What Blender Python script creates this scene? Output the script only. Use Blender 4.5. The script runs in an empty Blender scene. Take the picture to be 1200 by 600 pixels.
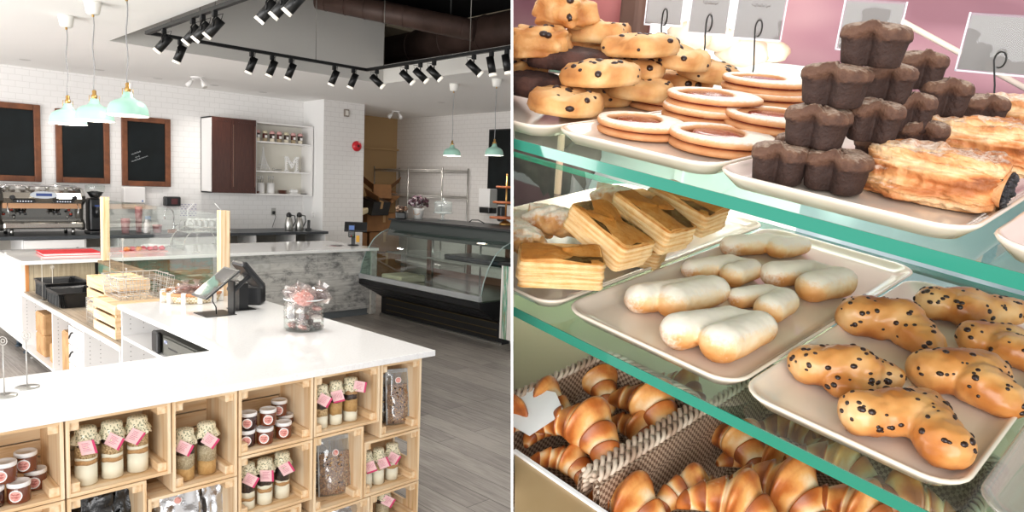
import bpy, math, random
from math import pi, sin, cos, radians as R
from mathutils import Matrix, Vector, noise
random.seed(7)
SC = bpy.context.scene
COL = SC.collection
IDM = Matrix.Identity(4)
FRAME = IDM          # frame in which things are laid out (changed once for the pastry case)

# ------------------------------------------------------------------ camera maths
FPX = 840.0; EYE = Vector((0, 0, 1.75))
CR = Vector((0.70585538, -0.70734756, 0.03778378))      # camera right in the room (X, Y, Z)
CD = Vector((-0.03985301, -0.0929114, -0.99487648))     # camera down
CF = Vector((0.70723399, 0.70073312, -0.09377194))      # camera forward
def ray(x, y): return CR*((x-600)/FPX) + CD*((y-300)/FPX) + CF
def atZ(x, y, z): d = ray(x, y); return EYE + d*((z-EYE.z)/d.z)
def atY(x, y, Y): d = ray(x, y); return EYE + d*(Y/d.y)
def atX(x, y, X): d = ray(x, y); return EYE + d*(X/d.x)

# ------------------------------------------------------------------ materials
def lin(h):
    if isinstance(h, str):
        h = h.lstrip('#'); c = [int(h[i:i+2], 16)/255 for i in (0, 2, 4)]
    else: c = list(h)
    return tuple((x/12.92 if x <= .04045 else ((x+.055)/1.055)**2.4) for x in c) + (1.0,)
MATS = {}
def nmat(name):
    m = bpy.data.materials.new(name); m.use_nodes = True
    nt = m.node_tree; b = nt.nodes['Principled BSDF']
    MATS[name] = m
    return m, nt, b
def coords(nt, kind='Object', scale=(1, 1, 1), rot=(0, 0, 0)):
    tc = nt.nodes.new('ShaderNodeTexCoord'); mp = nt.nodes.new('ShaderNodeMapping')
    mp.inputs['Scale'].default_value = scale; mp.inputs['Rotation'].default_value = rot
    nt.links.new(tc.outputs[kind], mp.inputs['Vector']); return mp.outputs['Vector']
def noise_node(nt, vec, scale, detail=3, rough=.55):
    n = nt.nodes.new('ShaderNodeTexNoise'); n.inputs['Scale'].default_value = scale
    n.inputs['Detail'].default_value = detail; n.inputs['Roughness'].default_value = rough
    nt.links.new(vec, n.inputs['Vector']); return n
def ramp(nt, fac, stops):
    r = nt.nodes.new('ShaderNodeValToRGB'); e = r.color_ramp.elements
    while len(e) < len(stops): e.new(.5)
    for el, (p, c) in zip(e, stops): el.position = p; el.color = lin(c) if not isinstance(c, tuple) or len(c) == 3 else c
    nt.links.new(fac, r.inputs['Fac']); return r
def mixc(nt, fac, a, b, mode='MIX'):
    m = nt.nodes.new('ShaderNodeMix'); m.data_type = 'RGBA'; m.blend_type = mode
    for s, v in ((m.inputs['Factor'], fac), (m.inputs[6], a), (m.inputs[7], b)):
        if hasattr(v, 'links') or hasattr(v, 'is_linked'): nt.links.new(v, s)
        elif isinstance(v, (int, float)): s.default_value = v
        else: s.default_value = lin(v)
    return m.outputs[2]
def bump(nt, b, h, strength=.3, dist=.01):
    n = nt.nodes.new('ShaderNodeBump'); n.inputs['Strength'].default_value = strength
    n.inputs['Distance'].default_value = dist
    nt.links.new(h, n.inputs['Height']); nt.links.new(n.outputs['Normal'], b.inputs['Normal']); return n
def mat(name, col, rough=.5, metal=0, var=None, bmp=None, coat=0, emis=None, sub=0, spec=None, sc=(1, 1, 1)):
    """var=(colour2, scale, lo, hi)  bmp=(scale, strength, distance)"""
    if name in MATS: return MATS[name]
    m, nt, b = nmat(name)
    b.inputs['Base Color'].default_value = lin(col); b.inputs['Roughness'].default_value = rough
    b.inputs['Metallic'].default_value = metal; b.inputs['Coat Weight'].default_value = coat
    if spec is not None: b.inputs['Specular IOR Level'].default_value = spec
    if sub:
        b.inputs['Subsurface Weight'].default_value = sub; b.inputs['Subsurface Radius'].default_value = (.01, .006, .003)
    v = None
    if var or bmp: v = coords(nt, 'Object', sc)
    if var:
        n = noise_node(nt, v, var[1], 4)
        r = ramp(nt, n.outputs['Fac'], [(var[2], col), (var[3], var[0])])
        nt.links.new(r.outputs['Color'], b.inputs['Base Color'])
    if bmp:
        n = noise_node(nt, v, bmp[0], 4); bump(nt, b, n.outputs['Fac'], bmp[1], bmp[2])
    if emis:
        b.inputs['Emission Color'].default_value = lin(emis[0]); b.inputs['Emission Strength'].default_value = emis[1]
    m.diffuse_color = lin(col)
    return m
def glass(name, tint='#ffffff', refl=.9, base=0.0, haze=None):
    """thin clear pane: see-through with a fresnel reflection"""
    m = bpy.data.materials.new(name); m.use_nodes = True; nt = m.node_tree; nt.nodes.clear()
    o = nt.nodes.new('ShaderNodeOutputMaterial'); t = nt.nodes.new('ShaderNodeBsdfTransparent'); g = nt.nodes.new('ShaderNodeBsdfGlossy')
    t.inputs['Color'].default_value = lin(tint); g.inputs['Roughness'].default_value = .03
    lw = nt.nodes.new('ShaderNodeFresnel'); lw.inputs['IOR'].default_value = 1.45
    mm = nt.nodes.new('ShaderNodeMath'); mm.operation = 'MULTIPLY_ADD'; mm.inputs[1].default_value = refl; mm.inputs[2].default_value = base
    ge = nt.nodes.new('ShaderNodeNewGeometry'); iv = nt.nodes.new('ShaderNodeMath'); iv.operation = 'SUBTRACT'; iv.inputs[0].default_value = 1; nt.links.new(ge.outputs['Backfacing'], iv.inputs[1])
    fr = nt.nodes.new('ShaderNodeMath'); fr.operation = 'MULTIPLY'; nt.links.new(lw.outputs[0], mm.inputs[0]); nt.links.new(mm.outputs[0], fr.inputs[0]); nt.links.new(iv.outputs[0], fr.inputs[1]); mx = nt.nodes.new('ShaderNodeMixShader')
    nt.links.new(fr.outputs[0], mx.inputs[0]); nt.links.new(t.outputs[0], mx.inputs[1]); nt.links.new(g.outputs[0], mx.inputs[2])
    last = mx
    if haze:
        d = nt.nodes.new('ShaderNodeBsdfDiffuse'); d.inputs['Color'].default_value = lin(haze[0]); m2 = nt.nodes.new('ShaderNodeMixShader')
        m2.inputs[0].default_value = haze[1]; nt.links.new(mx.outputs[0], m2.inputs[1]); nt.links.new(d.outputs[0], m2.inputs[2]); last = m2
    nt.links.new(last.outputs[0], o.inputs[0]); MATS[name] = m; return m

# ------------------------------------------------------------------ mesh builder
class MB:
    def __init__(s): s.v = []; s.f = []; s.m = []; s.s = []
    def add(s, vs, fs, mi=0, sm=False, M=None):
        o = len(s.v)
        s.v += [tuple(M @ Vector(v)) if M is not None else tuple(v) for v in vs]
        for f in fs: s.f.append([i+o for i in f]); s.m.append(mi); s.s.append(sm)
        return s
    def box(s, x0, y0, z0, x1, y1, z1, mi=0, M=None):
        x0, x1 = min(x0, x1), max(x0, x1); y0, y1 = min(y0, y1), max(y0, y1); z0, z1 = min(z0, z1), max(z0, z1)
        return s.add([(x0,y0,z0),(x1,y0,z0),(x1,y1,z0),(x0,y1,z0),(x0,y0,z1),(x1,y0,z1),(x1,y1,z1),(x0,y1,z1)],
                     [(3,2,1,0),(4,5,6,7),(0,1,5,4),(1,2,6,5),(2,3,7,6),(3,0,4,7)], mi, False, M)
    def cbox(s, c, d, mi=0, M=None):
        return s.box(c[0]-d[0]/2, c[1]-d[1]/2, c[2]-d[2]/2, c[0]+d[0]/2, c[1]+d[1]/2, c[2]+d[2]/2, mi, M)
    def bbox(s, x0, y0, z0, x1, y1, z1, b=.003, mi=0, M=None):
        """box with chamfered vertical and top edges"""
        pts = rrect((x1-x0)/2, (y1-y0)/2, b*1.5, 2)
        cx, cy = (x0+x1)/2, (y0+y1)/2
        sec = [(1, 0, z0+b), (1, 0, z1-b), (0, b, z1)]
        rings = []
        for d, z in ((b, z0), (0, z0+b), (0, z1-b), (b, z1)):
            q = rrect((x1-x0)/2-d, (y1-y0)/2-d, max(b*1.5-d, b*.3), 2)
            rings.append([(cx+p[0], cy+p[1], z) for p in q])
        return s.rings(rings, mi, False, M, caps=True)
    def rings(s, rings, mi=0, sm=True, M=None, caps=True, closed=True, loop=False):
        n = len(rings[0]); vs = [p for r in rings for p in r]; fs = []
        K = len(rings)
        for k in range(K if loop else K-1):
            a = k*n; b = ((k+1) % K)*n
            for i in range(n if closed else n-1):
                j = (i+1) % n; fs.append((a+i, a+j, b+j, b+i))
        if caps and not loop:
            fs.append(tuple(reversed(range(n)))); fs.append(tuple((K-1)*n+i for i in range(n)))
        return s.add(vs, fs, mi, sm, M)
    def cyl(s, p0, p1, r0, r1=None, n=16, mi=0, sm=True, M=None, caps=True):
        r1 = r0 if r1 is None else r1; p0, p1 = Vector(p0), Vector(p1)
        q = (p1-p0).to_track_quat('Z', 'Y')
        rg = [[tuple(p + q @ Vector((r*cos(2*pi*i/n), r*sin(2*pi*i/n), 0))) for i in range(n)] for p, r in ((p0, r0), (p1, r1))]
        o = len(s.f); s.rings(rg, mi, sm, M, caps)
        if caps: s.s[-1] = False; s.s[-2] = False
        return s
    def lathe(s, prof, n=24, c=(0, 0, 0), mi=0, sm=True, M=None, caps=True, sx=1, sy=1):
        rg = [[(c[0]+r*cos(2*pi*i/n)*sx, c[1]+r*sin(2*pi*i/n)*sy, c[2]+z) for i in range(n)] for r, z in prof]
        s.rings(rg, mi, sm, M, caps); return s
    def tube(s, pts, r, n=8, mi=0, closed=False, M=None, sm=True, flat=1.0):
        P = [Vector(p) for p in pts]; K = len(P); rg = []; up = None
        for k in range(K):
            a = P[(k-1) % K] if closed or k > 0 else P[k]; b = P[(k+1) % K] if closed or k < K-1 else P[k]
            t = (b-a)
            if t.length < 1e-9: t = Vector((0, 0, 1))
            t.normalize()
            if up is None:
                up = Vector((0, 0, 1)) if abs(t.z) < .9 else Vector((1, 0, 0))
            x = up.cross(t)
            if x.length < 1e-6: x = Vector((1, 0, 0)).cross(t)
            x.normalize(); y = t.cross(x); up = y
            rr = r[k] if isinstance(r, (list, tuple)) else r
            rg.append([tuple(P[k] + x*(rr*cos(2*pi*i/n)) + y*(rr*flat*sin(2*pi*i/n))) for i in range(n)])
        return s.rings(rg, mi, sm, M, caps=not closed, loop=closed)
    def prism(s, poly, z0, z1, mi=0, M=None, sm=False):
        n = len(poly)
        return s.add([(p[0], p[1], z0) for p in poly]+[(p[0], p[1], z1) for p in poly],
                     [tuple(reversed(range(n))), tuple(range(n, 2*n))]+[(i, (i+1) % n, n+(i+1) % n, n+i) for i in range(n)], mi, sm, M)
    def ell(s, c, r, n=12, m=8, mi=0, M=None):
        rg = []
        for k in range(m+1):
            a = -pi/2 + pi*k/m; cr = max(cos(a), .02)
            rg.append([(c[0]+r[0]*cr*cos(2*pi*i/n), c[1]+r[1]*cr*sin(2*pi*i/n), c[2]+r[2]*sin(a)) for i in range(n)])
        return s.rings(rg, mi, True, M, True)
    def blob(s, c, r, amp=.15, fr=1.0, n=14, m=9, seed=0, mi=0, M=None, sq=1.0):
        """lumpy ellipsoid; sq<1 squares it off"""
        vs = []; rg = []
        for k in range(m+1):
            a = -pi/2 + pi*k/m; row = []
            for i in range(n):
                t = 2*pi*i/n
                d = Vector((max(cos(a), .03)*cos(t), max(cos(a), .03)*sin(t), sin(a)))
                e = Vector([math.copysign(abs(q)**sq, q) for q in d])
                f = 1 + amp*noise.noise(d*1.6*fr + Vector((seed*3.1, seed*1.7, seed)))*1.6
                row.append((c[0]+e.x*r[0]*f, c[1]+e.y*r[1]*f, c[2]+e.z*r[2]*f))
            rg.append(row)
        return s.rings(rg, mi, True, M, True)
    def mesh(s, name, mats):
        me = bpy.data.meshes.new(name); me.from_pydata(s.v, [], s.f)
        for m in mats: me.materials.append(m)
        me.polygons.foreach_set('material_index', s.m); me.polygons.foreach_set('use_smooth', s.s); me.update()
        return me
def rrect(hx, hy, r, k=4):
    r = max(min(r, hx*.999, hy*.999), 1e-5); out = []
    for cx, cy, a0 in ((hx-r, hy-r, 0), (-hx+r, hy-r, pi/2), (-hx+r, -hy+r, pi), (hx-r, -hy+r, 3*pi/2)):
        for i in range(k+1): a = a0 + pi/2*i/k; out.append((cx+r*cos(a), cy+r*sin(a)))
    return out
def T(x=0, y=0, z=0): return Matrix.Translation((x, y, z))
def RX(a): return Matrix.Rotation(a, 4, 'X')
def RY(a): return Matrix.Rotation(a, 4, 'Y')
def RZ(a): return Matrix.Rotation(a, 4, 'Z')
def S(x, y=None, z=None):
    y = x if y is None else y; z = x if z is None else z
    return Matrix.Diagonal((x, y, z, 1))

# ------------------------------------------------------------------ objects
def _name(o, n):
    o.name = n
def tag(o, label, cat, group=None, kind=None):
    if label: o['label'] = label
    if cat: o['category'] = cat
    if group: o['group'] = group
    if kind: o['kind'] = kind
    return o
def thing(name, label, cat, loc=(0, 0, 0), rz=0, group=None, M=None):
    o = bpy.data.objects.new(name, None); COL.objects.link(o); o.empty_display_size = .05
    o.matrix_world = FRAME @ T(*loc) @ (M if M is not None else RZ(rz)); return tag(o, label, cat, group)
def _mats(m): return list(m) if isinstance(m, (list, tuple)) else [m]
def part(name, mb, m, parent, label=None, loc=None, kind=None):
    me = mb.mesh(name, _mats(m)) if isinstance(mb, MB) else mb
    o = bpy.data.objects.new(name, me); COL.objects.link(o); o.parent = parent
    if loc is not None: o.location = loc
    if label: o['label'] = label
    if kind: o['kind'] = kind
    return o
def solo(name, mb, m, label, cat, loc=(0, 0, 0), rz=0, group=None, kind=None, M=None):
    me = mb.mesh(name, _mats(m)) if isinstance(mb, MB) else mb
    o = bpy.data.objects.new(name, me); COL.objects.link(o)
    o.matrix_world = FRAME @ T(*loc) @ (M if M is not None else RZ(rz)); return tag(o, label, cat, group, kind)
def struct(name, mb, m, parent=None):
    o = bpy.data.objects.new(name, mb.mesh(name, _mats(m))); COL.objects.link(o)
    if parent: o.parent = parent
    else: o.matrix_world = FRAME; o['kind'] = 'structure'
    return o
def dup(root, loc, rz=0, label=None, group=None, M=None, scale=None):
    r = root.copy(); COL.objects.link(r)
    m = FRAME @ T(*loc) @ (M if M is not None else RZ(rz))
    if scale: m = m @ S(scale)
    r.matrix_world = m
    if label: r['label'] = label
    if group: r['group'] = group
    for ch in list(root.children):
        c = ch.copy(); COL.objects.link(c); c.parent = r
        for g in list(ch.children):
            d = g.copy(); COL.objects.link(d); d.parent = c
    return r
def move(o, loc, rz=0, M=None, scale=None):
    m = FRAME @ T(*loc) @ (M if M is not None else RZ(rz))
    if scale: m = m @ S(scale)
    o.matrix_world = m; return o
def fuse(mb, mats, voxel, smooth=6, name='fused', disp=None, sub=0):
    """voxel-remesh overlapping lumps into one continuous skin, return a new mesh"""
    me = mb.mesh(name+'_raw', _mats(mats)); o = bpy.data.objects.new('tmp', me); COL.objects.link(o)
    r = o.modifiers.new('r', 'REMESH'); r.mode = 'VOXEL'; r.voxel_size = voxel; r.use_smooth_shade = True
    if smooth:
        s = o.modifiers.new('s', 'SMOOTH'); s.iterations = smooth; s.factor = .5
    dg = bpy.context.evaluated_depsgraph_get(); dg.update()
    n = bpy.data.meshes.new_from_object(o.evaluated_get(dg)); n.name = name
    bpy.data.objects.remove(o); bpy.data.meshes.remove(me)
    if disp:
        nr = [v.normal.copy() for v in n.vertices]
        for v, q in zip(n.vertices, nr): v.co = v.co + q*disp(v.co)
    n.materials.clear()
    for m in _mats(mats): n.materials.append(m)
    for p in n.polygons: p.use_smooth = True; p.material_index = 0
    n.update(); return n
def paint(me, fn, name='tone'):
    a = me.color_attributes.new(name, 'FLOAT_COLOR', 'POINT')
    nr = [v.normal for v in me.vertices]
    for i, v in enumerate(me.vertices):
        t = max(0, min(1, fn(v.co, nr[i]))); a.data[i].color = (t, t, t, 1)
    return me
# text strokes / glyph text as real mesh
def text_mesh(body, size, m, extr=.0004, align='CENTER'):
    cu = bpy.data.curves.new('txt', 'FONT'); cu.body = body; cu.size = size; cu.extrude = extr; cu.align_x = align; cu.align_y = 'CENTER'
    o = bpy.data.objects.new('txt', cu); COL.objects.link(o)
    dg = bpy.context.evaluated_depsgraph_get(); dg.update()
    me = bpy.data.meshes.new_from_object(o.evaluated_get(dg)); bpy.data.objects.remove(o); bpy.data.curves.remove(cu)
    me.materials.clear(); me.materials.append(m)
    for p in me.polygons: p.material_index = 0
    return me
# ================================================================== camera, light
cam_d = bpy.data.cameras.new('camera'); cam = bpy.data.objects.new('camera', cam_d); COL.objects.link(cam)
cam_d.sensor_width = 36; cam_d.lens = 36*FPX/1200; cam_d.clip_start = .05; cam_d.clip_end = 100
cm = Matrix.Identity(4)
for i, v in enumerate((CR, -CD, -CF)):
    for k in range(3): cm[k][i] = v[k]
cm.translation = EYE; cam.matrix_world = cm; SC.camera = cam
SC.view_settings.view_transform = 'Standard'; SC.view_settings.look = 'None'; SC.view_settings.gamma = 1
SC.view_settings.use_curve_mapping = False; SC.view_settings.exposure = 0.0
w = bpy.data.worlds.new('daylight'); SC.world = w; w.use_nodes = True
w.node_tree.nodes['Background'].inputs[0].default_value = (.93, .96, 1, 1); w.node_tree.nodes['Background'].inputs[1].default_value = 1.0
def lamp(kind, name, loc, power, col=(1, 1, 1), size=.1, aim=None, angle=None, sy=None, blend=.5):
    d = bpy.data.lights.new(name, kind); d.energy = power; d.color = col
    if kind == 'AREA':
        d.size = size
        if sy: d.shape = 'RECTANGLE'; d.size_y = sy
    elif kind == 'SUN': d.angle = size
    else: d.shadow_soft_size = size
    if kind == 'SPOT': d.spot_size = angle or 1.2; d.spot_blend = blend
    o = bpy.data.objects.new(name, d); COL.objects.link(o); o.location = loc
    if aim is not None: o.rotation_euler = (Vector(aim)-Vector(loc)).to_track_quat('-Z', 'Y').to_euler()
    return o
# added fill lamps behind the viewer and at the left, no windows modelled
lamp('AREA', 'shopfront_fill', (-2.9, -1.6, 1.6), 230, (1, .985, .97), 4.0, aim=(3.5, 7, 2.3), sy=2.6)
lamp('AREA', 'left_side_fill', (-3.1, 6.6, 1.0), 400, (1, .985, .97), 7.0, aim=(6, 8.4, 4.2), sy=2.2)
# ================================================================== materials of the shell
def tile_mat(name, plane, base='#eceae8', grout='#dddbd8'):
    m, nt, b = nmat(name)
    tc = nt.nodes.new('ShaderNodeTexCoord'); sp = nt.nodes.new('ShaderNodeSeparateXYZ'); cb = nt.nodes.new('ShaderNodeCombineXYZ')
    nt.links.new(tc.outputs['Object'], sp.inputs[0])
    nt.links.new(sp.outputs[0 if plane == 'xz' else 1], cb.inputs[0]); nt.links.new(sp.outputs[2], cb.inputs[1])
    br = nt.nodes.new('ShaderNodeTexBrick'); nt.links.new(cb.outputs[0], br.inputs['Vector'])
    br.inputs['Scale'].default_value = 1; br.inputs['Brick Width'].default_value = .155; br.inputs['Row Height'].default_value = .078
    br.inputs['Mortar Size'].default_value = .0035; br.inputs['Color1'].default_value = lin(base); br.inputs['Color2'].default_value = lin(base)
    br.inputs['Mortar'].default_value = lin(grout)
    nt.links.new(br.outputs['Color'], b.inputs['Base Color']); b.inputs['Roughness'].default_value = .28
    inv = nt.nodes.new('ShaderNodeMath'); inv.operation = 'SUBTRACT'; inv.inputs[0].default_value = 1; nt.links.new(br.outputs['Fac'], inv.inputs[1])
    bump(nt, b, inv.outputs[0], .15, .003); return m
tile_xz = tile_mat('white_subway_tile', 'xz'); tile_yz = tile_mat('white_subway_tile_side', 'yz', '#e6e2de', '#d6d1cc')
m_white = mat('white_paint', '#efeeec', .6, bmp=(60, .03, .002))
m_ceil = mat('ceiling_paint', '#f4f2ef', .8, bmp=(40, .05, .002))
m_grey = mat('grey_bulkhead_paint', '#cbc8c2', .8, bmp=(40, .05, .002))
m_dark = mat('dark_plenum', '#1d1816', .9)
m_ochre = mat('warm_lit_corridor_tan', '#b59468', .8)  # the corridor's warm light is put into this wall colour
def plank_mat(name, cols, width, length, axis='y', rough=.45, contrast=1.0, gap='#2c2825', sub=0.0018, obj='Object'):
    m, nt, b = nmat(name)
    tc = nt.nodes.new('ShaderNodeTexCoord'); sp = nt.nodes.new('ShaderNodeSeparateXYZ'); cb = nt.nodes.new('ShaderNodeCombineXYZ')
    nt.links.new(tc.outputs[obj], sp.inputs[0])
    ia, ib = {'y': (1, 0), 'x': (0, 1), 'xz': (0, 2), 'yz': (1, 2), 'zx': (2, 0), 'zy': (2, 1)}[axis]
    nt.links.new(sp.outputs[ia], cb.inputs[0]); nt.links.new(sp.outputs[ib], cb.inputs[1])
    br = nt.nodes.new('ShaderNodeTexBrick'); nt.links.new(cb.outputs[0], br.inputs['Vector'])
    br.inputs['Scale'].default_value = 1; br.inputs['Brick Width'].default_value = length; br.inputs['Row Height'].default_value = width
    br.inputs['Mortar Size'].default_value = sub; br.inputs['Bias'].default_value = 0
    br.offset = .37; br.inputs['Color1'].default_value = (0, 0, 0, 1); br.inputs['Color2'].default_value = (1, 1, 1, 1); br.inputs['Mortar'].default_value = (.5, .5, .5, 1)
    mp = nt.nodes.new('ShaderNodeMapping'); mp.inputs['Scale'].default_value = (1.5, 22, 1); nt.links.new(cb.outputs[0], mp.inputs['Vector'])
    n = noise_node(nt, mp.outputs[0], 2.2, 6, .65)
    n2 = noise_node(nt, cb.outputs[0], 2.0, 4)
    a = nt.nodes.new('ShaderNodeMath'); a.operation = 'MULTIPLY_ADD'; nt.links.new(br.outputs['Color'], a.inputs[0]); a.inputs[1].default_value = .22*contrast
    nt.links.new(n.outputs['Fac'], a.inputs[2])
    a2 = nt.nodes.new('ShaderNodeMath'); a2.operation = 'MULTIPLY_ADD'; nt.links.new(n2.outputs['Fac'], a2.inputs[0]); a2.inputs[1].default_value = .35; nt.links.new(a.outputs[0], a2.inputs[2])
    k = len(cols); r = ramp(nt, a2.outputs[0], [(.45+.5*i/(k-1), c) for i, c in enumerate(cols)])
    out = mixc(nt, br.outputs['Fac'], r.outputs['Color'], gap)
    nt.links.new(out, b.inputs['Base Color']); b.inputs['Roughness'].default_value = rough
    bump(nt, b, n.outputs['Fac'], .15, .003); return m
m_floor = plank_mat('grey_wood_floor', ['#57524e', '#7e7771', '#938c85', '#a69f97'], .17, 1.4, 'y', .42)
m_concrete = plank_mat('grey_weathered_panel', ['#8d8c89', '#b3b1ac', '#cbc9c4', '#dad8d3'], .21, 1.15, 'xz', .6, 1.2, '#8b8985')
def blotch(m, col, s1, lo, hi):
    nt = m.node_tree; b = nt.nodes['Principled BSDF']; src = b.inputs['Base Color'].links[0].from_socket
    v = coords(nt, 'Object', (1, 1, 1.8)); n = noise_node(nt, v, s1, 8, .75); r = ramp(nt, n.outputs['Fac'], [(lo, (0, 0, 0, 1)), (hi, (1, 1, 1, 1))]); nt.links.new(mixc(nt, r.outputs['Color'], src, col), b.inputs['Base Color'])
blotch(m_concrete, '#747371', 3.4, .49, .62)

m_tanplank = plank_mat('tan_vertical_plank', ['#86785f', '#a3957c', '#b5a88f'], .16, 2.5, 'zx', .6, .8, '#6a5f4d')
m_teal = plank_mat('reclaimed_green_plank', ['#3d4a40', '#6d8a78', '#8a7558', '#b6c3b2', '#7b6648'], .085, .9, 'xz', .7, 2.2, '#39342c')
blotch(m_teal, '#557f6d', 2.2, .42, .50)
m_teal2 = plank_mat('reclaimed_brown_green_plank', ['#3d4a40', '#8a7558', '#6f8f7c', '#a08562'], .085, .9, 'yz', .7, 2.2, '#39342c')

# ================================================================== shell
CZ = 3.07
b = MB(); b.box(-3.2, -2, -.05, 9.0, 12.4, 0); struct('floor', b, m_floor)
b = MB(); b.box(-3.2, 11.15, 0, 6.25, 11.25, 4.4); struct('wall_back', b, tile_xz)
b = MB(); b.box(6.15, 10.5, 0, 6.25, 11.15, 4.4); b.box(6.25, 10.6, 0, 6.92, 11.25, CZ, 0)
b.add([(6.15,10.499,0),(6.92,10.499,0),(6.92,10.499,CZ),(6.15,10.499,CZ)], [(0,1,2,3)], 1)
b.add([(6.15,10.6,0),(6.25,10.6,0)], [])
b.box(6.151, 10.5, 0, 6.92, 10.6, CZ, 1); struct('wall_column', b, [m_white, tile_mat('column_tile', 'xz', '#e2dfdc', '#d2cecb')])
b = MB(); b.box(6.92, 12.15, 0, 8.8, 12.25, CZ, 0); b.box(6.92, 12.08, 2.42, 8.8, 12.15, 2.46, 0); struct('wall_corridor', b, m_ochre)
b = MB(); b.box(6.82, 11.25, 0, 6.92, 12.25, CZ, 0); struct('wall_corridor_side', b, m_ochre)
b = MB(); b.box(8.8, 2.2, 0, 8.9, 12.25, 4.6); struct('wall_right', b, tile_yz)
# ceiling with its deep square recess
RX0, RX1, RY0, RY1 = 2.32, 5.62, 3.4, 8.1
b = MB()
for x0, y0, x1, y1 in ((-3.2, 1.2, RX0, 12.3), (RX0, RY1, RX1, 12.3), (RX1, 1.2, 8.8, 12.3), (RX0, 1.2, RX1, RY0)):
    b.box(x0, y0, CZ, x1, y1, CZ+.05)
struct('ceiling', b, m_ceil)
b = MB(); b.box(RX0-.06, RY1, CZ+.05, RX1, RY1+.06, 3.95); b.box(RX0-.06, RY0, CZ+.05, RX0, RY1, 3.95)
b.box(RX0-.06, RY1-.003, CZ, RX1, RY1+.0, 3.95); b.box(RX0-.06, RY0-.06, CZ+.05, RX1, RY0, 3.95); struct('wall_recess', b, m_grey)
b = MB(); b.box(RX1, RY0, CZ+.05, RX1+.06, RY1, 3.31); b.box(RX1-.002, RY0, CZ, RX1, RY1, 3.31); struct('trim_1', b, mat('pale_trim_paint', '#dcd9d2', .7))
b = MB(); b.box(-3.2, 1.2, 4.5, 8.8, 12.3, 4.56); b.box(RX1+.06, 9.9, CZ+.05, 8.8, 9.96, 4.5, 0); struct('ceiling_plenum', b, [m_dark])
b = MB(); b.box(6.9, 6.6, 4.1, 8.8, 8.0, 4.14); b.box(6.0, 8.6, 3.95, 7.6, 9.6, 3.99); struct('trim_2', b, mat('beige_plenum_board', '#c9b99d', .8))

blotch(m_teal2, '#4f7666', 2.6, .50, .58)
# ================================================================== materials of the shop
m_quartz = mat('white_quartz', '#f1f0ee', .07, var=('#e6e4e2', 90, .5, .75), coat=.3)
m_mel = mat('white_melamine', '#eeecea', .35)
def pine_mat(name, axis, base=('#cda470', '#e2be92', '#ebcea6', '#f2dcbc')):
    m, nt, b = nmat(name)
    sc = {'x': (1.5, 26, 26), 'y': (26, 1.5, 26), 'z': (26, 26, 1.5)}[axis]
    v = coords(nt, 'Object', sc); n = noise_node(nt, v, 2.0, 5, .6)
    w_ = nt.nodes.new('ShaderNodeTexWave'); w_.inputs['Scale'].default_value = .35; w_.inputs['Distortion'].default_value = 9; w_.inputs['Detail'].default_value = 2
    nt.links.new(v, w_.inputs['Vector'])
    a = nt.nodes.new('ShaderNodeMath'); a.operation = 'MULTIPLY_ADD'; a.inputs[1].default_value = .3; nt.links.new(w_.outputs['Fac'], a.inputs[0]); nt.links.new(n.outputs['Fac'], a.inputs[2])
    r = ramp(nt, a.outputs[0], [(.36, base[0]), (.5, base[1]), (.68, base[2]), (.9, base[3])])
    nt.links.new(r.outputs['Color'], b.inputs['Base Color']); b.inputs['Roughness'].default_value = .5; return m
pine_x, pine_y, pine_z = pine_mat('pine_grain_across', 'x'), pine_mat('pine_grain_deep', 'y'), pine_mat('pine_grain_upright', 'z')
m_black = mat('black_plastic', '#17181a', .35); m_blackm = mat('black_metal', '#141414', .4, .2)
m_steel = mat('brushed_steel', '#b9b8b4', .28, 1, bmp=(200, .03, .001)); m_chrome = mat('chrome', '#d8d8d8', .08, 1)
m_wire = mat('wire_steel', '#bdb9b3', .35, .5)
m_glass = glass('clear_glass', '#f7fbf9', 1.0, .02); m_jarglass = glass('jar_glass', '#fafcfb', .8, .03)
m_pinklabel = mat('pink_label', '#e9a79c', .5, var=('#c9776f', 60, .5, .62)); m_whitelab = mat('white_label', '#f4f1ee', .5)
m_lidw = mat('white_lid', '#eceae8', .4)
m_jam = mat('caramel_jam', '#62301d', .12, var=('#743a22', 8, .35, .65), coat=.6)
m_jamd = mat('dark_jam', '#3c1d16', .12, coat=.6)

# ------------------------------------------------------------------ service counter
b = MB(); L = [(-.35, 2.84), (2.33, 2.84), (2.33, 5.06), (1.475, 5.06), (1.475, 3.48), (-.35, 3.48)]
t = thing('service_counter', 'white quartz counter in the foreground turning back in an L shape', 'counter', (0, 0, 0))
b.prism(L, .87, .9); o = part('countertop', b, m_quartz, t)
bv = o.modifiers.new('b', 'BEVEL'); bv.width = .002; bv.segments = 2
for g in ((5.02, .87), (3.50, .87), (4.32, .68)): part('gable', MB().box(1.49, g[0], 0, 2.26, g[0]+.02, g[1]), m_mel, t)
b = MB(); b.box(2.26, 3.2, 0, 2.28, 5.04, .87); part('outer_panel', b, mat('counter_end_panel', '#e4e2df', .4), t)
for z in (.68, .08): part('shelf', MB().box(1.49, 3.52, z, 2.26, 5.02, z+.02), m_mel, t)
b = MB(); b.box(-.3, 3.20, 0, 2.26, 3.22, .868); part('back_panel', b, m_mel, t)
b = MB()
for zz in [.74+.032*i for i in range(4)]+[.14+.032*i for i in range(16)]:
    for yy in (5.0195,):
        for xx in (1.54, 1.62): b.cyl((xx, yy, zz), (xx, yy-.001, zz), .0035, n=8)
part('shelf_pin_hole', b, mat('pin_hole_shade', '#8d8a86', .8), t, kind='stuff')

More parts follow.
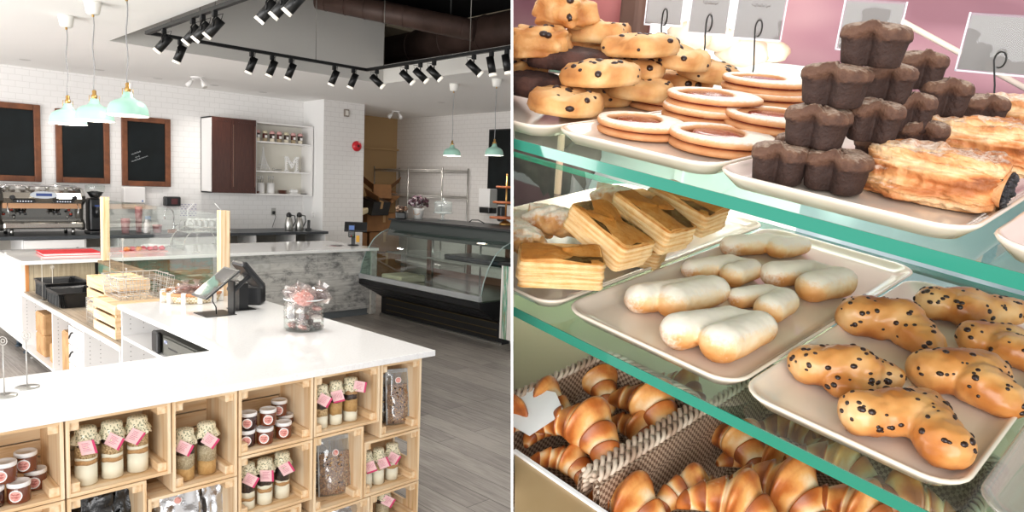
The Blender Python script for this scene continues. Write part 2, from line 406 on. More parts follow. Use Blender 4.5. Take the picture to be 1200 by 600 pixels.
# ------------------------------------------------------------------ wooden display crates
def crate(x0, x1, z0, z1, label, y0=2.865, dep=.30, slot=False, vert=False):
    t = thing('wooden_crate', label, 'crate', ((x0+x1)/2, y0, z0), 0, 'pine crates stacked under the counter')
    W = (x1-x0)/2; Hh = z1-z0; th = .012
    pw = .034
    sides = []
    for s in (-1, 1):
        b = MB(); xa = s*W; xb = s*(W-th)
        if slot and s == 1:
            b.box(xa, 0, 0, xb, dep, Hh*.36); b.box(xa, 0, Hh*.66, xb, dep, Hh); b.box(xa, 0, Hh*.36, xb, dep*.30, Hh*.66); b.box(xa, dep*.72, Hh*.36, xb, dep, Hh*.66)
        else: b.box(xa, 0, 0, xb, dep, Hh)
        part('end_panel', b, pine_z, t)
    for z in (0, Hh-th):
        b = MB(); n = 4; g = .005; wd = (dep-g*(n-1))/n
        for k in range(n): b.box(-W+th, k*(wd+g), z, W-th, k*(wd+g)+wd, z+th)
        part('slatted_side', b, pine_x, t)
    b = MB(); n = 4 if Hh < .3 else 5; g = .006; wd = (Hh-2*th-g*(n-1))/n
    for k in range(n): b.box(-W+th, dep-th, th+k*(wd+g), W-th, dep, th+k*(wd+g)+wd)
    part('back_board', b, pine_x, t)
    for sx in (-1, 1):
        for z in (th, Hh-th-pw):
            b = MB(); xx = sx*(W-th); b.bbox(min(xx, xx-sx*pw), .012, z, max(xx, xx-sx*pw), dep-th, z+pw, .002); part('corner_post', b, pine_y, t)
    return t
CR_ = {}
def C(k, x0, x1, z0, z1, lab, **kw): CR_[k] = (x0, x1, z0, z1); crate(x0+.001, x1-.001, z0+.001, z1-.001, lab, **kw)
C('0', -.075, .288, .575, .866, 'pine crate at the far left under the counter top, mostly past the photo edge')
C('1', .290, .655, .575, .866, 'pine crate under the counter holding the left group of caramel jars')
C('14', .290, .655, .285, .573, 'pine crate below the crate of caramel jars at the far left')
C('2', .660, 1.022, .575, .866, 'pine crate under the counter holding three cookie mix jars, second from the left edge')
C('12', .660, .930, .21, .573, 'upright pine crate holding the crumpled black bag')
C('3', 1.026, 1.290, .495, .866, 'upright pine crate holding two oat mix jars with pink tags')
C('13', .934, 1.290, .20, .493, 'pine crate holding the silver pouches, below the two oat mix jars')
C('4', 1.295, 1.643, .575, .866, 'pine crate holding the six stacked caramel jars')
C('7', 1.295, 1.643, .288, .573, 'pine crate holding three mix jars, right below the six caramel jars')
C('15', 1.295, 1.590, 0, .286, 'dark lower pine crate whose top edge shows below the three mix jars')
C('5', 1.648, 2.006, .580, .866, 'pine crate holding three brown layered mix jars just under the counter')
C('6', 2.010, 2.262, .495, .866, 'upright pine crate holding a tall granola bag at the right end of the top row')
C('8', 1.648, 1.918, .212, .578, 'upright pine crate holding the large silver edged granola pouch', )
C('9', 1.922, 2.262, .213, .493, 'pine crate with an oval hand slot holding three cream mix jars', slot=True)
C('10', 1.965, 2.262, 0, .211, 'bottom right pine crate with a hand slot and a pink tagged jar', slot=True)
C('11', 1.594, 1.961, 0, .210, 'bottom pine crate with a shiny silver pouch')

# ------------------------------------------------------------------ caramel jars
def jam_proto(dark=False):
    t = thing('caramel_jar', 'x', 'jar')
    b = MB(); b.lathe([(.030, 0), (.035, .003), (.036, .006), (.036, .052), (.033, .058), (.032, .06)], 24); part('jar_body', b, m_jamd if dark else m_jam, t)
    b = MB(); b.lathe([(.0355, .058), (.0365, .060), (.0365, .071), (.035, .0735), (.030, .0735), (.029, .0725)], 28); part('lid', b, m_lidw, t)
    b = MB(); K = 16
    def disc(r, off, mi):
        vs = [(0, -.0362-off, .031)]; 
        for i in range(K):
            a = 2*pi*i/K; x = r*cos(a); vs.append((.0362*sin(x/.0362)*(1+off/.036), -.0362*cos(x/.0362)-off, .031+r*sin(a)))
        b.add(vs, [(0, 1+i, 1+(i+1) % K) for i in range(K)], mi)
    disc(.0215, .0006, 0); disc(.0175, .0010, 1)
    o = part('round_label', b, [m_whitelab, m_pinklabel], t, 'white round label with a pink printed centre')
    b = MB()     # handwriting on the label
    for row, (zz, w_) in enumerate(((.037, .012), (.027, .013))):
        pts = []
        for i in range(25):
            u = -1+2*i/24; x = u*w_; pts.append((.0362*sin(x/.0362), -.0362*cos(x/.0362)-.0014, zz+.0022*sin(i*1.9+row)+.001*sin(i*.7)))
        b.tube(pts, .0005, 4)
    part('script_lettering', b, mat('red_print', '#a3403c', .6), o); return t
jam = jam_proto(); jamd = jam_proto(True)
jl = [  # px, crate, layer, depth, dark, label
 (20, '1', 0, .055, 0, 'caramel jar front and centre on the bottom of the far left crate'),
 (-12, '1', 0, .06, 1, 'dark caramel jar at the very left edge of the photo, bottom layer'),
 (40, '1', 0, .145, 0, 'caramel jar standing at the back right on the floor of the far left crate'),
 (4, '1', 1, .075, 0, 'caramel jar in the upper layer at the photo left edge'),
 (29, '1', 1, .14, 0, 'caramel jar in the upper layer behind, with the highest lid in the far left crate'),
 (289, '4', 0, .075, 1, 'dark caramel jar at the bottom left of the stack of six'),
 (310.5, '4', 0, .055, 0, 'caramel jar at the bottom middle of the stack of six'),
 (332, '4', 0, .075, 0, 'caramel jar at the bottom right of the stack of six'),
 (291, '4', 1, .080, 1, 'dark caramel jar at the top left of the stack of six'),
 (314, '4', 1, .075, 0, 'caramel jar at the top middle of the stack of six, front one'),
 (327, '4', 1, .165, 0, 'caramel jar at the back right of the upper layer in the stack of six'),
 (345, '4', 0, .165, 0, 'caramel jar barely visible behind the bottom right jar of the stack of six')]
first = {0: True, 1: True}
for px, ck, ly, dy, dk, lab in jl:
    x0, x1, z0, z1 = CR_[ck]; Y = 2.865+dy; z = z0+.0135+ly*.0745; X = atY(px, 500, Y).x
    X = min(max(X, x0+.05), x1-.05)
    p = jamd if dk else jam
    if first[dk]: move(p, (X, Y, z), random.uniform(-.25, .1)-.35); p['label'] = lab; p['group'] = 'caramel jars in the crates'; first[dk] = False
    else: dup(p, (X, Y, z), random.uniform(-.25, .1)-.35, lab, 'caramel jars in the crates')

# ------------------------------------------------------------------ layered mix jars with cloth caps and pink tags
def floral_mat():
    m, nt, b = nmat('floral_cloth'); v = coords(nt)
    vo = nt.nodes.new('ShaderNodeTexVoronoi'); vo.inputs['Scale'].default_value = 120; nt.links.new(v, vo.inputs['Vector'])
    n = noise_node(nt, v, 160, 2)
    r = ramp(nt, vo.outputs['Distance'], [(.14, '#4d5344'), (.30, '#a3a486'), (.44, '#e4dabb'), (1, '#eae1c6')])
    nt.links.new(r.outputs['Color'], b.inputs['Base Color']); b.inputs['Roughness'].default_value = .9; return m
m_floral = floral_mat()
LAY = {'flour': mat('flour', '#efe5cf', .85), 'brownsugar': mat('brown_sugar', '#c79a68', .8, var=('#b08050', 300, .4, .6)),
       'oats': mat('rolled_oats', '#d9b98a', .8, var=('#8f6a3e', 170, .42, .6), bmp=(170, .6, .003)), 'choc': mat('chocolate_chips', '#2a1c18', .5, var=('#4d362c', 150, .45, .6), bmp=(150, .8, .004)),
       'seeds': mat('pale_seed_mix', '#cdbb9d', .8, var=('#9b8765', 260, .4, .6), bmp=(260, .5, .002)), 'tan': mat('tan_sugar', '#c59a60', .75, var=('#b78a52', 90, .4, .6)),
       'granola': mat('granola_clusters', '#7a5236', .7, var=('#c08f5c', 130, .45, .62), bmp=(130, .9, .004))}
m_tag = mat('pink_tag_card', '#f2c6c7', .6); m_tagd = mat('deep_pink_tag_edge', '#cf3d6c', .6); m_ink = mat('tag_ink', '#b3486a', .7)
m_tie = mat('cloth_tie', '#3a332e', .8)
def mixjar(name_label, layers, tagside=1, r=.041, h=.165, tagz=None, tagrot=.5, seed=0, group='layered baking mix jars in the crates', tagx=0.0, cap=True):
    t = thing('mix_jar', name_label, 'jar', group=group); ks = 1.17; h *= ks; tagz = h-.022 if tagz is None else tagz*ks; layers = [(q, w_*ks*1.05) for q, w_ in layers]; r *= .97
    b = MB(); b.lathe([(r-.004, 0), (r, .003), (r, h-.022), (r*.86, h-.006), (r*.84, h)], 26, caps=False); part('jar_glass', b, m_jarglass, t)
    z = .003
    for kind, hh in layers:
        b = MB(); rr = r-.0025; K = 22
        top = min(z+hh, h-.012)
        def rg(zz, amp, sd): return [(rr*cos(2*pi*i/K), rr*sin(2*pi*i/K), zz+amp*noise.noise(Vector((cos(2*pi*i/K)*1.5, sin(2*pi*i/K)*1.5, sd)))) for i in range(K)]
        b.rings([rg(z, .006 if z > .01 else 0, z*90+seed), rg(top, .006, (top)*90+seed)], 0, True); part('layer', b, LAY[kind], t)
        z = top
    if cap:
        b = MB(); K = 40; rings = []
        prof = [(.003, h+.016), (r*.5, h+.0155), (r*.86, h+.011), (r*.93, h), (r*.90, h-.012), (r*1.08, h-.028), (r*1.24, h-.045)]
        for k, (rr, zz) in enumerate(prof):
            ruff = 0 if k < 3 else [.0, .04, .06, .16, .24][k-2]
            rings.append([(rr*(1+ruff*.5*sin(9*a+seed)+ruff*.35*sin(5*a+2+seed))*cos(a), rr*(1+ruff*.5*sin(9*a+seed)+ruff*.35*sin(5*a+2+seed))*sin(a), zz+ruff*.02*sin(7*a+seed*2)) for a in [2*pi*i/K for i in range(K)]])
        b.rings(rings, 0, True, caps=False); b.rings([rings[0]], 0) if False else None
        part('cloth_cap', b, m_floral, t)
    # hanging tag
    M_ = T(tagx, -r*1.38, tagz-.028) @ RZ(-.35*tagside) @ RX(.12) @ RY(tagrot*tagside)
    b = MB(); b.box(-.029, -.0006, -.027, .029, .0006, .027, 0, M_); b.box(.021, -.0010, -.027, .0295, .0002, .027, 1, M_)
    for k in range(6): b.box(-.018, -.0011, .017-.006*k, random.uniform(.002, .013), -.0006, .0182-.006*k, 2, M_)
    o = part('tag', b, [m_tag, m_tagd, m_ink], t, 'pink printed tag with a darker pink edge')
    return t
f, bs, oa, ch, se, tn, gr = 'flour brownsugar oats choc seeds tan granola'.split()
def placejar(t, px, ck, dy, rz=0, scale=None):
    x0, x1, z0, z1 = CR_[ck]; Y = 2.865+dy; X = min(max(atY(px, 500, Y).x, x0+.056), x1-.056)
    move(t, (X, Y, z0+.0135), rz-.35, scale=scale); return t
placejar(mixjar('oat topped mix jar at the left in the crate of three, tag turned sideways', [(f, .062), (bs, .014), (f, .008), (oa, .036), (ch, .02)], 1, seed=1, tagrot=-.2, tagx=.012, h=.175), 100, '2', .075)
placejar(mixjar('middle mix jar of the crate of three near the left, tag tilted like a diamond', [(f, .052), (bs, .014), (f, .012), (oa, .032), (ch, .03)], 1, seed=2, tagx=.012, h=.175), 131, '2', .085)
placejar(mixjar('right mix jar of the crate of three near the left, under a tilted pink tag', [(f, .060), (bs, .014), (f, .012), (oa, .034), (ch, .02)], -1, seed=3, tagrot=-.6, tagx=-.006, h=.175), 161, '2', .085)
placejar(mixjar('left oat mix jar in the upright crate of two', [(tn, .042), (se, .045), (ch, .03)], 1, seed=4, tagrot=.45, h=.17), 216, '3', .075)
placejar(mixjar('right oat mix jar in the upright crate of two, tag hanging to the right', [(tn, .048), (se, .056), (ch, .012)], 1, seed=5, tagrot=.6, tagx=.012, h=.175), 242, '3', .085)
placejar(mixjar('left mix jar with dark chocolate layer below the caramel jars', [(f, .030), (bs, .012), (f, .020), (ch, .05)], 1, r=.035, seed=6, h=.165, tagx=.010, tagrot=.5), 290, '7', .08)
placejar(mixjar('middle mix jar with dark chocolate layer below the caramel jars, square tag', [(f, .046), (bs, .012), (f, .012), (ch, .05)], 1, r=.037, seed=7, h=.165, tagrot=.0, tagx=.004), 310.5, '7', .08)
placejar(mixjar('right mix jar with dark chocolate layer below the caramel jars, tag edge on', [(f, .048), (bs, .012), (f, .008), (ch, .05)], 1, r=.037, seed=8, h=.17, tagrot=-.5, tagx=.012), 331, '7', .09)
placejar(mixjar('leftmost brown layered mix jar in the crate beside the tall granola bag', [(f, .045), (oa, .03), (ch, .025), (tn, .02)], 1, r=.034, seed=9, h=.165, tagx=.006), 376, '5', .07)
placejar(mixjar('middle brown layered mix jar in the crate beside the tall granola bag', [(f, .038), (tn, .05), (ch, .03), (bs, .02)], 1, r=.034, seed=10, h=.168, tagrot=1.3), 393, '5', .075)
placejar(mixjar('right brown layered mix jar with its tag sticking out to the right', [(f, .038), (tn, .048), (ch, .02), (bs, .02), (ch, .02)], 1, r=.037, seed=11, h=.17, tagrot=.15, tagx=.035, tagz=.175), 410, '5', .08)
placejar(mixjar('left cream mix jar with dark top in the crate with the hand slot', [(f, .062), (oa, .024), (ch, .02)], 1, r=.034, seed=12, h=.145, tagrot=1.2, tagx=.01), 430, '9', .075)
placejar(mixjar('middle cream mix jar with chocolate top in the crate with the hand slot', [(f, .062), (oa, .028), (ch, .016)], 1, r=.034, seed=13, h=.145, tagrot=-.4, tagx=.016), 444, '9', .08)
placejar(mixjar('right cream mix jar with a pink band in the crate with the hand slot', [(f, .050), (bs, .012), (f, .012), (oa, .03)], 1, r=.036, seed=14, h=.15, tagrot=.5, tagx=-.004), 460, '9', .085)
placejar(mixjar('seed mix jar with a black top in the bottom right crate', [(se, .085), (ch, .03)], 1, r=.038, seed=15, h=.15, tagrot=.5, tagx=.016), 450, '10', .08)

# ------------------------------------------------------------------ pouches
m_film = glass('clear_film', '#f2f4f4', 1.0, .10, ('#dcdfe0', .10)); m_silver = mat('silver_foil', '#c9cacd', .18, .9, bmp=(24, .5, .01)); m_bagblk = mat('black_film_bag', '#101113', .15, 0, bmp=(20, .8, .02), coat=.5)
m_pouchedge = mat('grey_pouch_foil', '#b5b6b5', .3, .4, bmp=(30, .4, .005))
def pouch(label, w_, h_, fill, px, ck, dy, rz=-.3, lean=-.12, film=None, foil=False, sticker=None, cat='bag', name='granola_bag', seed=0, zoff=0):
    x0, x1, z0, z1 = CR_[ck]; Y = 2.865+dy; X = min(max(atY(px, 500, Y).x, x0+w_*.5), x1-w_*.5)
    t = thing(name, label, cat, (X, Y, z0+.0145+zoff), 0, 'granola bags and pouches in the crates', M=RZ(rz) @ RX(lean))
    def body(ww, hh, dd, z_0=0, ruff=.003, mi=0, K=12, J=16):
        b = MB(); rg = []
        for j in range(J+1):
            v = j/J; dep = dd*(1-v)**.55*(.35+.65*min(1, v*5+.35)) + .0015
            wid = ww/2*(1+.03*sin(v*9+seed)); row = []
            for i in range(2*K):
                if i < K: u = -1+2*i/(K-1); s = -1
                else: u = 1-2*(i-K)/(K-1); s = 1
                yy = s*dep*(1-abs(u)**2.4) + ruff*noise.noise(Vector((u*3, v*6, s+seed)))*2
                row.append((u*wid, yy-(.0), z_0+v*hh))
            rg.append(row)
        b.rings(rg, mi, True, caps=True); return b
    if foil:
        part('pouch_film', body(w_, h_, .035, ruff=.010), film or m_silver, t)
    else:
        g = body(w_*.90, h_*.70, .030, .006, .006); part('granola', g, fill, t)
        part('pouch_film', body(w_, h_, .036, ruff=.004), m_film, t)
        b = MB(); b.box(-w_/2, -.002, h_*.93, w_/2, .002, h_); b.box(-w_/2, -.0015, 0, -w_/2+.008, .0015, h_); b.box(w_/2-.008, -.0015, 0, w_/2, .0015, h_); part('sealed_edge', b, m_pouchedge, t)
        rg = random.Random(seed)   # loose clusters pressed against the film
        b = MB()
        for k in range(120):
            u = rg.uniform(-.82, .82); v = rg.uniform(.03, .66); d = .030*(1-v*.7)**.55*(1-abs(u)**2.4)+.001
            b.ell((u*w_*.45, -d, .006+v*h_), (rg.uniform(.003, .007), .003, rg.uniform(.003, .006)), 6, 4, rg.choice([0, 0, 1, 2]))
        part('granola_cluster', b, [fill, LAY['oats'], LAY['choc']], t, kind='stuff')
    if sticker is not None:
        b = MB(); z = h_*sticker; b.cyl((0, -.018, z), (0, -.0195, z), .0165, n=20, mi=0); b.cyl((0, -.0195, z), (0, -.0200, z), .0135, n=20, mi=1); part('round_sticker', b, [m_whitelab, m_pinklabel], t)
    return t
pouch('tall granola bag at the right end of the top row of crates', .125, .285, LAY['granola'], 466, '6', .09, sticker=.80, seed=3, lean=-.12)
pouch('darker granola bag standing behind the tall one at the right end', .10, .25, LAY['choc'], 449, '6', .17, seed=4, lean=-.02)
pouch('large grey edged granola pouch with a round sticker, leaning in the lower upright crate', .165, .285, LAY['granola'], 394, '8', .105, sticker=.72, seed=5, rz=-.25)
pouch('dark granola pouch behind the large one in the lower upright crate', .12, .26, LAY['choc'], 374, '8', .20, seed=6, rz=-.2, lean=-.02)
pouch('left crumpled black bag in the upright crate at the bottom left', .14, .30, None, 106, '12', .10, film=m_bagblk, foil=True, seed=7, name='black_bag')
pouch('right crumpled black bag in the upright crate at the bottom left', .13, .31, None, 140, '12', .16, film=m_bagblk, foil=True, seed=8, name='black_bag')
pouch('silver pouch with a pink sticker below the oat mix jars', .17, .25, None, 208, '13', .09, foil=True, seed=9, sticker=.80, name='silver_pouch')
pouch('narrow silver pouch to the right of the stickered silver pouch', .11, .26, None, 245, '13', .12, foil=True, seed=10, name='silver_pouch')
pouch('shiny silver pouch in the bottom crate under the granola pouch', .17, .17, None, 405, '11', .10, foil=True, seed=11, name='silver_pouch', rz=-.2)
pouch('small silver pouch at the left of the bottom crate', .12, .16, None, 388, '11', .18, foil=True, seed=12, name='silver_pouch', rz=-.2)

# ------------------------------------------------------------------ low back shelf unit with wood top
t = thing('low_shelf_unit', 'low white open shelf unit with a wood look top behind the service counter', 'shelf unit')
X0, X1, Y0, Y1, ZT = 1.485, 2.14, 5.065, 7.94, .61
b = MB(); b.box(X0+.02, Y0, ZT-.02, X1, Y1, ZT); part('wood_top', b, plank_mat('greige_wood_top', ['#75695c', '#9b8e7e', '#b3a694'], .22, 3, 'y', .5, .5), t)
b = MB(); b.box(X0, Y0, ZT-.025, X0+.02, Y1, ZT+.001); part('edge_strip', b, m_mel, t)
for y in (Y0+.001, 5.90, 6.80, Y1-.021): part('gable', MB().box(X0+.005, y, .1, X1-.02, y+.02, ZT-.02), m_mel, t)
b = MB(); b.box(X0+.005, Y0, .08, X1-.02, Y1, .1); part('bottom_board', b, m_mel, t)
b = MB(); b.box(X1-.02, Y0, .08, X1, Y1, ZT-.02); part('back_board', b, m_mel, t)
b = MB()
for y in (5.8995, 6.7995, Y1-.0215):
    for i in range(13):
        for x in (1.53, 1.60): b.cyl((x, y, .14+.032*i), (x, y-.001, .14+.032*i), .0035, n=8)
part('shelf_pin_hole', b, MATS['pin_hole_shade'], t, kind='stuff')
for y in (5.3, 6.85, 7.8):
    b = MB(); b.cyl((1.55, y, 0), (1.55, y, .08), .018, n=12); b.cyl((1.55, y, 0), (1.55, y, .01), .028, n=12); part('leg', b, m_steel, t)
# reclaimed panel carrying the screen
b = MB(); b.box(2.145, 5.065, 0, 2.24, 7.94, .86); b.box(2.13, 5.065, .86, 2.255, 7.94, .885, 1)
solo('plank_partition', b, [m_teal2, mat('weathered_cap_board', '#8f7b5f', .7, var=('#6d5a42', 12, .4, .6))], 'low half wall of reclaimed green and brown planks under the glass screen', 'partition')
# drawers
t = thing('drawer_tower', 'narrow white drawer stack with curved dark pulls inside the low shelf unit', 'drawers', (1.50, 5.925, .102))
b = MB(); b.box(.02, 0, 0, .55, .44, .46); part('carcass', b, m_mel, t)
for k in range(3):
    b = MB(); b.box(0, .01, .01+.15*k, .02, .43, .15+.15*k); d = part('drawer', b, m_mel, t)
    b = MB(); b.tube([(-.006, .30+.10*u, .11+.15*k-.06*u*u-.0) for u in [i/6 for i in range(7)]], .006, 6); part('pull', b, m_black, d)
def parcel(label, y, z, x=1.53, s=(.26, .30, .19), rz=0.):
    t = thing('paper_parcel', label, 'parcel', (x+s[0]/2, y, z), rz, 'brown paper parcels in the low shelf unit')
    b = MB(); b.bbox(-s[0]/2, -s[1]/2, 0, s[0]/2, s[1]/2, s[2], .012); part('wrapping', b, mat('kraft_paper', '#bf9668', .7, var=('#a87f52', 10, .4, .65), bmp=(18, .35, .01)), t)
    b = MB(); b.add([(-s[0]/2-.001, -s[1]*.3, .01), (-s[0]/2-.001, s[1]*.3, .01), (-s[0]/2-.001, 0, s[2]*.5)], [(0, 1, 2)]); part('folded_end', b, mat('kraft_fold', '#a98053', .7), t); return t
parcel('brown paper parcel on the floor of the low shelf, nearest the peg holed side', 7.45, .101)
parcel('upper brown paper parcel stacked at the left of the low shelf unit', 7.45, .292)
parcel('brown paper parcel half hidden behind the upright divider', 6.98, .101, s=(.24, .26, .17))
parcel('pinkish cardboard box beside the white drawer stack', 6.55, .101, x=1.52, s=(.22, .22, .36))

# ------------------------------------------------------------------ small wooden crates on the low unit
def slat_crate(label, cx, cy, z, sx, sy, sz, rz=0):
    t = thing('slatted_crate', label, 'crate', (cx, cy, z), rz, 'slatted pine crates on the low shelf unit')
    n = 3; g = .018; hh = (sz-g*(n-1))/n; th = .010
    for s in (-1, 1):
        for k in range(n):
            z0 = k*(hh+g)
            b = MB(); b.bbox(-sx/2, min(s*sy/2, s*(sy/2-th)), z0, sx/2, max(s*sy/2, s*(sy/2-th)), z0+hh, .002); part('slat', b, pine_x, t)
            b = MB(); b.bbox(min(s*sx/2, s*(sx/2-th)), -sy/2+th, z0, max(s*sx/2, s*(sx/2-th)), sy/2-th, z0+hh, .002); part('slat', b, pine_y, t)
    for s in (-1, 1):
        for u in (-1, 1):
            b = MB(); b.box(s*(sx/2-th)-s*.025, u*(sy/2-th)-u*.025, 0, s*(sx/2-th), u*(sy/2-th), sz); part('corner_post', b, pine_z, t)
    b = MB(); b.box(-sx/2+th, -sy/2+th, sz-.02, sx/2-th, sy/2-th, sz-.008); part('board', b, pine_x, t); return t
slat_crate('pine slatted crate in front on the low unit, wire basket on top', 1.715, 5.57, .612, .36, .50, .235, 0)
slat_crate('pine slatted crate behind the front one, farther along the low unit', 1.86, 6.35, .612, .34, .46, .30, 0)

def wire_basket(label, cx, cy, z, sx, sy, sz, nx=8, ny=8, nz=5, flare=.12, rz=0, mt=None, group='wire baskets'):
    t = thing('wire_basket', label, 'basket', (cx, cy, z), rz, group); m = mt or m_wire; b = MB()
    def P(u, v, h): k = 1+flare*(h-0.0); return (u*sx/2*k, v*sy/2*k, .004+h*sz)
    for j in range(nz+1):
        h = j/nz; b.tube([P(-1, -1, h), P(1, -1, h), P(1, 1, h), P(-1, 1, h)], .0022 if j < nz else .004, 5, closed=True)
    for i in range(nx+1):
        u = -1+2*i/nx; b.tube([P(u, -1, 1), P(u, -1, 0), P(u, 1, 0), P(u, 1, 1)], .0022, 5)
    for i in range(ny+1):
        v = -1+2*i/ny; b.tube([P(-1, v, 1), P(-1, v, 0), P(1, v, 0), P(1, v, 1)], .0022, 5)
    part('wire_mesh', b, m, t)
    for s in (-1, 1):
        b = MB(); b.tube([(s*sx/2*(1+flare)+s*.02*sin(a), -.05+.10*a/pi, sz+.004-.0*a) for a in [pi*i/8 for i in range(9)]], .003, 6); part('handle', b, m, t)
    return t
wire_basket('shallow wire basket standing on the front slatted crate', 1.78, 5.62, .853, .34, .34, .16, flare=.12)
wire_basket('wire basket hanging low between the black trays and the slatted crates', 1.62, 6.02, .612, .10, .20, .18, 4, 6, 5, .05)

# black produce trays
def ribbed_tray(label, cx, cy, z, sx=.34, sy=.50, sz=.12, rz=0):
    t = thing('plastic_tray', label, 'tray', (cx, cy, z), rz, 'black ribbed plastic trays on the low unit'); b = MB(); rg = []
    for h, k, inn in ((0, .84, 0), (.9, 1, 0), (1, 1.06, 0), (1, .99, 1), (.9, .95, 1), (.05, .80, 1)):
        q = rrect(sx/2*k, sy/2*k, .04, 10); n = len(q)
        q2 = []
        for i, p in enumerate(q):
            f = 1+(.018*(1 if (i % 2) else -1) if h < .95 else 0); q2.append((p[0]*f, p[1]*f, h*sz))
        rg.append(q2)
    b.rings(rg, 0, False, caps=True); part('tray_body', b, m_black, t)
    b = MB()
    for i in range(9): b.box(-sx/2*.78, -sy/2*.8+i*sy*.8/8-.004, sz*.05, sx/2*.78, -sy/2*.8+i*sy*.8/8+.004, sz*.12)
    for i in range(10):
        for s in (-1, 1):
            y = -sy/2*.8+i*sy*.8/9; b.box(s*sx/2*.93, y-.008, .01, s*sx/2*.99, y+.008, sz*.93)
    part('rib', b, mat('ribbed_black', '#25282a', .4), t, kind='stuff'); return t
ribbed_tray('front black ribbed tray on the low unit', 1.70, 6.98, .612, .33, .44, .13)
ribbed_tray('black ribbed tray in the middle, tucked behind the front one', 1.72, 7.50, .612, .33, .46, .15)
ribbed_tray('small black tray at the back against the plank partition', 2.02, 7.25, .612, .18, .40, .17)

# ------------------------------------------------------------------ sign holders
def sign_rod(label, x, y, z, h, ring=.016, base=.042, lean=0):
    t = thing('sign_holder', label, 'sign holder', (x, y, z), 0, 'wire card holders'); b = MB()
    b.lathe([(base, 0), (base, .002), (base*.96, .0035), (.004, .004)], 28); part('base', b, m_steel, t)
    b = MB(); b.cyl((0, 0, .003), (lean, 0, h), .0022, n=8); part('rod', b, m_wire, t)
    b = MB(); K = 20; b.tube([(lean+ring*cos(a)*.7, -ring*cos(a)*.7, h+ring+ring*sin(a)) for a in [2*pi*i/K for i in range(K)]], .0016, 6, closed=True)
    b.tube([(lean+ring*.45*cos(a)*.7, -ring*.45*cos(a)*.7-.002, h+ring+ring*.45*sin(a)) for a in [2*pi*i/K for i in range(K)]], .0014, 6, closed=True); part('clip', b, m_wire, t); return t
sign_rod('card holder on a round base nearest the left photo edge, on the white counter', .539, 3.196, .9, .195)
sign_rod('card holder on a round base just right of the one at the left photo edge', .627, 3.274, .9, .19, .018)
sign_rod('thin card holder in front of the black trays, left of the pair there', 1.507+.03, 7.34, .612, .36, .008, .03)
sign_rod('card holder with a round clip in front of the black trays', 1.62, 7.36, .612, .27, .016, .03)
sign_rod('tall card holder standing in the wire basket', 1.70, 5.62, .858, .20, .006, .03)
sign_rod('card holder beside the left post of the glass screen', 1.90, 6.36, .906, .30, .010, .03)
sign_rod('card holder behind the wire basket with a small clip on top', 1.78, 6.28, .906, .19, .012, .03)

# ------------------------------------------------------------------ glass screen
t = thing('glass_screen', 'clear glass sneeze guard between two pine posts', 'screen', (2.19, 0, .885))
for y in (5.04+.06, 7.86):
    b = MB(); b.bbox(-.035, y-.032, 0, .035, y+.032, .63, .003); part('post', b, pine_z, t)
b = MB(); b.box(-.004, 5.13, .03, .004, 7.83, .60); part('pane', b, m_glass, t)

# ------------------------------------------------------------------ cash drawer
t = thing('cash_drawer', 'dark grey cash drawer with keys in its lock on the shelf under the counter', 'cash drawer', (1.50, 3.86, .702))
m_cash = mat('cash_drawer_grey', '#55554f', .45, .3)
b = MB(); b.bbox(.012, 0, 0, .40, .66, .115, .004); part('body', b, m_cash, t)
b = MB(); b.bbox(0, .01, .008, .012, .46, .107, .002); o = part('drawer_front', b, mat('cash_front_grey', '#66665f', .4, .3), t)
b = MB(); b.box(-.001, .06, .055, .001, .20, .063); b.box(-.001, .24, .055, .001, .38, .063); part('slot', b, m_black, o)
b = MB(); b.cyl((0, .22, .04), (-.008, .22, .04), .010, n=14); part('lock', b, m_chrome, o)
b = MB(); b.tube([(-.012+.0*a, .22+.016*cos(a), .018+.016*sin(a)) for a in [2*pi*i/14 for i in range(14)]], .0015, 5, closed=True); b.box(-.013, .205, -.008+.01, -.010, .222, .02+.004); part('keys', b, mat('brass_keys', '#b9a46a', .3, .9), o)
b = MB(); b.box(-.001, .395, .078, .0005, .445, .095); part('badge', b, mat('blue_white_badge', '#c8ccd8', .5, var=('#4b5c8c', 60, .45, .5)), o)
b = MB(); b.bbox(-.02, .50, .004, .01, .60, .13, .008); part('hinged_bracket', b, m_black, t)

# ------------------------------------------------------------------ woven tray of wrapped cookies
t = thing('wicker_tray', 'round white and tan woven tray on the counter', 'tray', (1.93, 5.00, .9), .2)
def wicker_mat(name, c1, c2, s=70):
    m, nt, b = nmat(name); v = coords(nt); w1 = nt.nodes.new('ShaderNodeTexChecker'); w1.inputs['Scale'].default_value = s
    nt.links.new(v, w1.inputs['Vector']); w1.inputs['Color1'].default_value = lin(c1); w1.inputs['Color2'].default_value = lin(c2)
    nt.links.new(w1.outputs['Color'], b.inputs['Base Color']); b.inputs['Roughness'].default_value = .6; bump(nt, b, w1.outputs['Fac'], .5, .002); return m
b = MB(); b.lathe([(.15, 0), (.175, .003), (.185, .03), (.19, .05), (.18, .05), (.175, .03), (.165, .008), (.01, .006)], 40); part('woven_side', b, wicker_mat('pale_wicker', '#f1e7d0', '#c9b287'), t)
b = MB(); b.tube([(.188*cos(a), .188*sin(a), .060) for a in [2*pi*i/40 for i in range(40)]], .011, 8, closed=True); part('cane_rim', b, mat('cane_rim', '#c98a5a', .45), t)
for k in range(12): part('white_binding', MB().box(-.014, .174, .002, .014, .202, .074, 0, RZ(k*pi/6+.2)), mat('white_binding', '#efece6', .5), t)
m_wrap = glass('cellophane', '#faf4f1', 1.0, .08, ('#e9d9d6', .10)); m_cookie = mat('chocolate_cookie_brown', '#5f2f22', .6, var=('#8c4a34', 40, .4, .6))
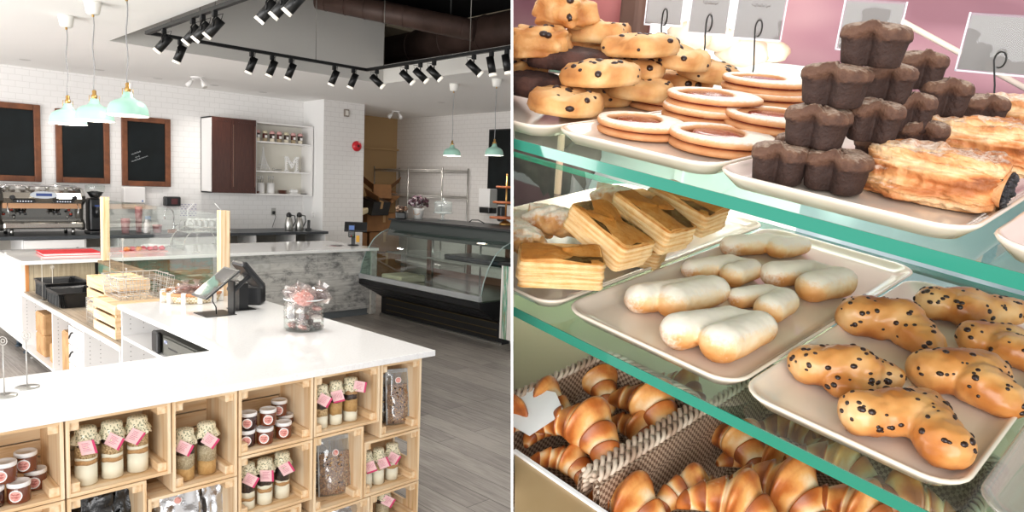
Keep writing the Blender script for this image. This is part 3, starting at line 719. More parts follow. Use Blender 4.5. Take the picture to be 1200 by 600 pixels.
def packet(label, x, y, z, s=.035, rz=0, tilt=0, grp='wrapped cookies in the woven tray', col=None, card=False, name='wrapped_cookie'):
    t = thing(name, label, 'packet', (x, y, z), 0, grp, M=RZ(rz) @ RX(tilt)); b = MB(); b.blob((0, 0, s*.5), (s, s*.8, s*.42), .15, 1.5, 10, 6, seed=x*50); part('cookie', b, col or m_cookie, t)
    b = MB(); b.blob((0, 0, s*.55), (s*1.22, s*1.05, s*.62), .45, 2.2, 14, 8, seed=y*40)
    rg = []; K = 14
    for h, r_ in ((.9, .35), (1.15, .22), (1.5, .40), (1.8, .62)): rg.append([(s*r_*cos(2*pi*i/K)*(1+.3*sin(i*2.1)), s*r_*sin(2*pi*i/K)*(1+.3*cos(i*1.7)), s*h+.15*s*sin(i*2.6)) for i in range(K)])
    b.rings(rg, 0, False, caps=False); part('film', b, m_wrap, t)
    if card: b = MB(); b.box(-s*.7, -s*1.12, s*.3, s*.7, -s*1.08, s*.85); part('card', b, m_whitelab, t)
    return t
rg = random.Random(5)
wl = ['at the left edge', 'at the front left', 'at the front right', 'at the right edge', 'in the middle', 'at the back left', 'at the back right', 'on top at the left', 'on top at the right']
for k, w_ in enumerate(wl):
    a = {0: 2.5, 1: -2.2, 2: -1.0, 3: -.2, 4: 0, 5: 1.9, 6: 1.0, 7: 2.6, 8: .3}[k]; rr = 0 if k == 4 else (.105 if k < 7 else .045)
    packet('cellophane wrapped chocolate cookie %s of the woven tray pile' % w_, 1.93+rr*cos(a), 5.0+rr*sin(a), .91+(.050 if k > 6 else .0), .044, rg.uniform(0, 6), rg.uniform(-.3, .3))

# ------------------------------------------------------------------ tablet till and card reader
def toW(px, py, z): v = atZ(px, py, z); return v
t = thing('tablet_till', 'tablet till tilted on a black metal stand, its dark glossy screen facing up', 'tablet', (1.84, 4.42, .9))
b = MB(); b.bbox(-.09, -.10, 0, .10, .10, .004, .001); part('base_plate', b, m_blackm, t)
b = MB(); b.box(.085, -.085, .004, .095, -.0, .21); part('arm', b, m_blackm, t)
Ms = T(.01, .0, .195) @ RY(R(-38))
b = MB(); b.bbox(-.135, -.115, -.006, .135, .115, .006, .004, 0, Ms); part('screen_housing', b, mat('dark_grey_housing', '#2c2d2f', .35), t)
b = MB(); b.box(-.122, -.100, .0060, .122, .100, .0072, 0, Ms); part('screen', b, mat('dark_screen', '#1a1d1e', .06, coat=1), t, 'glossy dark screen')
b = MB(); b.tube([(-.03, -.05, .15), (-.035, -.06, .09), (-.01, -.05, .05), (0, -.03, .006)], .004, 6); part('cable', b, m_black, t)
t = thing('card_reader', 'black customer screen and card reader behind the tablet till', 'card reader', (2.05, 4.50, .9))
b = MB(); b.bbox(-.07, -.07, 0, .07, .07, .004, .001); part('base_plate', b, m_blackm, t)
b = MB(); b.box(-.03, -.035, .004, .03, .035, .17); part('arm', b, m_blackm, t)
Ms = T(.05, .0, .22) @ RY(R(50)); b = MB(); b.bbox(-.12, -.10, -.02, .10, .08, .02, .012, 0, Ms); part('screen_housing', b, m_black, t)
Ms = T(-.03, -.03, .18) @ RY(R(-40)); b = MB(); b.bbox(-.08, -.05, -.015, .08, .05, .015, .01, 0, Ms); part('keypad_terminal', b, m_black, t)
b = MB()
for i in range(4):
    for j in range(3): b.cbox((-.06+i*.02, -.028+j*.024, .017), (.011, .014, .004), 0, Ms)
part('key', b, mat('grey_keys', '#77706a', .5), t)
t = thing('receipt_printer', 'black receipt printer with an orange button beside the card reader', 'printer', (2.20, 4.66, .9), R(-40))
b = MB(); b.bbox(-.075, -.07, 0, .075, .07, .13, .012); part('housing', b, m_black, t)
b = MB(); b.box(-.06, -.072, .07, -.03, -.068, .085); part('button', b, mat('orange_button', '#d27a2c', .5), t)

# ------------------------------------------------------------------ glass jar with treat packets
t = thing('treat_jar', 'large clear glass jar on the white counter packed with wrapped treats', 'jar', (2.05, 3.69, .9))
b = MB(); rj = .112; b.lathe([(rj-.012, 0), (rj-.002, .004), (rj, .015), (rj, .155), (rj-.006, .168), (rj-.004, .175), (rj+.001, .18), (rj-.003, .182), (rj-.007, .178), (rj-.01, .17), (rj-.004, .155), (rj-.004, .015), (rj-.02, .010), (.002, .010)], 48, caps=True); part('glass_wall', b, m_jarglass, t)
b = MB(); b.tube([((rj-.001)*cos(a), (rj-.001)*sin(a), .180) for a in [2*pi*i/48 for i in range(48)]], .004, 8, closed=True); part('rim', b, mat('glass_rim', '#dfe5e4', .1, coat=1, spec=.8), t)
k = 0
m_pinkcookie = mat('pink_iced_cookie', '#b4685c', .6, var=('#d9a49c', 50, .4, .6)); m_dk = mat('dark_truffle', '#3a2120', .6)
spots = [(-.05, -.06), (.05, -.06), (.0, .0), (-.06, .04), (.06, .04), (0, -.07)]
words = ['bottom left', 'bottom right', 'centre', 'back left', 'back right', 'front']
for lv in range(4):
    for i, (dx, dy) in enumerate(spots[:5 if lv < 3 else 4]):
        top = lv == 3
        packet('%s treat packet in the %s layer of the glass jar' % (words[i], ['lowest', 'second', 'third', 'heaped top'][lv]), 2.05+dx*(.95 if not top else .9), 3.69+dy*(.95 if not top else .9), .912+lv*.048+(0.0 if not top else .018), .031 if not top else .058, rg.uniform(0, 6), rg.uniform(-.6, .6) if not top else rg.uniform(.5, 1.1), 'treat packets in the glass jar', [m_pinkcookie, m_dk, m_whitelab][(i+lv) % 3] if not top else [m_pinkcookie, m_dk][(i) % 2], card=(i+lv) % 2 == 0, name='treat_packet')
# ================================================================== far counter, back counter and what stands there
# far counter with planks on its front
t = thing('long_counter', 'long white topped counter clad with grey, green and tan planks across the shop', 'counter')
b = MB(); b.box(1.50, 7.90, .865, 5.47, 9.15, .90); o = part('countertop', b, m_quartz, t); bv = o.modifiers.new('b', 'BEVEL'); bv.width = .003
b = MB(); b.box(3.30, 7.96, .10, 5.38, 7.99, .865); part('grey_plank_front', b, m_concrete, t)
b = MB(); b.box(2.28, 7.96, .10, 3.30, 7.99, .865); part('green_plank_front', b, m_teal, t)
b = MB(); b.box(1.56, 7.96, .10, 2.12, 7.99, .865); part('tan_plank_front', b, m_tanplank, t)
b = MB(); b.box(1.50, 7.98, .10, 1.54, 9.10, .865); part('end_panel', b, m_mel, t, 'plain white end panel')
b = MB(); b.box(1.535, 7.955, .10, 1.56, 7.99, .865); part('edge_board', b, mat('orange_edge_board', '#b97c45', .6), t, 'orange brown edge board')
b = MB(); b.box(3.30, 7.955, .66, 3.98, 7.962, .80); part('pale_plank', b, mat('pale_grey_plank', '#c9c8c4', .6, var=('#b6b5b0', 14, .4, .6)), t)
b = MB(); b.box(5.38, 7.93, .02, 5.46, 8.02, .865); part('corner_post', b, mat('whitewashed_post', '#d9d6cf', .6, var=('#b9b4aa', 18, .45, .7)), t)
b = MB(); b.box(1.6, 8.02, 0, 5.40, 8.05, .10); part('kick_board', b, mat('grey_kick', '#7f8588', .5), t)
b = MB(); b.box(1.54, 9.08, .1, 5.40, 9.10, .86); part('back_panel', b, m_mel, t)
for x, y in ((1.55, 8.05), (1.55, 8.4)):
    b = MB(); b.cyl((x, y, 0), (x, y, .10), .022, n=12); b.cyl((x, y, 0), (x, y, .018), .034, n=12); part('leg', b, mat('dark_leg', '#2f3b45', .4), t)
# red folder
t = thing('red_folder', 'bright red folder lying on the far end of the long counter', 'folder', (2.02, 8.50, .9), R(-4))
m_red = mat('red_vinyl', '#e0202c', .35, bmp=(8, .2, .01))
b = MB(); b.bbox(-.26, -.21, .0, .26, .21, .004, .001); part('back_cover', b, m_red, t)
b = MB(); b.box(-.245, -.20, .004, .25, .20, .022); part('papers', b, m_whitelab, t)
b = MB(); b.bbox(-.26, -.21, .022, .26, .21, .028, .001); part('front_cover', b, m_red, t)
# pastries and napkins behind the screen
solo('paper_napkins', MB().blob((0, 0, .02), (.13, .09, .025), .7, 3, 20, 8, seed=3), mat('napkin_white', '#f3f2f0', .7), 'crumpled white paper napkins on the long counter behind the screen', 'napkins', (2.95, 8.75, .905))
t = thing('pastry_board', 'pink and orange wrapped sweets on a flat board behind the screen', 'sweets', (2.72, 8.45, .9))
b = MB(); b.bbox(-.2, -.10, 0, .24, .12, .012, .003); part('board', b, mat('pink_paper', '#dca3a0', .6), t)
for i in range(7): b = MB(); b.blob((0, 0, 0), (.035, .03, .025), .2, 2, 10, 6, seed=i); part('sweet', b, [mat('orange_sweet', '#d98a3e', .4), mat('pink_sweet', '#c9485a', .4)][i % 2 if i < 4 else 1], t, loc=(-.16+.06*i, -.02+.03*(i % 2), .036))
# curved acrylic cover on the long counter
t = thing('acrylic_cover', 'clear curved acrylic food cover standing on the long counter', 'food cover', (3.42, 8.62, .9)); b = MB()
pts = [(-.27*cos(a), 0, .26*sin(a)**.8) for a in [pi*i/14 for i in range(15)]]
prof = [(p[0], p[2]) for p in pts]; K = len(prof)
b.add([(x, -.2, z+.004) for x, z in prof]+[(x, .2, z+.004) for x, z in prof], [(i, i+1, K+i+1, K+i) for i in range(K-1)], 0, True)
part('curved_pane', b, m_glass, t)
for s in (-1, 1): b = MB(); b.tube([(x, s*.2, z+.004) for x, z in prof], .005, 6); part('rim', b, m_wire, t)
sign_rod('card holder between the curved cover and the right post of the screen', 3.22, 8.2, .9, .20, .02, .03)
for k, (x, y, l) in enumerate(((5.05, 8.35, 'flat'), )):
    t = thing('paper_leaflets', 'small printed leaflets lying on the long counter near the payment terminal', 'leaflets', (x, y, .9), .3)
    for j in range(3): b = MB(); b.box(-.08+.05*j, -.05, .001+.002*j, .06+.05*j, .05, .002+.002*j); part('leaflet', b, [m_whitelab, mat('leaflet_pink', '#b98a92', .6), m_black][j], t)
# payment terminal
t = thing('payment_terminal', 'black payment terminal and small till screen on the long counter beside the opening', 'terminal', (5.36, 8.35, .9), R(-35))
b = MB(); b.lathe([(.075, 0), (.075, .008), (.06, .014), (.03, .016)], 24); part('base', b, m_black, t)
b = MB(); b.box(-.025, -.02, .01, .025, .02, .20); part('stand', b, m_black, t)
b = MB(); b.bbox(-.045, -.012, -.09, .045, .02, .09, .01, 0, T(-.02, -.045, .20) @ RX(R(-18))); o = part('keypad_body', b, m_black, t)
b = MB(); b.box(-.034, -.0145, .01, .034, -.012, .07, 0, T(-.02, -.045, .20) @ RX(R(-18))); part('screen', b, mat('lit_screen', '#4a5a7a', .2, emis=('#6a86c4', .5)), t)
b = MB()
for i in range(4):
    for j in range(3): b.box(-.03+j*.022, -.0145, -.08+i*.018, -.014+j*.022, -.012, -.068+i*.018, [0, 1, 2][j] if i == 0 else 0, T(-.02, -.045, .20) @ RX(R(-18)))
part('keys', b, [mat('grey_key', '#8b8b8b', .5), mat('red_key', '#b33', .5) if False else mat('red_key', '#b03030', .5), mat('green_key', '#3a8a4a', .5)], t)
b = MB(); b.bbox(-.15, -.012, -.09, .15, .012, .09, .004, 0, T(.03, .03, .25) @ RX(R(-50))); part('tablet', b, m_black, t)
b = MB(); b.box(.04, -.055, .05, .085, -.05, .14); part('yellow_sticker', b, mat('yellow_sticker', '#e0a52a', .5), t)

# back counter
t = thing('back_counter', 'white cabinets with a dark worktop along the back wall', 'counter')
b = MB(); b.box(.9, 10.28, .905, 6.13, 11.14, .945); part('worktop', b, mat('charcoal_worktop', '#3b3f43', .35), t)
m_cav = mat('cabinet_interior', '#a9a39a', .7)
b = MB(); b.box(.9, 10.95, 0, 6.1, 10.98, .9); part('back_panel', b, m_cav, t)
segs = [(.95, 1.95, 0), (2.00, 2.62, 1), (2.66, 3.02, 0), (3.05, 3.70, 1), (3.72, 4.35, 1), (4.95, 5.55, 0), (5.60, 6.08, 0)]
for x in (.93, 1.96, 2.64, 3.03, 3.71, 4.36, 4.92, 5.57, 6.10): b = MB(); b.box(x, 10.34, .05, x+.02, 10.95, .9); part('gable', b, m_mel, t)
for x0, x1 in ((1.98, 2.64), (3.05, 3.71), (3.73, 4.36)):
    b = MB(); b.bbox(x0+.003, 10.32, .67, x1-.003, 10.34, .895, .002); d = part('drawer_front', b, m_mel, t)
    b = MB(); b.cyl((x1-.09, 10.32, .78), (x1-.09, 10.30, .78), .016, .02, n=14); part('knob', b, m_black, d)
for x0, x1 in ((.95, 1.96), (2.66, 3.03), (4.38, 4.92), (4.94, 5.57), (5.59, 6.10)):
    b = MB(); b.box(x0, 10.34, .62, x1, 10.95, .64); part('shelf', b, m_mel, t)
for x0, x1 in ((1.98, 2.64), (3.05, 3.71), (3.73, 4.36)):
    b = MB(); b.bbox(x0+.003, 10.32, .08, x1-.003, 10.34, .665, .002); part('door', b, m_mel, t)
for i, (x, lab) in enumerate(((5.0, 'dark tray in the open shelf at the right of the back counter'), (5.66, 'dark tray in the last open shelf under the coffee flasks'))):
    solo('storage_tray', MB().bbox(-.0, 0, 0, .40, .4, .10, .01), m_black, lab, 'tray', (x, 10.4, .641), group='dark trays under the back counter')
# espresso machines
def espresso(label, cx, cy, z):
    t = thing('espresso_machine', label, 'espresso machine', (cx, cy, z), 0, 'espresso machines')
    st = mat('espresso_steel', '#a9a49a', .22, .9); dk = mat('espresso_dark', '#34322e', .3, .4); br = mat('espresso_copper', '#c79a76', .35, .6)
    W = .42
    def side(x): # rounded side panel profile in y-z
        pr = [(-.20, .06), (.24, .06), (.26, .40), (.20, .55), (.02, .60), (-.16, .585), (-.25, .50), (-.27, .43), (-.16, .38), (-.14, .20), (-.24, .14), (-.24, .09)]
        return [(x, p[0], p[1]) for p in pr]
    for s in (-1, 1):
        b = MB(); b.rings([side(s*W), side(s*(W+.035))] if s > 0 else [side(-(W+.035)), side(-W)], 0, False); part('side_panel', b, dk, t)
    b = MB(); b.box(-W, .0, .10, W, .24, .56); part('body', b, st, t)
    b = MB(); b.box(-W, -.17, .19, W, .0, .205); b.box(-W, -.02, .205, W, .0, .40); part('work_backplate', b, mat('mirror_steel', '#6f6c66', .12, .9), t)
    b = MB(); b.bbox(-W-.01, -.27, .085, W+.01, .0, .165, .015); part('drip_tray', b, st, t, 'rounded steel drip tray')
    b = MB(); b.rings([[(-W, -.22, .40), (-W, -.26, .46), (-W, -.19, .53), (-W, 0, .56), (-W, 0, .40)], [(W, -.22, .40), (W, -.26, .46), (W, -.19, .53), (W, 0, .56), (W, 0, .40)]], 0, False); part('front_hood', b, st, t)
    b = MB(); b.box(-W, -.20, .335, W, -.04, .40, 0); part('copper_strip', b, br, t, 'copper coloured strip')
    b = MB(); K = 20; b.rings([[(.15*cos(2*pi*i/K), -.262, .505+.045*sin(2*pi*i/K)) for i in range(K)], [(.15*cos(2*pi*i/K), -.20, .505+.045*sin(2*pi*i/K)) for i in range(K)]], 0, False); part('name_plate', b, m_chrome, t)
    b = MB(); b.box(-.085, -.266, .49, .085, -.262, .525); part('display', b, mat('blue_display', '#27345c', .2, emis=('#4a63b0', .3)), t)
    for s in (-1, 1):
        b = MB(); b.rings([[(s*.21+.12*cos(2*pi*i/K), -.275, .425+.025*sin(2*pi*i/K)) for i in range(K)], [(s*.21+.12*cos(2*pi*i/K), -.22, .425+.025*sin(2*pi*i/K)) for i in range(K)]], 0, False); c = part('button_panel', b, m_black, t)
        b = MB()
        for i in range(6): b.cyl((s*.21-.07+.028*i, -.276, .425), (s*.21-.07+.028*i, -.28, .425), .008, n=8)
        part('buttons', b, mat('lit_buttons', '#dfe5f2', .3), c)
        gx = s*.18-.03
        b = MB(); b.cyl((gx, -.14, .40), (gx, -.14, .31), .05, .045, n=20); g = part('group_head', b, m_chrome, t)
        b = MB(); b.cyl((gx, -.14, .31), (gx, -.14, .275), .038, n=18); b.tube([(gx, -.17, .295), (gx, -.26, .285), (gx, -.33, .27)], [.010, .014, .012], 8); b.tube([(gx-.02, -.14, .275), (gx-.025, -.14, .25)], .006, 6); b.tube([(gx+.02, -.14, .275), (gx+.025, -.14, .25)], .006, 6); part('portafilter', b, m_black, g)
        b = MB(); b.cyl((s*.33, -.255, .47), (s*.33, -.30, .475), .028, .024, n=16); part('steam_knob', b, m_black, t)
        b = MB(); b.tube([(s*.37, -.2, .40), (s*.38, -.25, .34), (s*.36, -.27, .24)], .006, 8); part('steam_wand', b, m_chrome, t)
    b = MB()
    for s in (-1, 1):
        for y in (-.18, .18): b.cyl((s*.33, y, 0), (s*.33, y, .09), .022, .018, n=12)
    for i, o_ in enumerate([(-.33, -.18), (.33, -.18), (-.33, .18), (.33, .18)]):
        q = MB(); q.cyl((o_[0], o_[1], 0), (o_[0], o_[1], .09), .022, .018, n=12); part('foot', q, m_steel, t)
    for y in (-.14, .16): b = MB(); b.tube([(-W-.02, y, .56), (-W+.05, y, .615), (W-.05, y, .615), (W+.02, y, .56)], .012, 8); part('cup_rail', b, m_chrome, t)
    rgl = random.Random(2)
    for i in range(7):
        q = MB(); q.lathe([(.02, 0), (.034, .045), (.032, .045), (.018, .003)], 14); part('cup', q, m_whitelab if i % 2 else m_steel, t, loc=(-.32+.105*i, .04, .565))
    # see-through side with fittings
    for s in (-1, 1):
        b = MB()
        for i in range(7): b.blob((s*.33+rgl.uniform(-.06, .06), -.03, .22+.018*i), (.018, .012, .014), .3, 2, 8, 5, seed=i, mi=i % 3)
        part('side_fittings', b, [m_steel, m_black, mat('red_valve', '#b8402c', .4)], t)
    return t
espresso('large steel two group espresso machine on the back counter', 2.22, 10.66, .945)
espresso('second espresso machine cut off by the left photo edge', 1.24, 10.66, .945)
# grinder
t = thing('coffee_grinder', 'black coffee grinder with clear bean hopper beside the espresso machine', 'coffee grinder', (2.84, 10.60, .945))
b = MB(); b.bbox(-.10, -.14, 0, .10, .16, .04, .01); part('base', b, m_black, t)
b = MB(); b.bbox(-.085, -.05, .04, .085, .14, .47, .02); part('body', b, m_black, t)
b = MB(); b.cyl((0, -.10, .22), (0, -.10, .36), .03, .045, n=16); part('doser', b, m_black, t)
b = MB(); b.box(-.02, -.055, .30, .05, -.05, .38); part('display', b, mat('blue_display', '#27345c'), t)
b = MB(); b.lathe([(.06, .47), (.11, .56), (.115, .60), (.11, .64)], 24, caps=False); part('hopper', b, m_jarglass, t)
b = MB(); b.lathe([(.055, .475), (.098, .55), (.02, .565)], 20); part('beans', b, m_black, t)
b = MB(); b.lathe([(.115, .60), (.118, .61), (.115, .635), (.05, .65), (.01, .652)], 24); part('hopper_lid', b, m_jarglass, t)
b = MB(); b.tube([(.04, -.14, .05), (.05, -.17, .10), (.045, -.16, .17)], .008, 8); b.cyl((.04, -.15, .04), (.06, -.15, .06), .02, n=12); part('tamper', b, m_chrome, t)
# cups, bottle, tap
def cupstack(label, x, h, r, y=10.62, col='#d99a9c', n=3):
    t = thing('paper_cup', label, 'cup', (x, y, .945), 0, 'pink paper cup stacks by the sink'); m = mat('pink_cup', col, .6)
    b = MB(); b.lathe([(r*.8, 0), (r, h*.72), (r*1.05, h*.73), (r*1.05, h*.76)], 20); part('cup_body', b, m, t)
    for k in range(n): q = MB(); z = h*(.76+.08*k); q.lathe([(r*1.0, z), (r*1.04, z+h*.06), (r*1.07, z+h*.07), (r*1.07, z+h*.08)], 20); part('stacked_rim', q, m, t)
    return t
cupstack('short stack of pink paper cups left of the spray bottle', 3.21, .20, .055)
cupstack('tall stack of pink paper cups behind the spray bottle', 3.42, .36, .045, 10.75)
cupstack('low wide pink paper cup right of the spray bottle', 3.62, .13, .062, n=1)
t = thing('spray_bottle', 'white spray bottle with a blue trigger between the pink cups', 'bottle', (3.46, 10.55, .945))
b = MB(); b.lathe([(.038, 0), (.04, .01), (.04, .12), (.018, .17), (.015, .19)], 18); part('bottle_body', b, mat('translucent_white', '#e9dedd', .3), t)
b = MB(); b.bbox(-.02, -.015, .19, .05, .015, .235, .004); b.tube([(.03, 0, .20), (.055, 0, .17)], .006, 6); part('trigger_head', b, mat('blue_trigger', '#a9b8d2', .4), t)
t = thing('kitchen_tap', 'chrome gooseneck tap at the back counter sink', 'tap', (3.88, 10.72, .945), R(-60))
b = MB(); b.lathe([(.028, 0), (.028, .01), (.02, .02), (.018, .10), (.02, .11)], 18); part('base', b, m_chrome, t)
b = MB(); b.tube([(0, 0, .10)]+[(0, -.09+.09*cos(a), .24+.10*sin(a)) for a in [pi*i/10 for i in range(11)]]+[(0, -.18, .19)], .011, 10); part('spout', b, m_chrome, t)
b = MB(); b.tube([(0.02, 0, .08), (.07, 0, .11), (.09, 0, .13)], .006, 8); part('lever', b, m_chrome, t)
solo('scrub_brush', MB().bbox(-.06, -.03, 0, .06, .03, .035, .008).box(-.055, -.025, .035, .055, .025, .05, 0), mat('brown_brush', '#8f5f45', .8, bmp=(120, .6, .004)), 'brown scrubbing brush by the tap', 'brush', (3.78, 10.50, .946))
# dish rack with dome behind the screen
t = thing('dish_rack', 'pale arched dish drainer on the back counter right of the tap', 'dish rack', (4.28, 10.62, .945)); b = MB()
for k in range(9):
    x = -.30+.075*k; b.tube([(x, -.16, .02), (x, -.16, .13), (x, -.08, .17), (x, .08, .17), (x, .16, .13), (x, .16, .02)], .004, 5)
b.tube([(-.31, -.16, .02), (.31, -.16, .02), (.31, .16, .02), (-.31, .16, .02)], .006, 6, closed=True); part('rack', b, m_wire, t)
b = MB(); b.bbox(-.32, -.17, 0, .32, .17, .016, .004); part('drip_tray', b, mat('pale_tray', '#dcdcda', .4), t)
b = MB()
for s in (-1, 1): b.tube([(s*.16, 0, .01), (s*.24, 0, .20), (s*.24, 0, .32), (s*.15, 0, .42)], .008, 8)
part('arched_handle', b, m_white, t)
for i in range(5): solo('white_dish', MB().lathe([(.03, 0), (.075, .02), (.078, .026), (.03, .008)], 20, M=RX(R(80))), mat('glazed_white', '#eeedeb', .2), ['leftmost', 'second', 'middle', 'fourth', 'rightmost'][i]+' white dish upright in the drainer', 'dish', (4.08+.09*i, 10.62, 1.065), group='dishes in the drainer')
# paper towel dispenser, black box, notes on the wall
t = thing('towel_dispenser', 'white paper towel dispenser on the back wall above the pink cups', 'dispenser', (3.46, 11.15, 1.27))
b = MB(); b.bbox(-.145, -.13, .07, .145, -.001, .30, .01); part('cover', b, m_mel, t)
b = MB(); b.bbox(-.14, -.125, 0, .14, -.001, .068, .008); part('chute', b, mat('warm_grey_plastic', '#b9b4ac', .5), t)
b = MB(); b.cyl((.10, -.1305, .10), (.10, -.132, .10), .012, n=12); part('badge', b, mat('blue_badge', '#3c6fb5', .5), t)
b = MB(); b.cyl((0, -.126, .035), (0, -.129, .035), .012, n=12); part('sensor', b, mat('cream_sensor', '#dccfa4', .5), t)
t = thing('wall_speaker', 'small black box with a reddish front on the back wall', 'speaker', (3.99, 11.15, 1.30))
b = MB(); b.bbox(-.11, -.12, 0, .11, -.001, .14, .012); part('housing', b, m_black, t); b = MB(); b.box(-.03, -.123, .03, .06, -.12, .11); part('front_panel', b, mat('dull_red_front', '#54282a', .5), t)
def notes_mat():
    m, nt, b = nmat('printed_notice'); v = coords(nt, 'Object', (1, 1, 1)); br = nt.nodes.new('ShaderNodeTexBrick'); sp = nt.nodes.new('ShaderNodeSeparateXYZ'); cb = nt.nodes.new('ShaderNodeCombineXYZ')
    nt.links.new(v, sp.inputs[0]); nt.links.new(sp.outputs[0], cb.inputs[0]); nt.links.new(sp.outputs[2], cb.inputs[1]); nt.links.new(cb.outputs[0], br.inputs['Vector'])
    br.inputs['Scale'].default_value = 1; br.inputs['Brick Width'].default_value = .05; br.inputs['Row Height'].default_value = .033; br.inputs['Mortar Size'].default_value = .011
    br.inputs['Color1'].default_value = lin('#8b86ad'); br.inputs['Color2'].default_value = lin('#b9b4c8'); br.inputs['Mortar'].default_value = lin('#eceaea')
    nt.links.new(br.outputs['Color'], b.inputs['Base Color']); return m
m_note = notes_mat()
solo('wall_notice', MB().box(0, -.004, 0, .24, 0, .20), m_note, 'printed notice in purple lines on the back wall right of the black box', 'notice', (4.13, 11.149, 1.14))
# thermos flasks, phone, outlet
def flask(label, x):
    t = thing('coffee_flask', label, 'flask', (x, 10.55, .945), R(-30), 'steel coffee flasks'); b = MB()
    b.lathe([(.062, 0), (.066, .01), (.064, .12), (.050, .19), (.035, .225)], 24); part('flask_body', b, m_steel, t)
    b = MB(); b.lathe([(.036, .222), (.042, .235), (.038, .27), (.02, .29), (.005, .295)], 20); b.tube([(0, -.03, .25), (0, -.06, .27)], .010, 8); part('stopper', b, m_black, t)
    b = MB(); b.tube([(.035, 0, .25), (.09, 0, .24), (.10, 0, .15), (.06, 0, .06)], .009, 8); part('handle', b, m_black, t); return t
flask('left steel coffee flask with a black handle', 5.58); flask('right steel coffee flask with a black handle', 5.76)
t = thing('cordless_phone', 'black cordless phone standing right of the coffee flasks', 'phone', (5.93, 10.56, .945), R(-40))
b = MB(); b.bbox(-.045, -.045, 0, .045, .045, .035, .008); part('cradle', b, m_black, t); b = MB(); b.bbox(-.022, -.01, .03, .022, .018, .17, .006, 0, RX(R(-8))); part('handset', b, m_black, t)
t = thing('wall_outlet', 'metal wall outlet with a black plug on the back wall above the flasks', 'outlet', (5.62, 11.148, 1.16)); b = MB(); b.bbox(-.04, -.006, 0, .04, 0, .12, .003); part('plate', b, m_steel, t)
b = MB(); b.bbox(-.022, -.03, .02, .022, -.006, .07, .005); b.tube([(0, -.03, .04), (.01, -.06, -.02), (0, -.03, -.10), (-.03, -.02, -.20)], .004, 6); part('plug', b, m_black, t)
t = thing('wall_dispenser', 'small white box on the column side wall', 'box', (6.148, 10.8, 1.15)); b = MB(); b.bbox(-.03, -.03, 0, 0, .03, .08, .006); part('cover', b, m_mel, t)

# ------------------------------------------------------------------ chalkboards
def wood_frame_mat():
    return mat('walnut_frame', '#7d4a2c', .5, var=('#5a331e', 9, .35, .7), sc=(1, 1, 1))
m_frame = wood_frame_mat(); m_slate = mat('slate_black', '#0c1112', .5, var=('#161d1f', 3, .4, .75), spec=.25)
def chalkboard(label, x0, x1, z0, z1, writing=False):
    t = thing('chalkboard', label, 'chalkboard', ((x0+x1)/2, 11.149, z0), 0, 'framed chalkboards on the back wall'); W = (x1-x0)/2; Hh = z1-z0; fw = .075
    b = MB(); b.box(-W+.02, -.02, .02, W-.02, -.001, Hh-.02); s = part('slate', b, m_slate, t)
    for (a, c, d, e) in ((-W, -W+fw, 0, Hh), (W-fw, W, 0, Hh), (-W+fw, W-fw, 0, fw), (-W+fw, W-fw, Hh-fw, Hh)):
        b = MB(); b.bbox(a, -.045, d, c, -.001, e, .005); part('frame_rail', b, m_frame, t)
    if writing:
        ch_ = mat('chalk', '#c9cdcf', .9); b = MB(); rg_ = random.Random(4)
        for row, (x, z, n) in enumerate(((-.20, .445, 4), (-.15, .405, 2), (-.20, .345, 7))):
            pts = []
            for i in range(n*9):
                u = i/8; pts.append((x+u*.028, -.0215, z+u*.012+.009*sin(i*1.5)*(.6+.5*rg_.random())+(.012 if i % 9 == 4 else 0)))
            b.tube(pts, .0016, 4)
        part('chalk_writing', b, ch_, s)
    return t
chalkboard('blank chalkboard in a walnut frame at the left photo edge', 1.62, 2.35, 1.60, 2.60)
chalkboard('blank chalkboard in a walnut frame above the coffee grinder', 2.52, 3.17, 1.60, 2.58)
chalkboard('walnut framed chalkboard with a few words in white chalk', 3.325, 3.985, 1.58, 2.57, True)

# ------------------------------------------------------------------ wall cabinet and open shelves
t = thing('wall_cabinet', 'tall white wall cabinet with a dark brown wooden door', 'cabinet', (4.44, 11.149, 1.515)); W = .69; Hh = 1.135
b = MB(); b.box(0, -.37, 0, .02, 0, Hh); b.box(0, -.37, 0, W, 0, .02); b.box(0, -.37, Hh-.02, W, 0, Hh); b.box(W-.02, -.37, 0, W, 0, Hh); b.box(0, -.02, 0, W, 0, Hh); part('carcass', b, m_mel, t)
m_wenge = mat('dark_brown_wood', '#47241a', .35, var=('#331710', 7, .35, .7), sc=(12, 12, .8))
for k, (x0, x1) in enumerate(((.006, W/2-.002), (W/2+.002, W-.004))):
    b = MB(); b.bbox(x0, -.392, .004, x1, -.372, Hh-.004, .003); d = part('door', b, m_wenge, t)
    b = MB()
    for (a, c, e, f_) in ((x0, x0+.05, .004, Hh-.004), (x1-.05, x1, .004, Hh-.004), (x0+.05, x1-.05, .004, .06), (x0+.05, x1-.05, Hh-.06, Hh-.004)): b.box(a, -.398, e, c, -.392, f_)
    part('door_frame', b, m_wenge, d)
    b = MB(); b.box(x1-.018, -.404, .10, x1-.010, -.398, Hh-.10); part('pull_strip', b, mat('brown_alu', '#8a6e60', .3, .7), d)
t = thing('open_shelf', 'white open wall shelf with three levels right of the dark cabinet', 'shelf', (5.135, 11.149, 1.50)); W = .99; m_cream = mat('cream_melamine', '#e6e2d6', .5)
for x in (0, W-.02): part('side', MB().box(x, -.36, 0, x+.02, 0, Hh), m_mel, t)
b = MB(); b.box(0, -.015, 0, W, 0, Hh); part('back_panel', b, m_cream, t)
SH = (0, .36, .82, Hh-.02)
for z in SH: b = MB(); b.box(.02, -.36, z, W-.02, -.015, z+.02); part('shelf_board', b, m_mel, t)
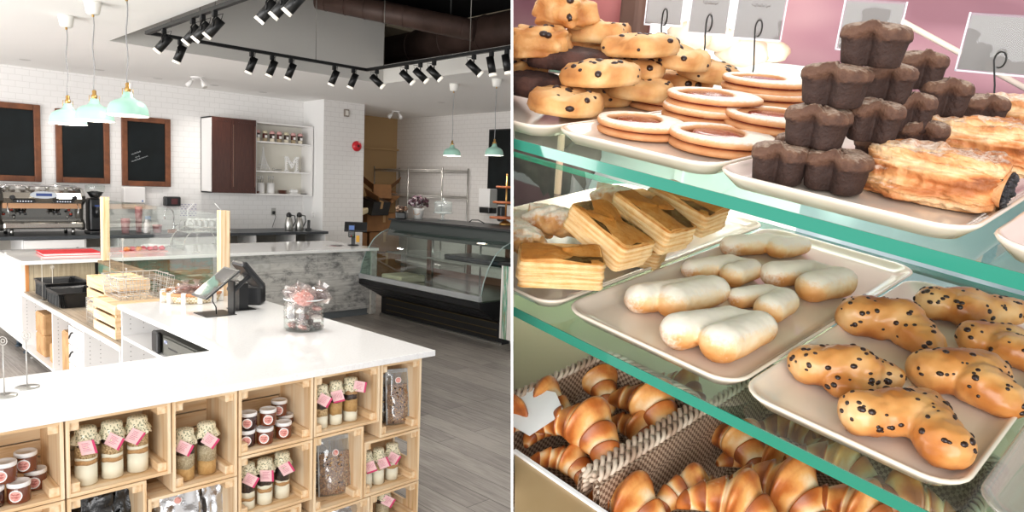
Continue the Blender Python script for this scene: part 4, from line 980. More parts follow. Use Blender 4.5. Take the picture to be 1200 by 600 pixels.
def small_jar(label, x, y, z, k):
    t = thing('topping_jar', label, 'jar', (x, y, z), 0, 'small layered jars on the top shelf')
    b = MB(); b.lathe([(.036, 0), (.038, .005), (.038, .055)], 16); part('lower_layer', b, [LAY['flour'], LAY['seeds']][k % 2], t)
    b = MB(); b.lathe([(.038, .055), (.038, .12), (.03, .135)], 16); part('upper_layer', b, [LAY['choc'], mat('maroon_layer', '#5a2a22', .6)][k % 2], t)
    b = MB(); b.lathe([(.046, .128), (.048, .14), (.034, .155), (.034, .17), (.004, .175)], 16); part('cloth_cap', b, [mat('pink_cloth', '#d9a8a5', .8), m_floral][k % 3 == 1], t)
    b = MB(); b.box(-.02, -.042, .06, .02, -.039, .10); part('tag', b, m_whitelab, t); return t
for k in range(7):
    small_jar('small layered jar, %s from the left on the top open shelf' % ['first', 'second', 'third', 'fourth', 'fifth', 'sixth', 'seventh'][k], 5.22+.122*k, 10.90, 1.50+.82+.021, k)
# lattice tower ornament
t = thing('tower_ornament', 'white lattice tower ornament on the middle open shelf', 'ornament', (5.34, 10.95, 1.50+.381)); b = MB()
K = 14
def tw(s, u, i): h = .38*i/K; w_ = .085*(1-i/K)**2.0+.004; return (s*w_, u*w_, h)
for s in (-1, 1):
    for u in (-1, 1): b.tube([tw(s, u, i) for i in range(K+1)], .005, 5)
for i in range(1, K, 1):
    b.tube([tw(-1, -1, i), tw(1, -1, i), tw(1, 1, i), tw(-1, 1, i)], .003, 4, closed=True)
    if i < K-1:
        b.tube([tw(-1, -1, i), tw(1, -1, i+1)], .0025, 4); b.tube([tw(1, -1, i), tw(-1, -1, i+1)], .0025, 4)
part('lattice', b, m_white, t)
b = MB(); b.box(-.045, -.045, .095, .045, .045, .103); b.box(-.022, -.022, .20, .022, .022, .206); b.cyl((0, 0, .38), (0, 0, .43), .003, n=6); part('platforms', b, m_white, t)
t = thing('letter_ornament', 'white marquee letter M with small bulbs on the middle open shelf', 'ornament', (5.83, 10.95, 1.50+.381)); b = MB()
poly = [(-.125, 0), (-.055, 0), (-.055, .025), (-.075, .025), (-.075, .17), (-.005, .06), (.005, .06), (.075, .17), (.075, .025), (.055, .025), (.055, 0), (.125, 0), (.125, .025), (.11, .025), (.11, .225), (.125, .225), (.125, .25), (.07, .25), (0, .135), (-.07, .25), (-.125, .25), (-.125, .225), (-.11, .225), (-.11, .025), (-.125, .025)]
Mx = RX(pi/2); b.prism(poly, -.02, .02, 0, Mx); part('letter_body', b, m_white, t)
b = MB()
for p in [(-.092, .03+.03*i) for i in range(7)]+[(.092, .03+.03*i) for i in range(7)]+[(-.06, .19), (-.03, .145), (0, .10), (.03, .145), (.06, .19)]: b.ell((p[0], -.024, p[1]), (.008, .006, .008), 8, 5)
part('bulb', b, mat('bulb_grey', '#bdb7ab', .3), t, kind='stuff')
t = thing('toy_key', 'small dark metal key ornament between the tower and the letter', 'ornament', (5.58, 10.90, 1.50+.381)); b = MB(); b.tube([(-.07, 0, .03), (.05, 0, .03)], .006, 6); b.tube([(-.09+.02*cos(a), 0, .03+.02*sin(a)) for a in [2*pi*i/12 for i in range(12)]], .004, 5, closed=True); part('key_shape', b, m_steel, t); b = MB(); b.box(-.08, -.01, 0, .04, .01, .012); part('stand', b, m_steel, t)
def cutlery_cup(label, x):
    t = thing('cutlery_cup', label, 'cup', (x, 10.95, 1.521), 0, 'white cutlery cups'); b = MB(); b.lathe([(.055, 0), (.06, .01), (.06, .17), (.054, .17), (.054, .02), (.002, .02)], 20); part('cup_body', b, mat('glazed_white', '#eeedeb'), t)
    rg_ = random.Random(int(x*100))
    for i in range(6):
        a = i*1.05; c = solo('table_knife', MB().tube([(0, 0, 0), (.018*cos(a), .018*sin(a), .21)], .004, 5).bbox(.018*cos(a)-.010, .018*sin(a)-.004, .20, .018*cos(a)+.010, .018*sin(a)+.004, .26, .004), m_steel, '%s piece of cutlery in the %s white cup' % (['first', 'second', 'third', 'fourth', 'fifth', 'sixth'][i], 'left' if x < 5.4 else 'right'), 'cutlery', (x+.022*cos(a), 10.95+.022*sin(a), 1.545), group='cutlery in the white cups')
    return t
cutlery_cup('left white cup full of cutlery on the bottom open shelf', 5.30); cutlery_cup('right white cup full of cutlery on the bottom open shelf', 5.47)
for i in range(4): solo('brown_saucer', MB().lathe([(.04, 0), (.075, .012), (.08, .016), (.02, .008)], 20), mat('brown_glaze', '#6e4434', .3), ['lowest', 'second', 'third', 'top'][i]+' brown saucer in the stack beside the cutlery cups', 'saucer', (5.66, 10.93, 1.521+.014*i), group='stacked brown saucers')
t = thing('butter_dish', 'white lidded dish on the bottom open shelf', 'dish', (5.86, 10.93, 1.521)); b = MB(); b.bbox(-.09, -.05, 0, .09, .05, .015, .006); part('plate', b, mat('glazed_white', '#eee'), t); b = MB(); b.bbox(-.075, -.04, .015, .075, .04, .08, .02); part('lid', b, mat('glazed_white', '#eee'), t)
solo('brown_bowl', MB().lathe([(.03, 0), (.05, .03), (.052, .034), (.046, .034), (.02, .01)], 20), mat('brown_glaze', '#6e4434'), 'brown bowl at the left end of the bottom open shelf', 'bowl', (5.205, 10.90, 1.521))
solo('dark_coaster', MB().lathe([(.045, 0), (.05, .004), (.05, .012), (.01, .012)], 20), m_black, 'flat dark coaster at the right end of the bottom open shelf', 'coaster', (6.03, 10.90, 1.521))
# column fittings
t = thing('fire_bell', 'round red fire alarm bell on the column', 'alarm bell', (6.77, 10.499, 2.36), M=RX(pi/2)); b = MB(); b.lathe([(.085, 0), (.088, .02), (.075, .045), (.04, .06), (.003, .062)], 28); part('dome', b, mat('alarm_red', '#c4202c', .3), t); b = MB(); b.cyl((0, 0, .058), (0, 0, .07), .022, n=14); part('centre', b, mat('alarm_dark', '#5a1a1c', .4), t)
t = thing('wall_chime', 'small framed box high on the column', 'chime', (6.56, 10.499, 2.83)); b = MB(); b.bbox(-.045, -.03, 0, .045, 0, .12, .004); part('frame', b, mat('brown_grey_frame', '#857a70', .5), t); b = MB(); b.box(-.028, -.033, .02, .028, -.03, .10); part('grille', b, mat('pale_grille', '#d8d3cb', .5), t)
# ================================================================== display case, rack, right wall
t = thing('display_case', 'black refrigerated display case with curved glass front', 'display case', (5.2, 0, 0)); Y0, Y1 = 5.62, 7.95
m_cased = mat('case_black', '#121216', .4); m_band = mat('case_grey_band', '#3a403f', .3, .3)
def yz(pts, y0, y1, mi=0, b=None):
    b = b or MB(); n = len(pts); b.add([(x, y0, z) for x, z in pts]+[(x, y1, z) for x, z in pts], [tuple(range(n)), tuple(reversed(range(n, 2*n)))]+[(i, n+i, n+(i+1) % n, (i+1) % n) for i in range(n)], mi); return b
part('plinth', yz([(.36, 0), (1.15, 0), (1.15, .5), (.0, .5), (.0, .44), (.36, .24)], Y0, Y1), m_cased, t)
b = MB()
for z in (.07, .15, .23): b.box(.352, Y0+.08, z, .358, Y1-.12, z+.008)
part('vent_line', b, mat('brass_line', '#6b5a34', .4, .5), t)
b = MB()
for u in (.25, .5, .75): b.box(.36*u-.004, Y0+.04, .44-.20*u-.004, .36*u+.0, Y1-.04, .44-.20*u+.004)
part('fascia_ridge', b, mat('case_ridge', '#2a2a30', .4), t)
part('front_rail', yz([(-.01, .515), (.03, .515), (.03, .575), (-.01, .575)], Y0-.005, Y1), mat('silver_rail', '#cfd2d6', .25, .6), t, 'bright silver rail')
part('floor_edge', yz([(.33, 0), (.36, 0), (.36, .02), (.33, .02)], Y0, Y1), m_steel, t)
# curved glass
gp = [(.02, .57), (.05, .72), (.12, .88), (.22, 1.02), (.33, 1.10), (.45, 1.15)]
b = MB(); n = len(gp); b.add([(x, Y0, z) for x, z in gp]+[(x, Y1, z) for x, z in gp], [(i, i+1, n+i+1, n+i) for i in range(n-1)], 0, True); part('curved_front_glass', b, glass('case_glass', '#e9f2ee', .9, .05), t)
for y in (Y0, Y1):
    b = MB(); b.add([(x, y, z) for x, z in gp]+[(1.15, y, 1.19), (1.15, y, .5), (.03, y, .5)], [tuple(range(n+3))]); part('side_glass', b, glass('case_side_glass', '#e3efea', .7, .03), t)
    b = MB(); b.tube([(x, y, z) for x, z in gp], .007, 6); part('glass_edge', b, mat('glass_edge_grey', '#9fb0ac', .2), t)
part('top_canopy', yz([(.44, 1.07), (.50, 1.265), (1.18, 1.265), (1.18, 1.13), (.6, 1.13), (.6, 1.07)], Y0-.01, Y1+.01), m_band, t)
part('top_board', yz([(.46, 1.265), (1.2, 1.265), (1.2, 1.29), (.46, 1.29)], Y0-.02, Y1+.02), m_black, t)
b = MB(); b.box(.06, Y0+.01, .50, 1.13, Y1-.01, .515); part('deck', b, mat('case_deck_steel', '#9a9890', .25, .8), t)
for k, (z, x0) in enumerate(((.84, .42),)):
    b = MB(); b.box(x0, Y0+.03, z, 1.05, Y1-.03, z+.010); part('glass_shelf', b, mat('dark_glass_shelf', '#59605e', .1, coat=.6), t)
    b = MB(); b.box(x0-.012, Y0+.03, z-.006, x0, Y1-.03, z+.016); part('shelf_trim', b, m_steel, t)
b = MB()
for y in (Y0+.06, 6.33, 7.05, Y1-.06): b.box(1.09, y-.025, .515, 1.13, y+.025, 1.13)
b.box(1.09, Y0+.06, .515, 1.13, Y1-.06, .60); b.box(1.09, Y0+.06, 1.06, 1.13, Y1-.06, 1.13); part('rear_door_frame', b, mat('rear_wood_frame', '#7a5240', .5), t)
b = MB(); b.box(1.105, Y0+.06, .6, 1.11, Y1-.06, 1.06); part('rear_glass', b, m_glass, t)
b = MB()
for y in (Y0+.4, 6.6, Y1-.4): b.tube([(.9, y, .515), (.9, y, 1.13)], .012, 8)
part('inner_post', b, m_steel, t)
b = MB(); b.bbox(.12, 7.2, .516, .5, 7.62, .60, .01); part('inner_tray', b, mat('cream_tray', '#cfc6a9', .5), t)
b = MB(); b.bbox(.55, 5.9, .851, 1.0, 6.9, .90, .01); part('shelf_trays', b, mat('dark_tray', '#2b3036', .3), t)
b = MB(); b.box(.62, Y0+.1, 1.10, .65, Y1-.1, 1.125); part('case_light', b, mat('case_tube', '#f4f6f2', .4, emis=('#f2fbff', .3)), t)
# things on the case
CT = 1.29
t = thing('flower_pot', 'white metal bucket of dark purple flowers on the display case', 'flower pot', (6.0, atX(490, 258, 6.0).y, CT)); 
b = MB(); b.lathe([(.055, 0), (.075, .13), (.08, .135), (.08, .145), (.072, .145), (.05, .02)], 24); part('bucket', b, mat('white_enamel', '#eceae6', .3), t)
b = MB(); b.tube([(-.08, 0, .12), (-.10, -.03, .07), (-.07, -.06, .055), (-.03, -.075, .08)], .003, 6); part('handle', b, mat('tan_handle', '#b98b4f', .5), t)
m_fl = [mat('plum_petal', '#4b2a35', .8), mat('mauve_petal', '#8f7480', .8), mat('pale_petal', '#cfc3c6', .8), mat('leaf_brown', '#3c2f2a', .8)]
rg = random.Random(9)
b = MB()
for i in range(95):
    d = Vector((rg.gauss(0, 1), rg.gauss(0, 1), rg.gauss(.35, .8))).normalized(); c = Vector((0, 0, .22))+Vector((d.x*.14, d.y*.14, d.z*.09))*rg.uniform(.55, 1)
    b.blob(tuple(c), (.022, .022, .016), .8, 2, 8, 5, seed=i, mi=rg.choice([0, 0, 1, 1, 2, 3]))
part('flower_head', b, m_fl, t, kind='stuff')
b = MB()
for i in range(14): a = i*.9; b.tube([(0, 0, .10), (.05*cos(a), .05*sin(a), .16), (.1*cos(a), .1*sin(a), .2)], .003, 4)
part('stem', b, m_fl[3], t, kind='stuff')
def planter(x, y, z):
    t = thing('planter', 'black planter of brown dried flowers left of the white bucket', 'planter', (x, y, z), R(45)); b = MB(); b.bbox(-.12, -.07, 0, .12, .07, .09, .012); part('trough', b, m_black, t)
    b = MB()
    for i in range(60): b.blob((rg.uniform(-.11, .11), rg.uniform(-.06, .06), .10+rg.uniform(0, .06)), (.02, .018, .014), .8, 2, 7, 5, seed=i, mi=rg.choice([0, 1, 2]))
    part('dried_flower', b, [mat('dried_brown', '#8a6a55', .8), mat('dried_pale', '#c4a890', .8), mat('dried_dark', '#4f3830', .8)], t, kind='stuff'); return t
planter(5.80, 7.86, CT)
m_domeglass = glass('dome_glass', '#f2f6f5', 1.2, .10, ('#e4e8e8', .22))
t = thing('cake_dome', 'glass cake stand with a clear dome on the display case', 'cake stand', (6.2, atX(519, 258, 6.2).y, CT))
b = MB(); b.lathe([(.07, 0), (.072, .006), (.02, .02), (.014, .05), (.03, .085), (.13, .092), (.135, .10), (.12, .098), (.003, .095)], 30); part('stand', b, m_domeglass, t)
b = MB(); b.lathe([(.120, .10), (.120, .22), (.112, .25), (.03, .268), (.004, .27)], 30); part('dome', b, m_domeglass, t)
b = MB(); b.ell((0, 0, .285), (.02, .02, .018), 12, 8); b.cyl((0, 0, .262), (0, 0, .28), .008, n=10); part('knob', b, m_domeglass, t)
b = MB(); b.tube([(.12*cos(a), .12*sin(a), .102) for a in [2*pi*i/30 for i in range(30)]], .004, 6, closed=True); b.tube([(.119*cos(a), .119*sin(a), .235) for a in [2*pi*i/30 for i in range(30)]], .002, 5, closed=True); part('rim', b, MATS['glass_rim'], t)
t = thing('tiered_stand', 'three tier wooden stand with a brass pole at the right end of the case', 'tiered stand', (6.30, 6.38, CT))
m_brass = mat('brass', '#c29a5c', .3, .9); m_cherry = mat('orange_wood', '#b8693f', .4, var=('#96502c', 14, .4, .65))
b = MB(); b.lathe([(.075, 0), (.08, .008), (.07, .03), (.035, .05), (.018, .06)], 28); part('base', b, m_brass, t)
b = MB(); b.cyl((0, 0, .05), (0, 0, .62), .011, n=12); b.ell((0, 0, .625), (.014, .014, .016), 10, 6); part('pole', b, m_brass, t)
for z, r_ in ((.08, .20), (.27, .165), (.46, .13)): b = MB(); b.lathe([(.012, z), (r_, z), (r_+.004, z+.006), (r_+.004, z+.022), (r_, z+.025), (.012, z+.025)], 36); part('tier', b, m_cherry, t)
t = thing('hose_handle', 'black hose shaped handle lying on the display case', 'handle', (6.15, 6.72, CT)); b = MB(); b.tube([(-.05, .12, .01), (-.02, .10, .04), (.0, .0, .045), (.02, -.06, .02), (.03, -.08, .008)], .007, 8); part('hose', b, m_black, t)
# black box and end panel right of case
t = thing('end_cabinet', 'cabinet end clad in peeling green and white planks right of the display case', 'cabinet', (5.36, 5.10, 0))
m_peel = plank_mat('peeling_green_plank', ['#6d4a38', '#b78b6c', '#3f9a7d', '#d9d4cc', '#e6e2dc'], .075, 3, 'zx', .7, 1.8, '#5a463a')
b = MB(); b.box(0, .30, .14, .42, .33, .93); part('plank_front', b, m_peel, t)
m_peel2 = plank_mat('peeling_green_plank_side', ['#6d4a38', '#b78b6c', '#3f9a7d', '#d9d4cc', '#e6e2dc'], .075, 3, 'zy', .7, 1.8, '#5a463a'); part('plank_side', MB().box(-.03, .12, .14, .0, .33, .93), m_peel2, t); part('side_panel', MB().box(-.028, -.1, .14, .0, .12, .93), mat('pale_side', '#d8d8d4', .5), t)
b = MB(); b.box(.0, -.1, .14, .5, .30, .16); part('bottom_board', b, m_black, t)
b = MB(); b.box(-.05, -.1, .93, .9, .36, .96); part('dark_top', b, m_black, t)
for x, y in ((.12, .30), (.40, .0)): b = MB(); b.cyl((x, y, 0), (x, y, .14), .015, n=10); part('leg', b, m_steel, t)
solo('till_box', MB().bbox(-.12, -.12, 0, .12, .12, .13, .01), m_black, 'black box at the right end of the display case top', 'box', (6.05, 5.78, CT))
# wire shelving rack
t = thing('wire_rack', 'chrome wire shelving unit with three shelves against the right wall', 'rack', (8.45, 9.88, 0)); L_ = 2.10; D_ = .30
for y in (0, 1.0, L_):
    for x in ((-D_, D_) if y != 1.0 else (-D_,)): b = MB(); b.cyl((x, y, 0), (x, y, 2.08), .014, n=10); part('post', b, m_steel, t)
for z in (.30, 1.00, 1.56, 2.03):
    b = MB(); b.tube([(-D_, 0, z), (D_, 0, z), (D_, L_, z), (-D_, L_, z)], .009, 6, closed=True); b.tube([(-D_, 0, z-.03), (D_, 0, z-.03), (D_, L_, z-.03), (-D_, L_, z-.03)], .006, 6, closed=True)
    for i in range(42): y = L_*i/41; b.tube([(-D_, y, z), (D_, y, z)], .0035, 4)
    for i in range(5): x = -D_+2*D_*i/4; b.tube([(x, 0, z-.01), (x, L_, z-.01)], .004, 4)
    for i in range(28):
        y = L_*i/28; b.tube([(-D_, y, z), (-D_, y+L_/56, z-.03), (-D_, y+L_/28, z)], .002, 4)
    part('wire_shelf', b, m_wire, t)
# cardboard boxes in the corridor
m_card = mat('brown_cardboard', '#8a6038', .8, var=('#7a5330', 6, .35, .7)); m_cardd = mat('cardboard_tape', '#a78458', .6)
def carton(label, x, y, z, s, rz=0, open_=False, tilt=0, m=None):
    t = thing('cardboard_box', label, 'box', (x, y, z), 0, 'cardboard boxes in the corridor', M=RZ(rz) @ RX(tilt)); b = MB(); sx, sy, sz = s
    b.box(-sx/2, -sy/2, 0, sx/2, sy/2, .008); b.box(-sx/2, -sy/2, 0, -sx/2+.008, sy/2, sz); b.box(sx/2-.008, -sy/2, 0, sx/2, sy/2, sz); b.box(-sx/2, -sy/2, 0, sx/2, -sy/2+.008, sz); b.box(-sx/2, sy/2-.008, 0, sx/2, sy/2, sz)
    if not open_: b.box(-sx/2, -sy/2, sz-.008, sx/2, sy/2, sz)
    part('box_body', b, m or m_card, t)
    if open_:
        for s_ in (-1, 1): b = MB(); b.box(0, -sy/2, 0, .25, sy/2, .006, 0, T(s_*sx/2, 0, sz) @ (RY(R(-40)) if s_ > 0 else RY(R(180+40)))); part('flap', b, m or m_card, t)
    else: b = MB(); b.box(-.03, -sy/2-.002, sz*.5, .03, sy/2+.002, sz+.002); part('tape', b, m_cardd, t)
    return t
carton('large carton at the bottom left of the corridor pile', 7.25, 11.47, 0, (.62, .5, .42)); carton('large carton at the bottom right of the corridor pile', 7.95, 11.47, 0, (.66, .5, .45))
carton('second level carton in the corridor pile, left', 7.22, 11.50, .43, (.6, .5, .40), .05); carton('second level carton in the corridor pile, right', 7.92, 11.50, .46, (.66, .5, .38), -.04)
carton('wide carton on the third level of the corridor pile', 7.90, 11.52, .85, (.78, .5, .34), .03); carton('small carton with a white label at the left of the corridor pile', 7.20, 11.50, .84, (.36, .4, .36), .0)
carton('tilted open carton near the top of the corridor pile', 7.85, 11.52, 1.22, (.42, .34, .26), .4, True, .45); carton('open carton with raised flaps at the very top of the corridor pile', 8.02, 11.52, 1.42, (.34, .3, .28), -.5, True, -.35)
carton('black carton in the middle of the corridor pile', 7.70, 11.34, 1.20, (.45, .36, .26), .2, False, .25, m_black)
solo('stack_of_paper', MB().bbox(-.28, -.2, 0, .28, .2, .10, .02), mat('yellowed_paper', '#cdbd98', .8, bmp=(8, .5, .02)), 'pale folded paper sacks on the left of the corridor pile', 'paper', (7.55, 11.4, 1.21), M=RY(R(-18)))
# right wall: towel dispenser, soap, chalkboard
t = thing('towel_dispenser', 'white and grey towel dispenser on the right wall above the display case', 'dispenser', (8.799, 9.12, 1.30)); b = MB(); b.bbox(-.20, .0, .10, 0, .30, .43, .015); part('cover', b, m_mel, t); b = MB(); b.bbox(-.19, .02, 0, 0, .28, .10, .01); part('chute', b, m_black, t)
b = MB(); b.box(-.201, -.005, .1, -.0, .0, .42); part('side_shell', b, mat('grey_shell', '#bdbdb8', .5), t)
solo('soap_dispenser', MB().bbox(-.12, -.06, 0, 0, .06, .26, .02), m_black, 'black soap dispenser hanging below the tall chalkboard', 'soap dispenser', (8.79, 8.95, 1.17))
t = thing('chalkboard', 'large black menu board at the right end of the right wall', 'chalkboard', (8.799, 8.2, 1.48)); b = MB(); b.box(-.03, 0, 0, 0, 1.15, 1.27); part('slate', b, m_slate, t)
for a in ((-.035, -.02, -.02, 0, 1.17, 0), (-.035, -.02, 1.27, 0, 1.17, 1.29), (-.035, 1.15, 0, 0, 1.17, 1.27)): b = MB(); b.box(*a); part('frame_rail', b, mat('thin_black_frame', '#2a2725', .5), t)

# ================================================================== ceiling things
# pendant lamps
m_mint = mat('mint_enamel', '#9dc8b8', .4); m_inner = mat('lamp_inner', '#f3f1ea', .5); m_cord = mat('grey_cord', '#8f8f90', .7)
def pendant(label, x, y, zs, sc=1.0, first=None):
    t = thing('pendant_lamp', label, 'pendant lamp', (x, y, CZ), 0, 'mint pendant lamps')
    b = MB(); b.lathe([(.062, 0), (.06, -.02), (.048, -.085), (.04, -.095), (.004, -.096)], 24); part('ceiling_cup', b, m_inner, t)
    top = zs-CZ
    b = MB(); r = .14*sc; h = .155*sc
    prof = [(r, 0), (r*.99, .012*sc), (r*.95, .05*sc), (r*.84, .085*sc), (r*.62, .108*sc), (r*.38, .12*sc), (r*.27, .135*sc), (r*.23, .165*sc), (r*.14, .172*sc)]
    outer = [(a, top+c) for a, c in prof]; b.lathe(outer, 36, caps=False); s = part('shade', b, m_mint, t)
    b = MB(); b.lathe([(a-.003, top+c-.002) for a, c in prof], 36, caps=False); b.lathe([(r-.003, top-.001), (r+.003, top-.001), (r+.003, top+.004)], 36, caps=False); part('shade_lining', b, m_inner, s)
    b = MB(); z = top+.17*sc; b.lathe([(.014*sc, z), (.020*sc, z+.006), (.020*sc, z+.03*sc), (.014*sc, z+.034*sc), (.016*sc, z+.06*sc), (.006, z+.07*sc)], 16); part('brass_neck', b, m_brass, t)
    for sgn in (-1, 1): b = MB(); b.tube([(sgn*.020*sc, 0, z+.02*sc), (sgn*.036*sc, 0, z+.024*sc), (sgn*.036*sc, 0, z-.02*sc), (sgn*.022*sc, 0, z-.026*sc)], .0025, 6); part('brass_hook', b, m_brass, t)
    b = MB(); K = 14; b.tube([(.006*sin(i*.8), .004*cos(i*.7), -.09+(z+.07*sc+.09)*i/K) for i in range(K+1)], .0042, 8); part('cord', b, m_cord, t)
    b = MB(); b.ell((0, 0, top+.06*sc), (.03, .03, .035), 12, 8); part('bulb', b, mat('warm_bulb', '#fff3dc', .4, emis=('#ffe8c4', 2.0)), t)
    b = MB(); b.cyl((0, 0, -.095), (0, 0, -.115), .009, n=10); part('cord_grip', b, m_brass, t); return t
for i, (px, py, X, sc, lab) in enumerate(((80, 145.5, 1.72, 1.03, 'mint pendant lamp, the leftmost and farthest of three at the left'), (111, 141.5, 1.72, 1.0, 'mint pendant lamp in the middle of the three at the left'), (150, 135.5, 1.72, .97, 'mint pendant lamp, the nearest and largest of three at the left'),
    (529.5, 182.5, 6.13, .83, 'small mint pendant lamp above the display case, the left one of two'), (579, 182, 6.13, .83, 'small mint pendant lamp above the display case, the right one of two'))):
    p = atX(px, py, X); pendant(lab, p.x, p.y, p.z, sc); lamp('POINT', 'pendant_light', (p.x, p.y, p.z-.02), 9, (1, .93, .84), .05)
# track lights
TZ = 3.0; TX0, TX1, TY1, TY0 = 2.29, 4.58, 6.92, 3.3
t = thing('ceiling_track', 'black rectangular lighting track hanging under the ceiling recess', 'lighting track', (0, 0, 0))
for a in ((TX0, TY1-.017, TX1, TY1+.017), (TX0-.017, TY0, TX0+.017, TY1+.017), (TX1-.017, TY0, TX1+.017, TY1+.017), (TX0, TY0-.017, TX1, TY0+.017)): b = MB(); b.box(a[0], a[1], TZ-.015, a[2], a[3], TZ+.015); part('rail', b, m_blackm, t)
for x, y in ((2.75, TY1), (3.95, TY1), (2.9, TY0), (TX1, 5.2), (TX1, 6.6), (TX0+.05, 5.6), (TX0+.05, 6.5)):
    b = MB(); b.cyl((x, y, TZ), (x, y, 4.5 if x > 2.4 else 4.5), .004, n=6); part('hanger_rod', b, mat('grey_rod', '#77736d', .4, .5), t)
def track_head(label, x, y, d, s=1.0):
    d = Vector(d).normalized(); t = thing('track_spotlight', label, 'spotlight', (x, y, TZ-.014), 0, 'black spotlights on the ceiling track')
    b = MB(); b.bbox(-.018, -.018, -.045, .018, .018, 0, .003); part('adapter', b, m_blackm, t)
    c = Vector((0, 0, -.12)); b = MB(); q = d.to_track_quat('Z', 'Y'); side = q @ Vector((1, 0, 0))
    b.tube([(0, 0, -.045), tuple(c+side*.045+Vector((0, 0, .045))), tuple(c+side*.045), tuple(c+side*.036)], .006, 6); part('bracket', b, m_blackm, t)
    b = MB(); p0 = c-d*.075*s; p1 = c+d*.075*s; b.cyl(p0, p1, .036*s, n=18); h = part('housing', b, m_blackm, t)
    b = MB(); b.cyl(p1, p1+d*.022, .034*s, .036*s, n=18); part('lamp_face', b, mat('lamp_face_white', '#efece4', .3, emis=('#fff4e2', .6)), t, 'white lamp face')
    b = MB(); b.tube([tuple(p0), tuple(p0+Vector((0, 0, .03))-d*.02), (0.02, 0, -.03)], .003, 5); part('wire', b, m_black, t)
    return t
LF = (-.55, .45, -.85); BK = (-.30, .30, -1.0); RT = (.62, -.55, -.75)
words = []
def onX(px, py, X): return atX(px, py, X).y
for px, py, lab in ((192, 37, 'spotlight at the left front corner of the track'), (226, 26, 'spotlight on the left rail, second from the corner'), (237.5, 21, 'spotlight on the left rail, third from the corner'), (251.5, 15, 'spotlight on the left rail, fourth from the corner'), (314, -14, 'spotlight on the left rail at the top edge of the photo, leftmost of three'), (331, -22, 'spotlight on the left rail at the top edge of the photo, middle of three'), (347, -32, 'spotlight on the left rail at the top edge of the photo, rightmost of three')):
    track_head(lab, TX0, min(onX(px, py, TX0), TY1-.05), LF)
for px, lab in ((211, 'leftmost spotlight on the back rail of the track'), (295, 'second spotlight on the back rail of the track'), (319, 'third spotlight on the back rail, beside a hanger wire'), (341, 'fourth spotlight on the back rail'), (392, 'fifth spotlight on the back rail'), (414.5, 'spotlight on the back rail nearest the right corner')):
    track_head(lab, atY(px, 60, TY1).x, TY1, BK)
for px, lab in ((442, 'spotlight on the right rail nearest the corner'), (477, 'second spotlight on the right rail'), (493, 'third spotlight on the right rail'), (509, 'fourth spotlight on the right rail'), (555.5, 'fifth spotlight on the right rail, left of the last group'), (576, 'sixth spotlight on the right rail'), (594, 'seventh spotlight on the right rail next to the white divider')):
    track_head(lab, TX1, onX(px, 65, TX1), RT if px < 570 else (.15, -.15, -1))
for x, y, d in ((TX0, 6.7, LF), (TX0, 5.6, LF), (3.1, TY1, BK), (4.1, TY1, BK), (TX1, 6.2, RT), (TX1, 5.0, RT)):
    lamp('SPOT', 'track_and_fill_spot', (x, y, TZ-.22), 60, (1, .94, .86), .05, aim=(x+d[0]*3, y+d[1]*3, TZ+d[2]*3), angle=1.9, blend=.9)
for x, y, d in ((TX0, 4.0, (-.35, -.30, -1)), (TX0, 4.6, (-.6, .1, -1)), (3.2, TY0, (-.5, -.05, -1))):  # extra spots without heads, added to brighten the service counter
    lamp('SPOT', 'track_and_fill_spot', (x, y, TZ-.22), 60, (1, .97, .92), .08, aim=(x+d[0]*3, y+d[1]*3, TZ+d[2]*3), angle=2.0, blend=.9)
for x, y in ((2.88, 10.4), (4.39, 10.4), (7.37, 9.02), (7.6, 10.4)): lamp('SPOT', 'downlight_beam', (x, y, CZ-.03), 50, (1, .95, .88), .06, aim=(x, y, 0), angle=2.4, blend=1)
# white twin spots and recessed rings
def twin(label, x, y):
    t = thing('ceiling_spotlight', label, 'spotlight', (x, y, CZ), 0, 'white twin ceiling spotlights'); b = MB(); b.lathe([(.085, 0), (.085, -.012), (.07, -.02), (.003, -.02)], 24); part('plate', b, m_mel, t)
    for s in (-1, 1):
        d = Vector((s*.5*.7-.2, -s*.5*.7, -.8)).normalized(); b = MB(); c = Vector((s*.05, -s*.05, -.05)); b.tube([(s*.03, -s*.03, -.02), tuple(c)], .008, 8); b.cyl(c, c+d*.09, .022, .036, n=16); part('lamp_head', b, m_mel, t)
        b = MB(); b.cyl(c+d*.09, c+d*.095, .034, n=16); part('lamp_face', b, mat('pearl_face', '#d9d6d0', .3), t)
    return t
twin('white twin ceiling spotlight between the pendants and the dark wall cabinet', 3.897, 9.90); twin('white twin ceiling spotlight above the corridor opening', 7.85, 10.9)
for x, y, lab in ((2.06, 10.42, 'leftmost recessed ceiling ring above the left chalkboards'), (2.88, 10.47, 'second recessed ceiling ring, behind the middle pendant'), (3.63, 10.58, 'recessed ceiling ring left of the white twin spotlight'), (4.39, 10.53, 'recessed ceiling ring right of the white twin spotlight'), (5.16, 10.6, 'recessed ceiling ring above the small layered jars'), (7.37, 9.02, 'recessed ceiling ring near the display case pendants')):
    t = thing('recessed_light', lab, 'downlight', (x, y, CZ), 0, 'recessed ceiling rings'); b = MB(); b.lathe([(.06, -.001), (.075, -.004), (.085, -.001)], 28, caps=False); part('ring', b, m_mel, t); b = MB(); b.cyl((0, 0, -.0005), (0, 0, -.0012), .06, n=24); part('lens', b, mat('off_lens', '#c9c6c0', .4), t)
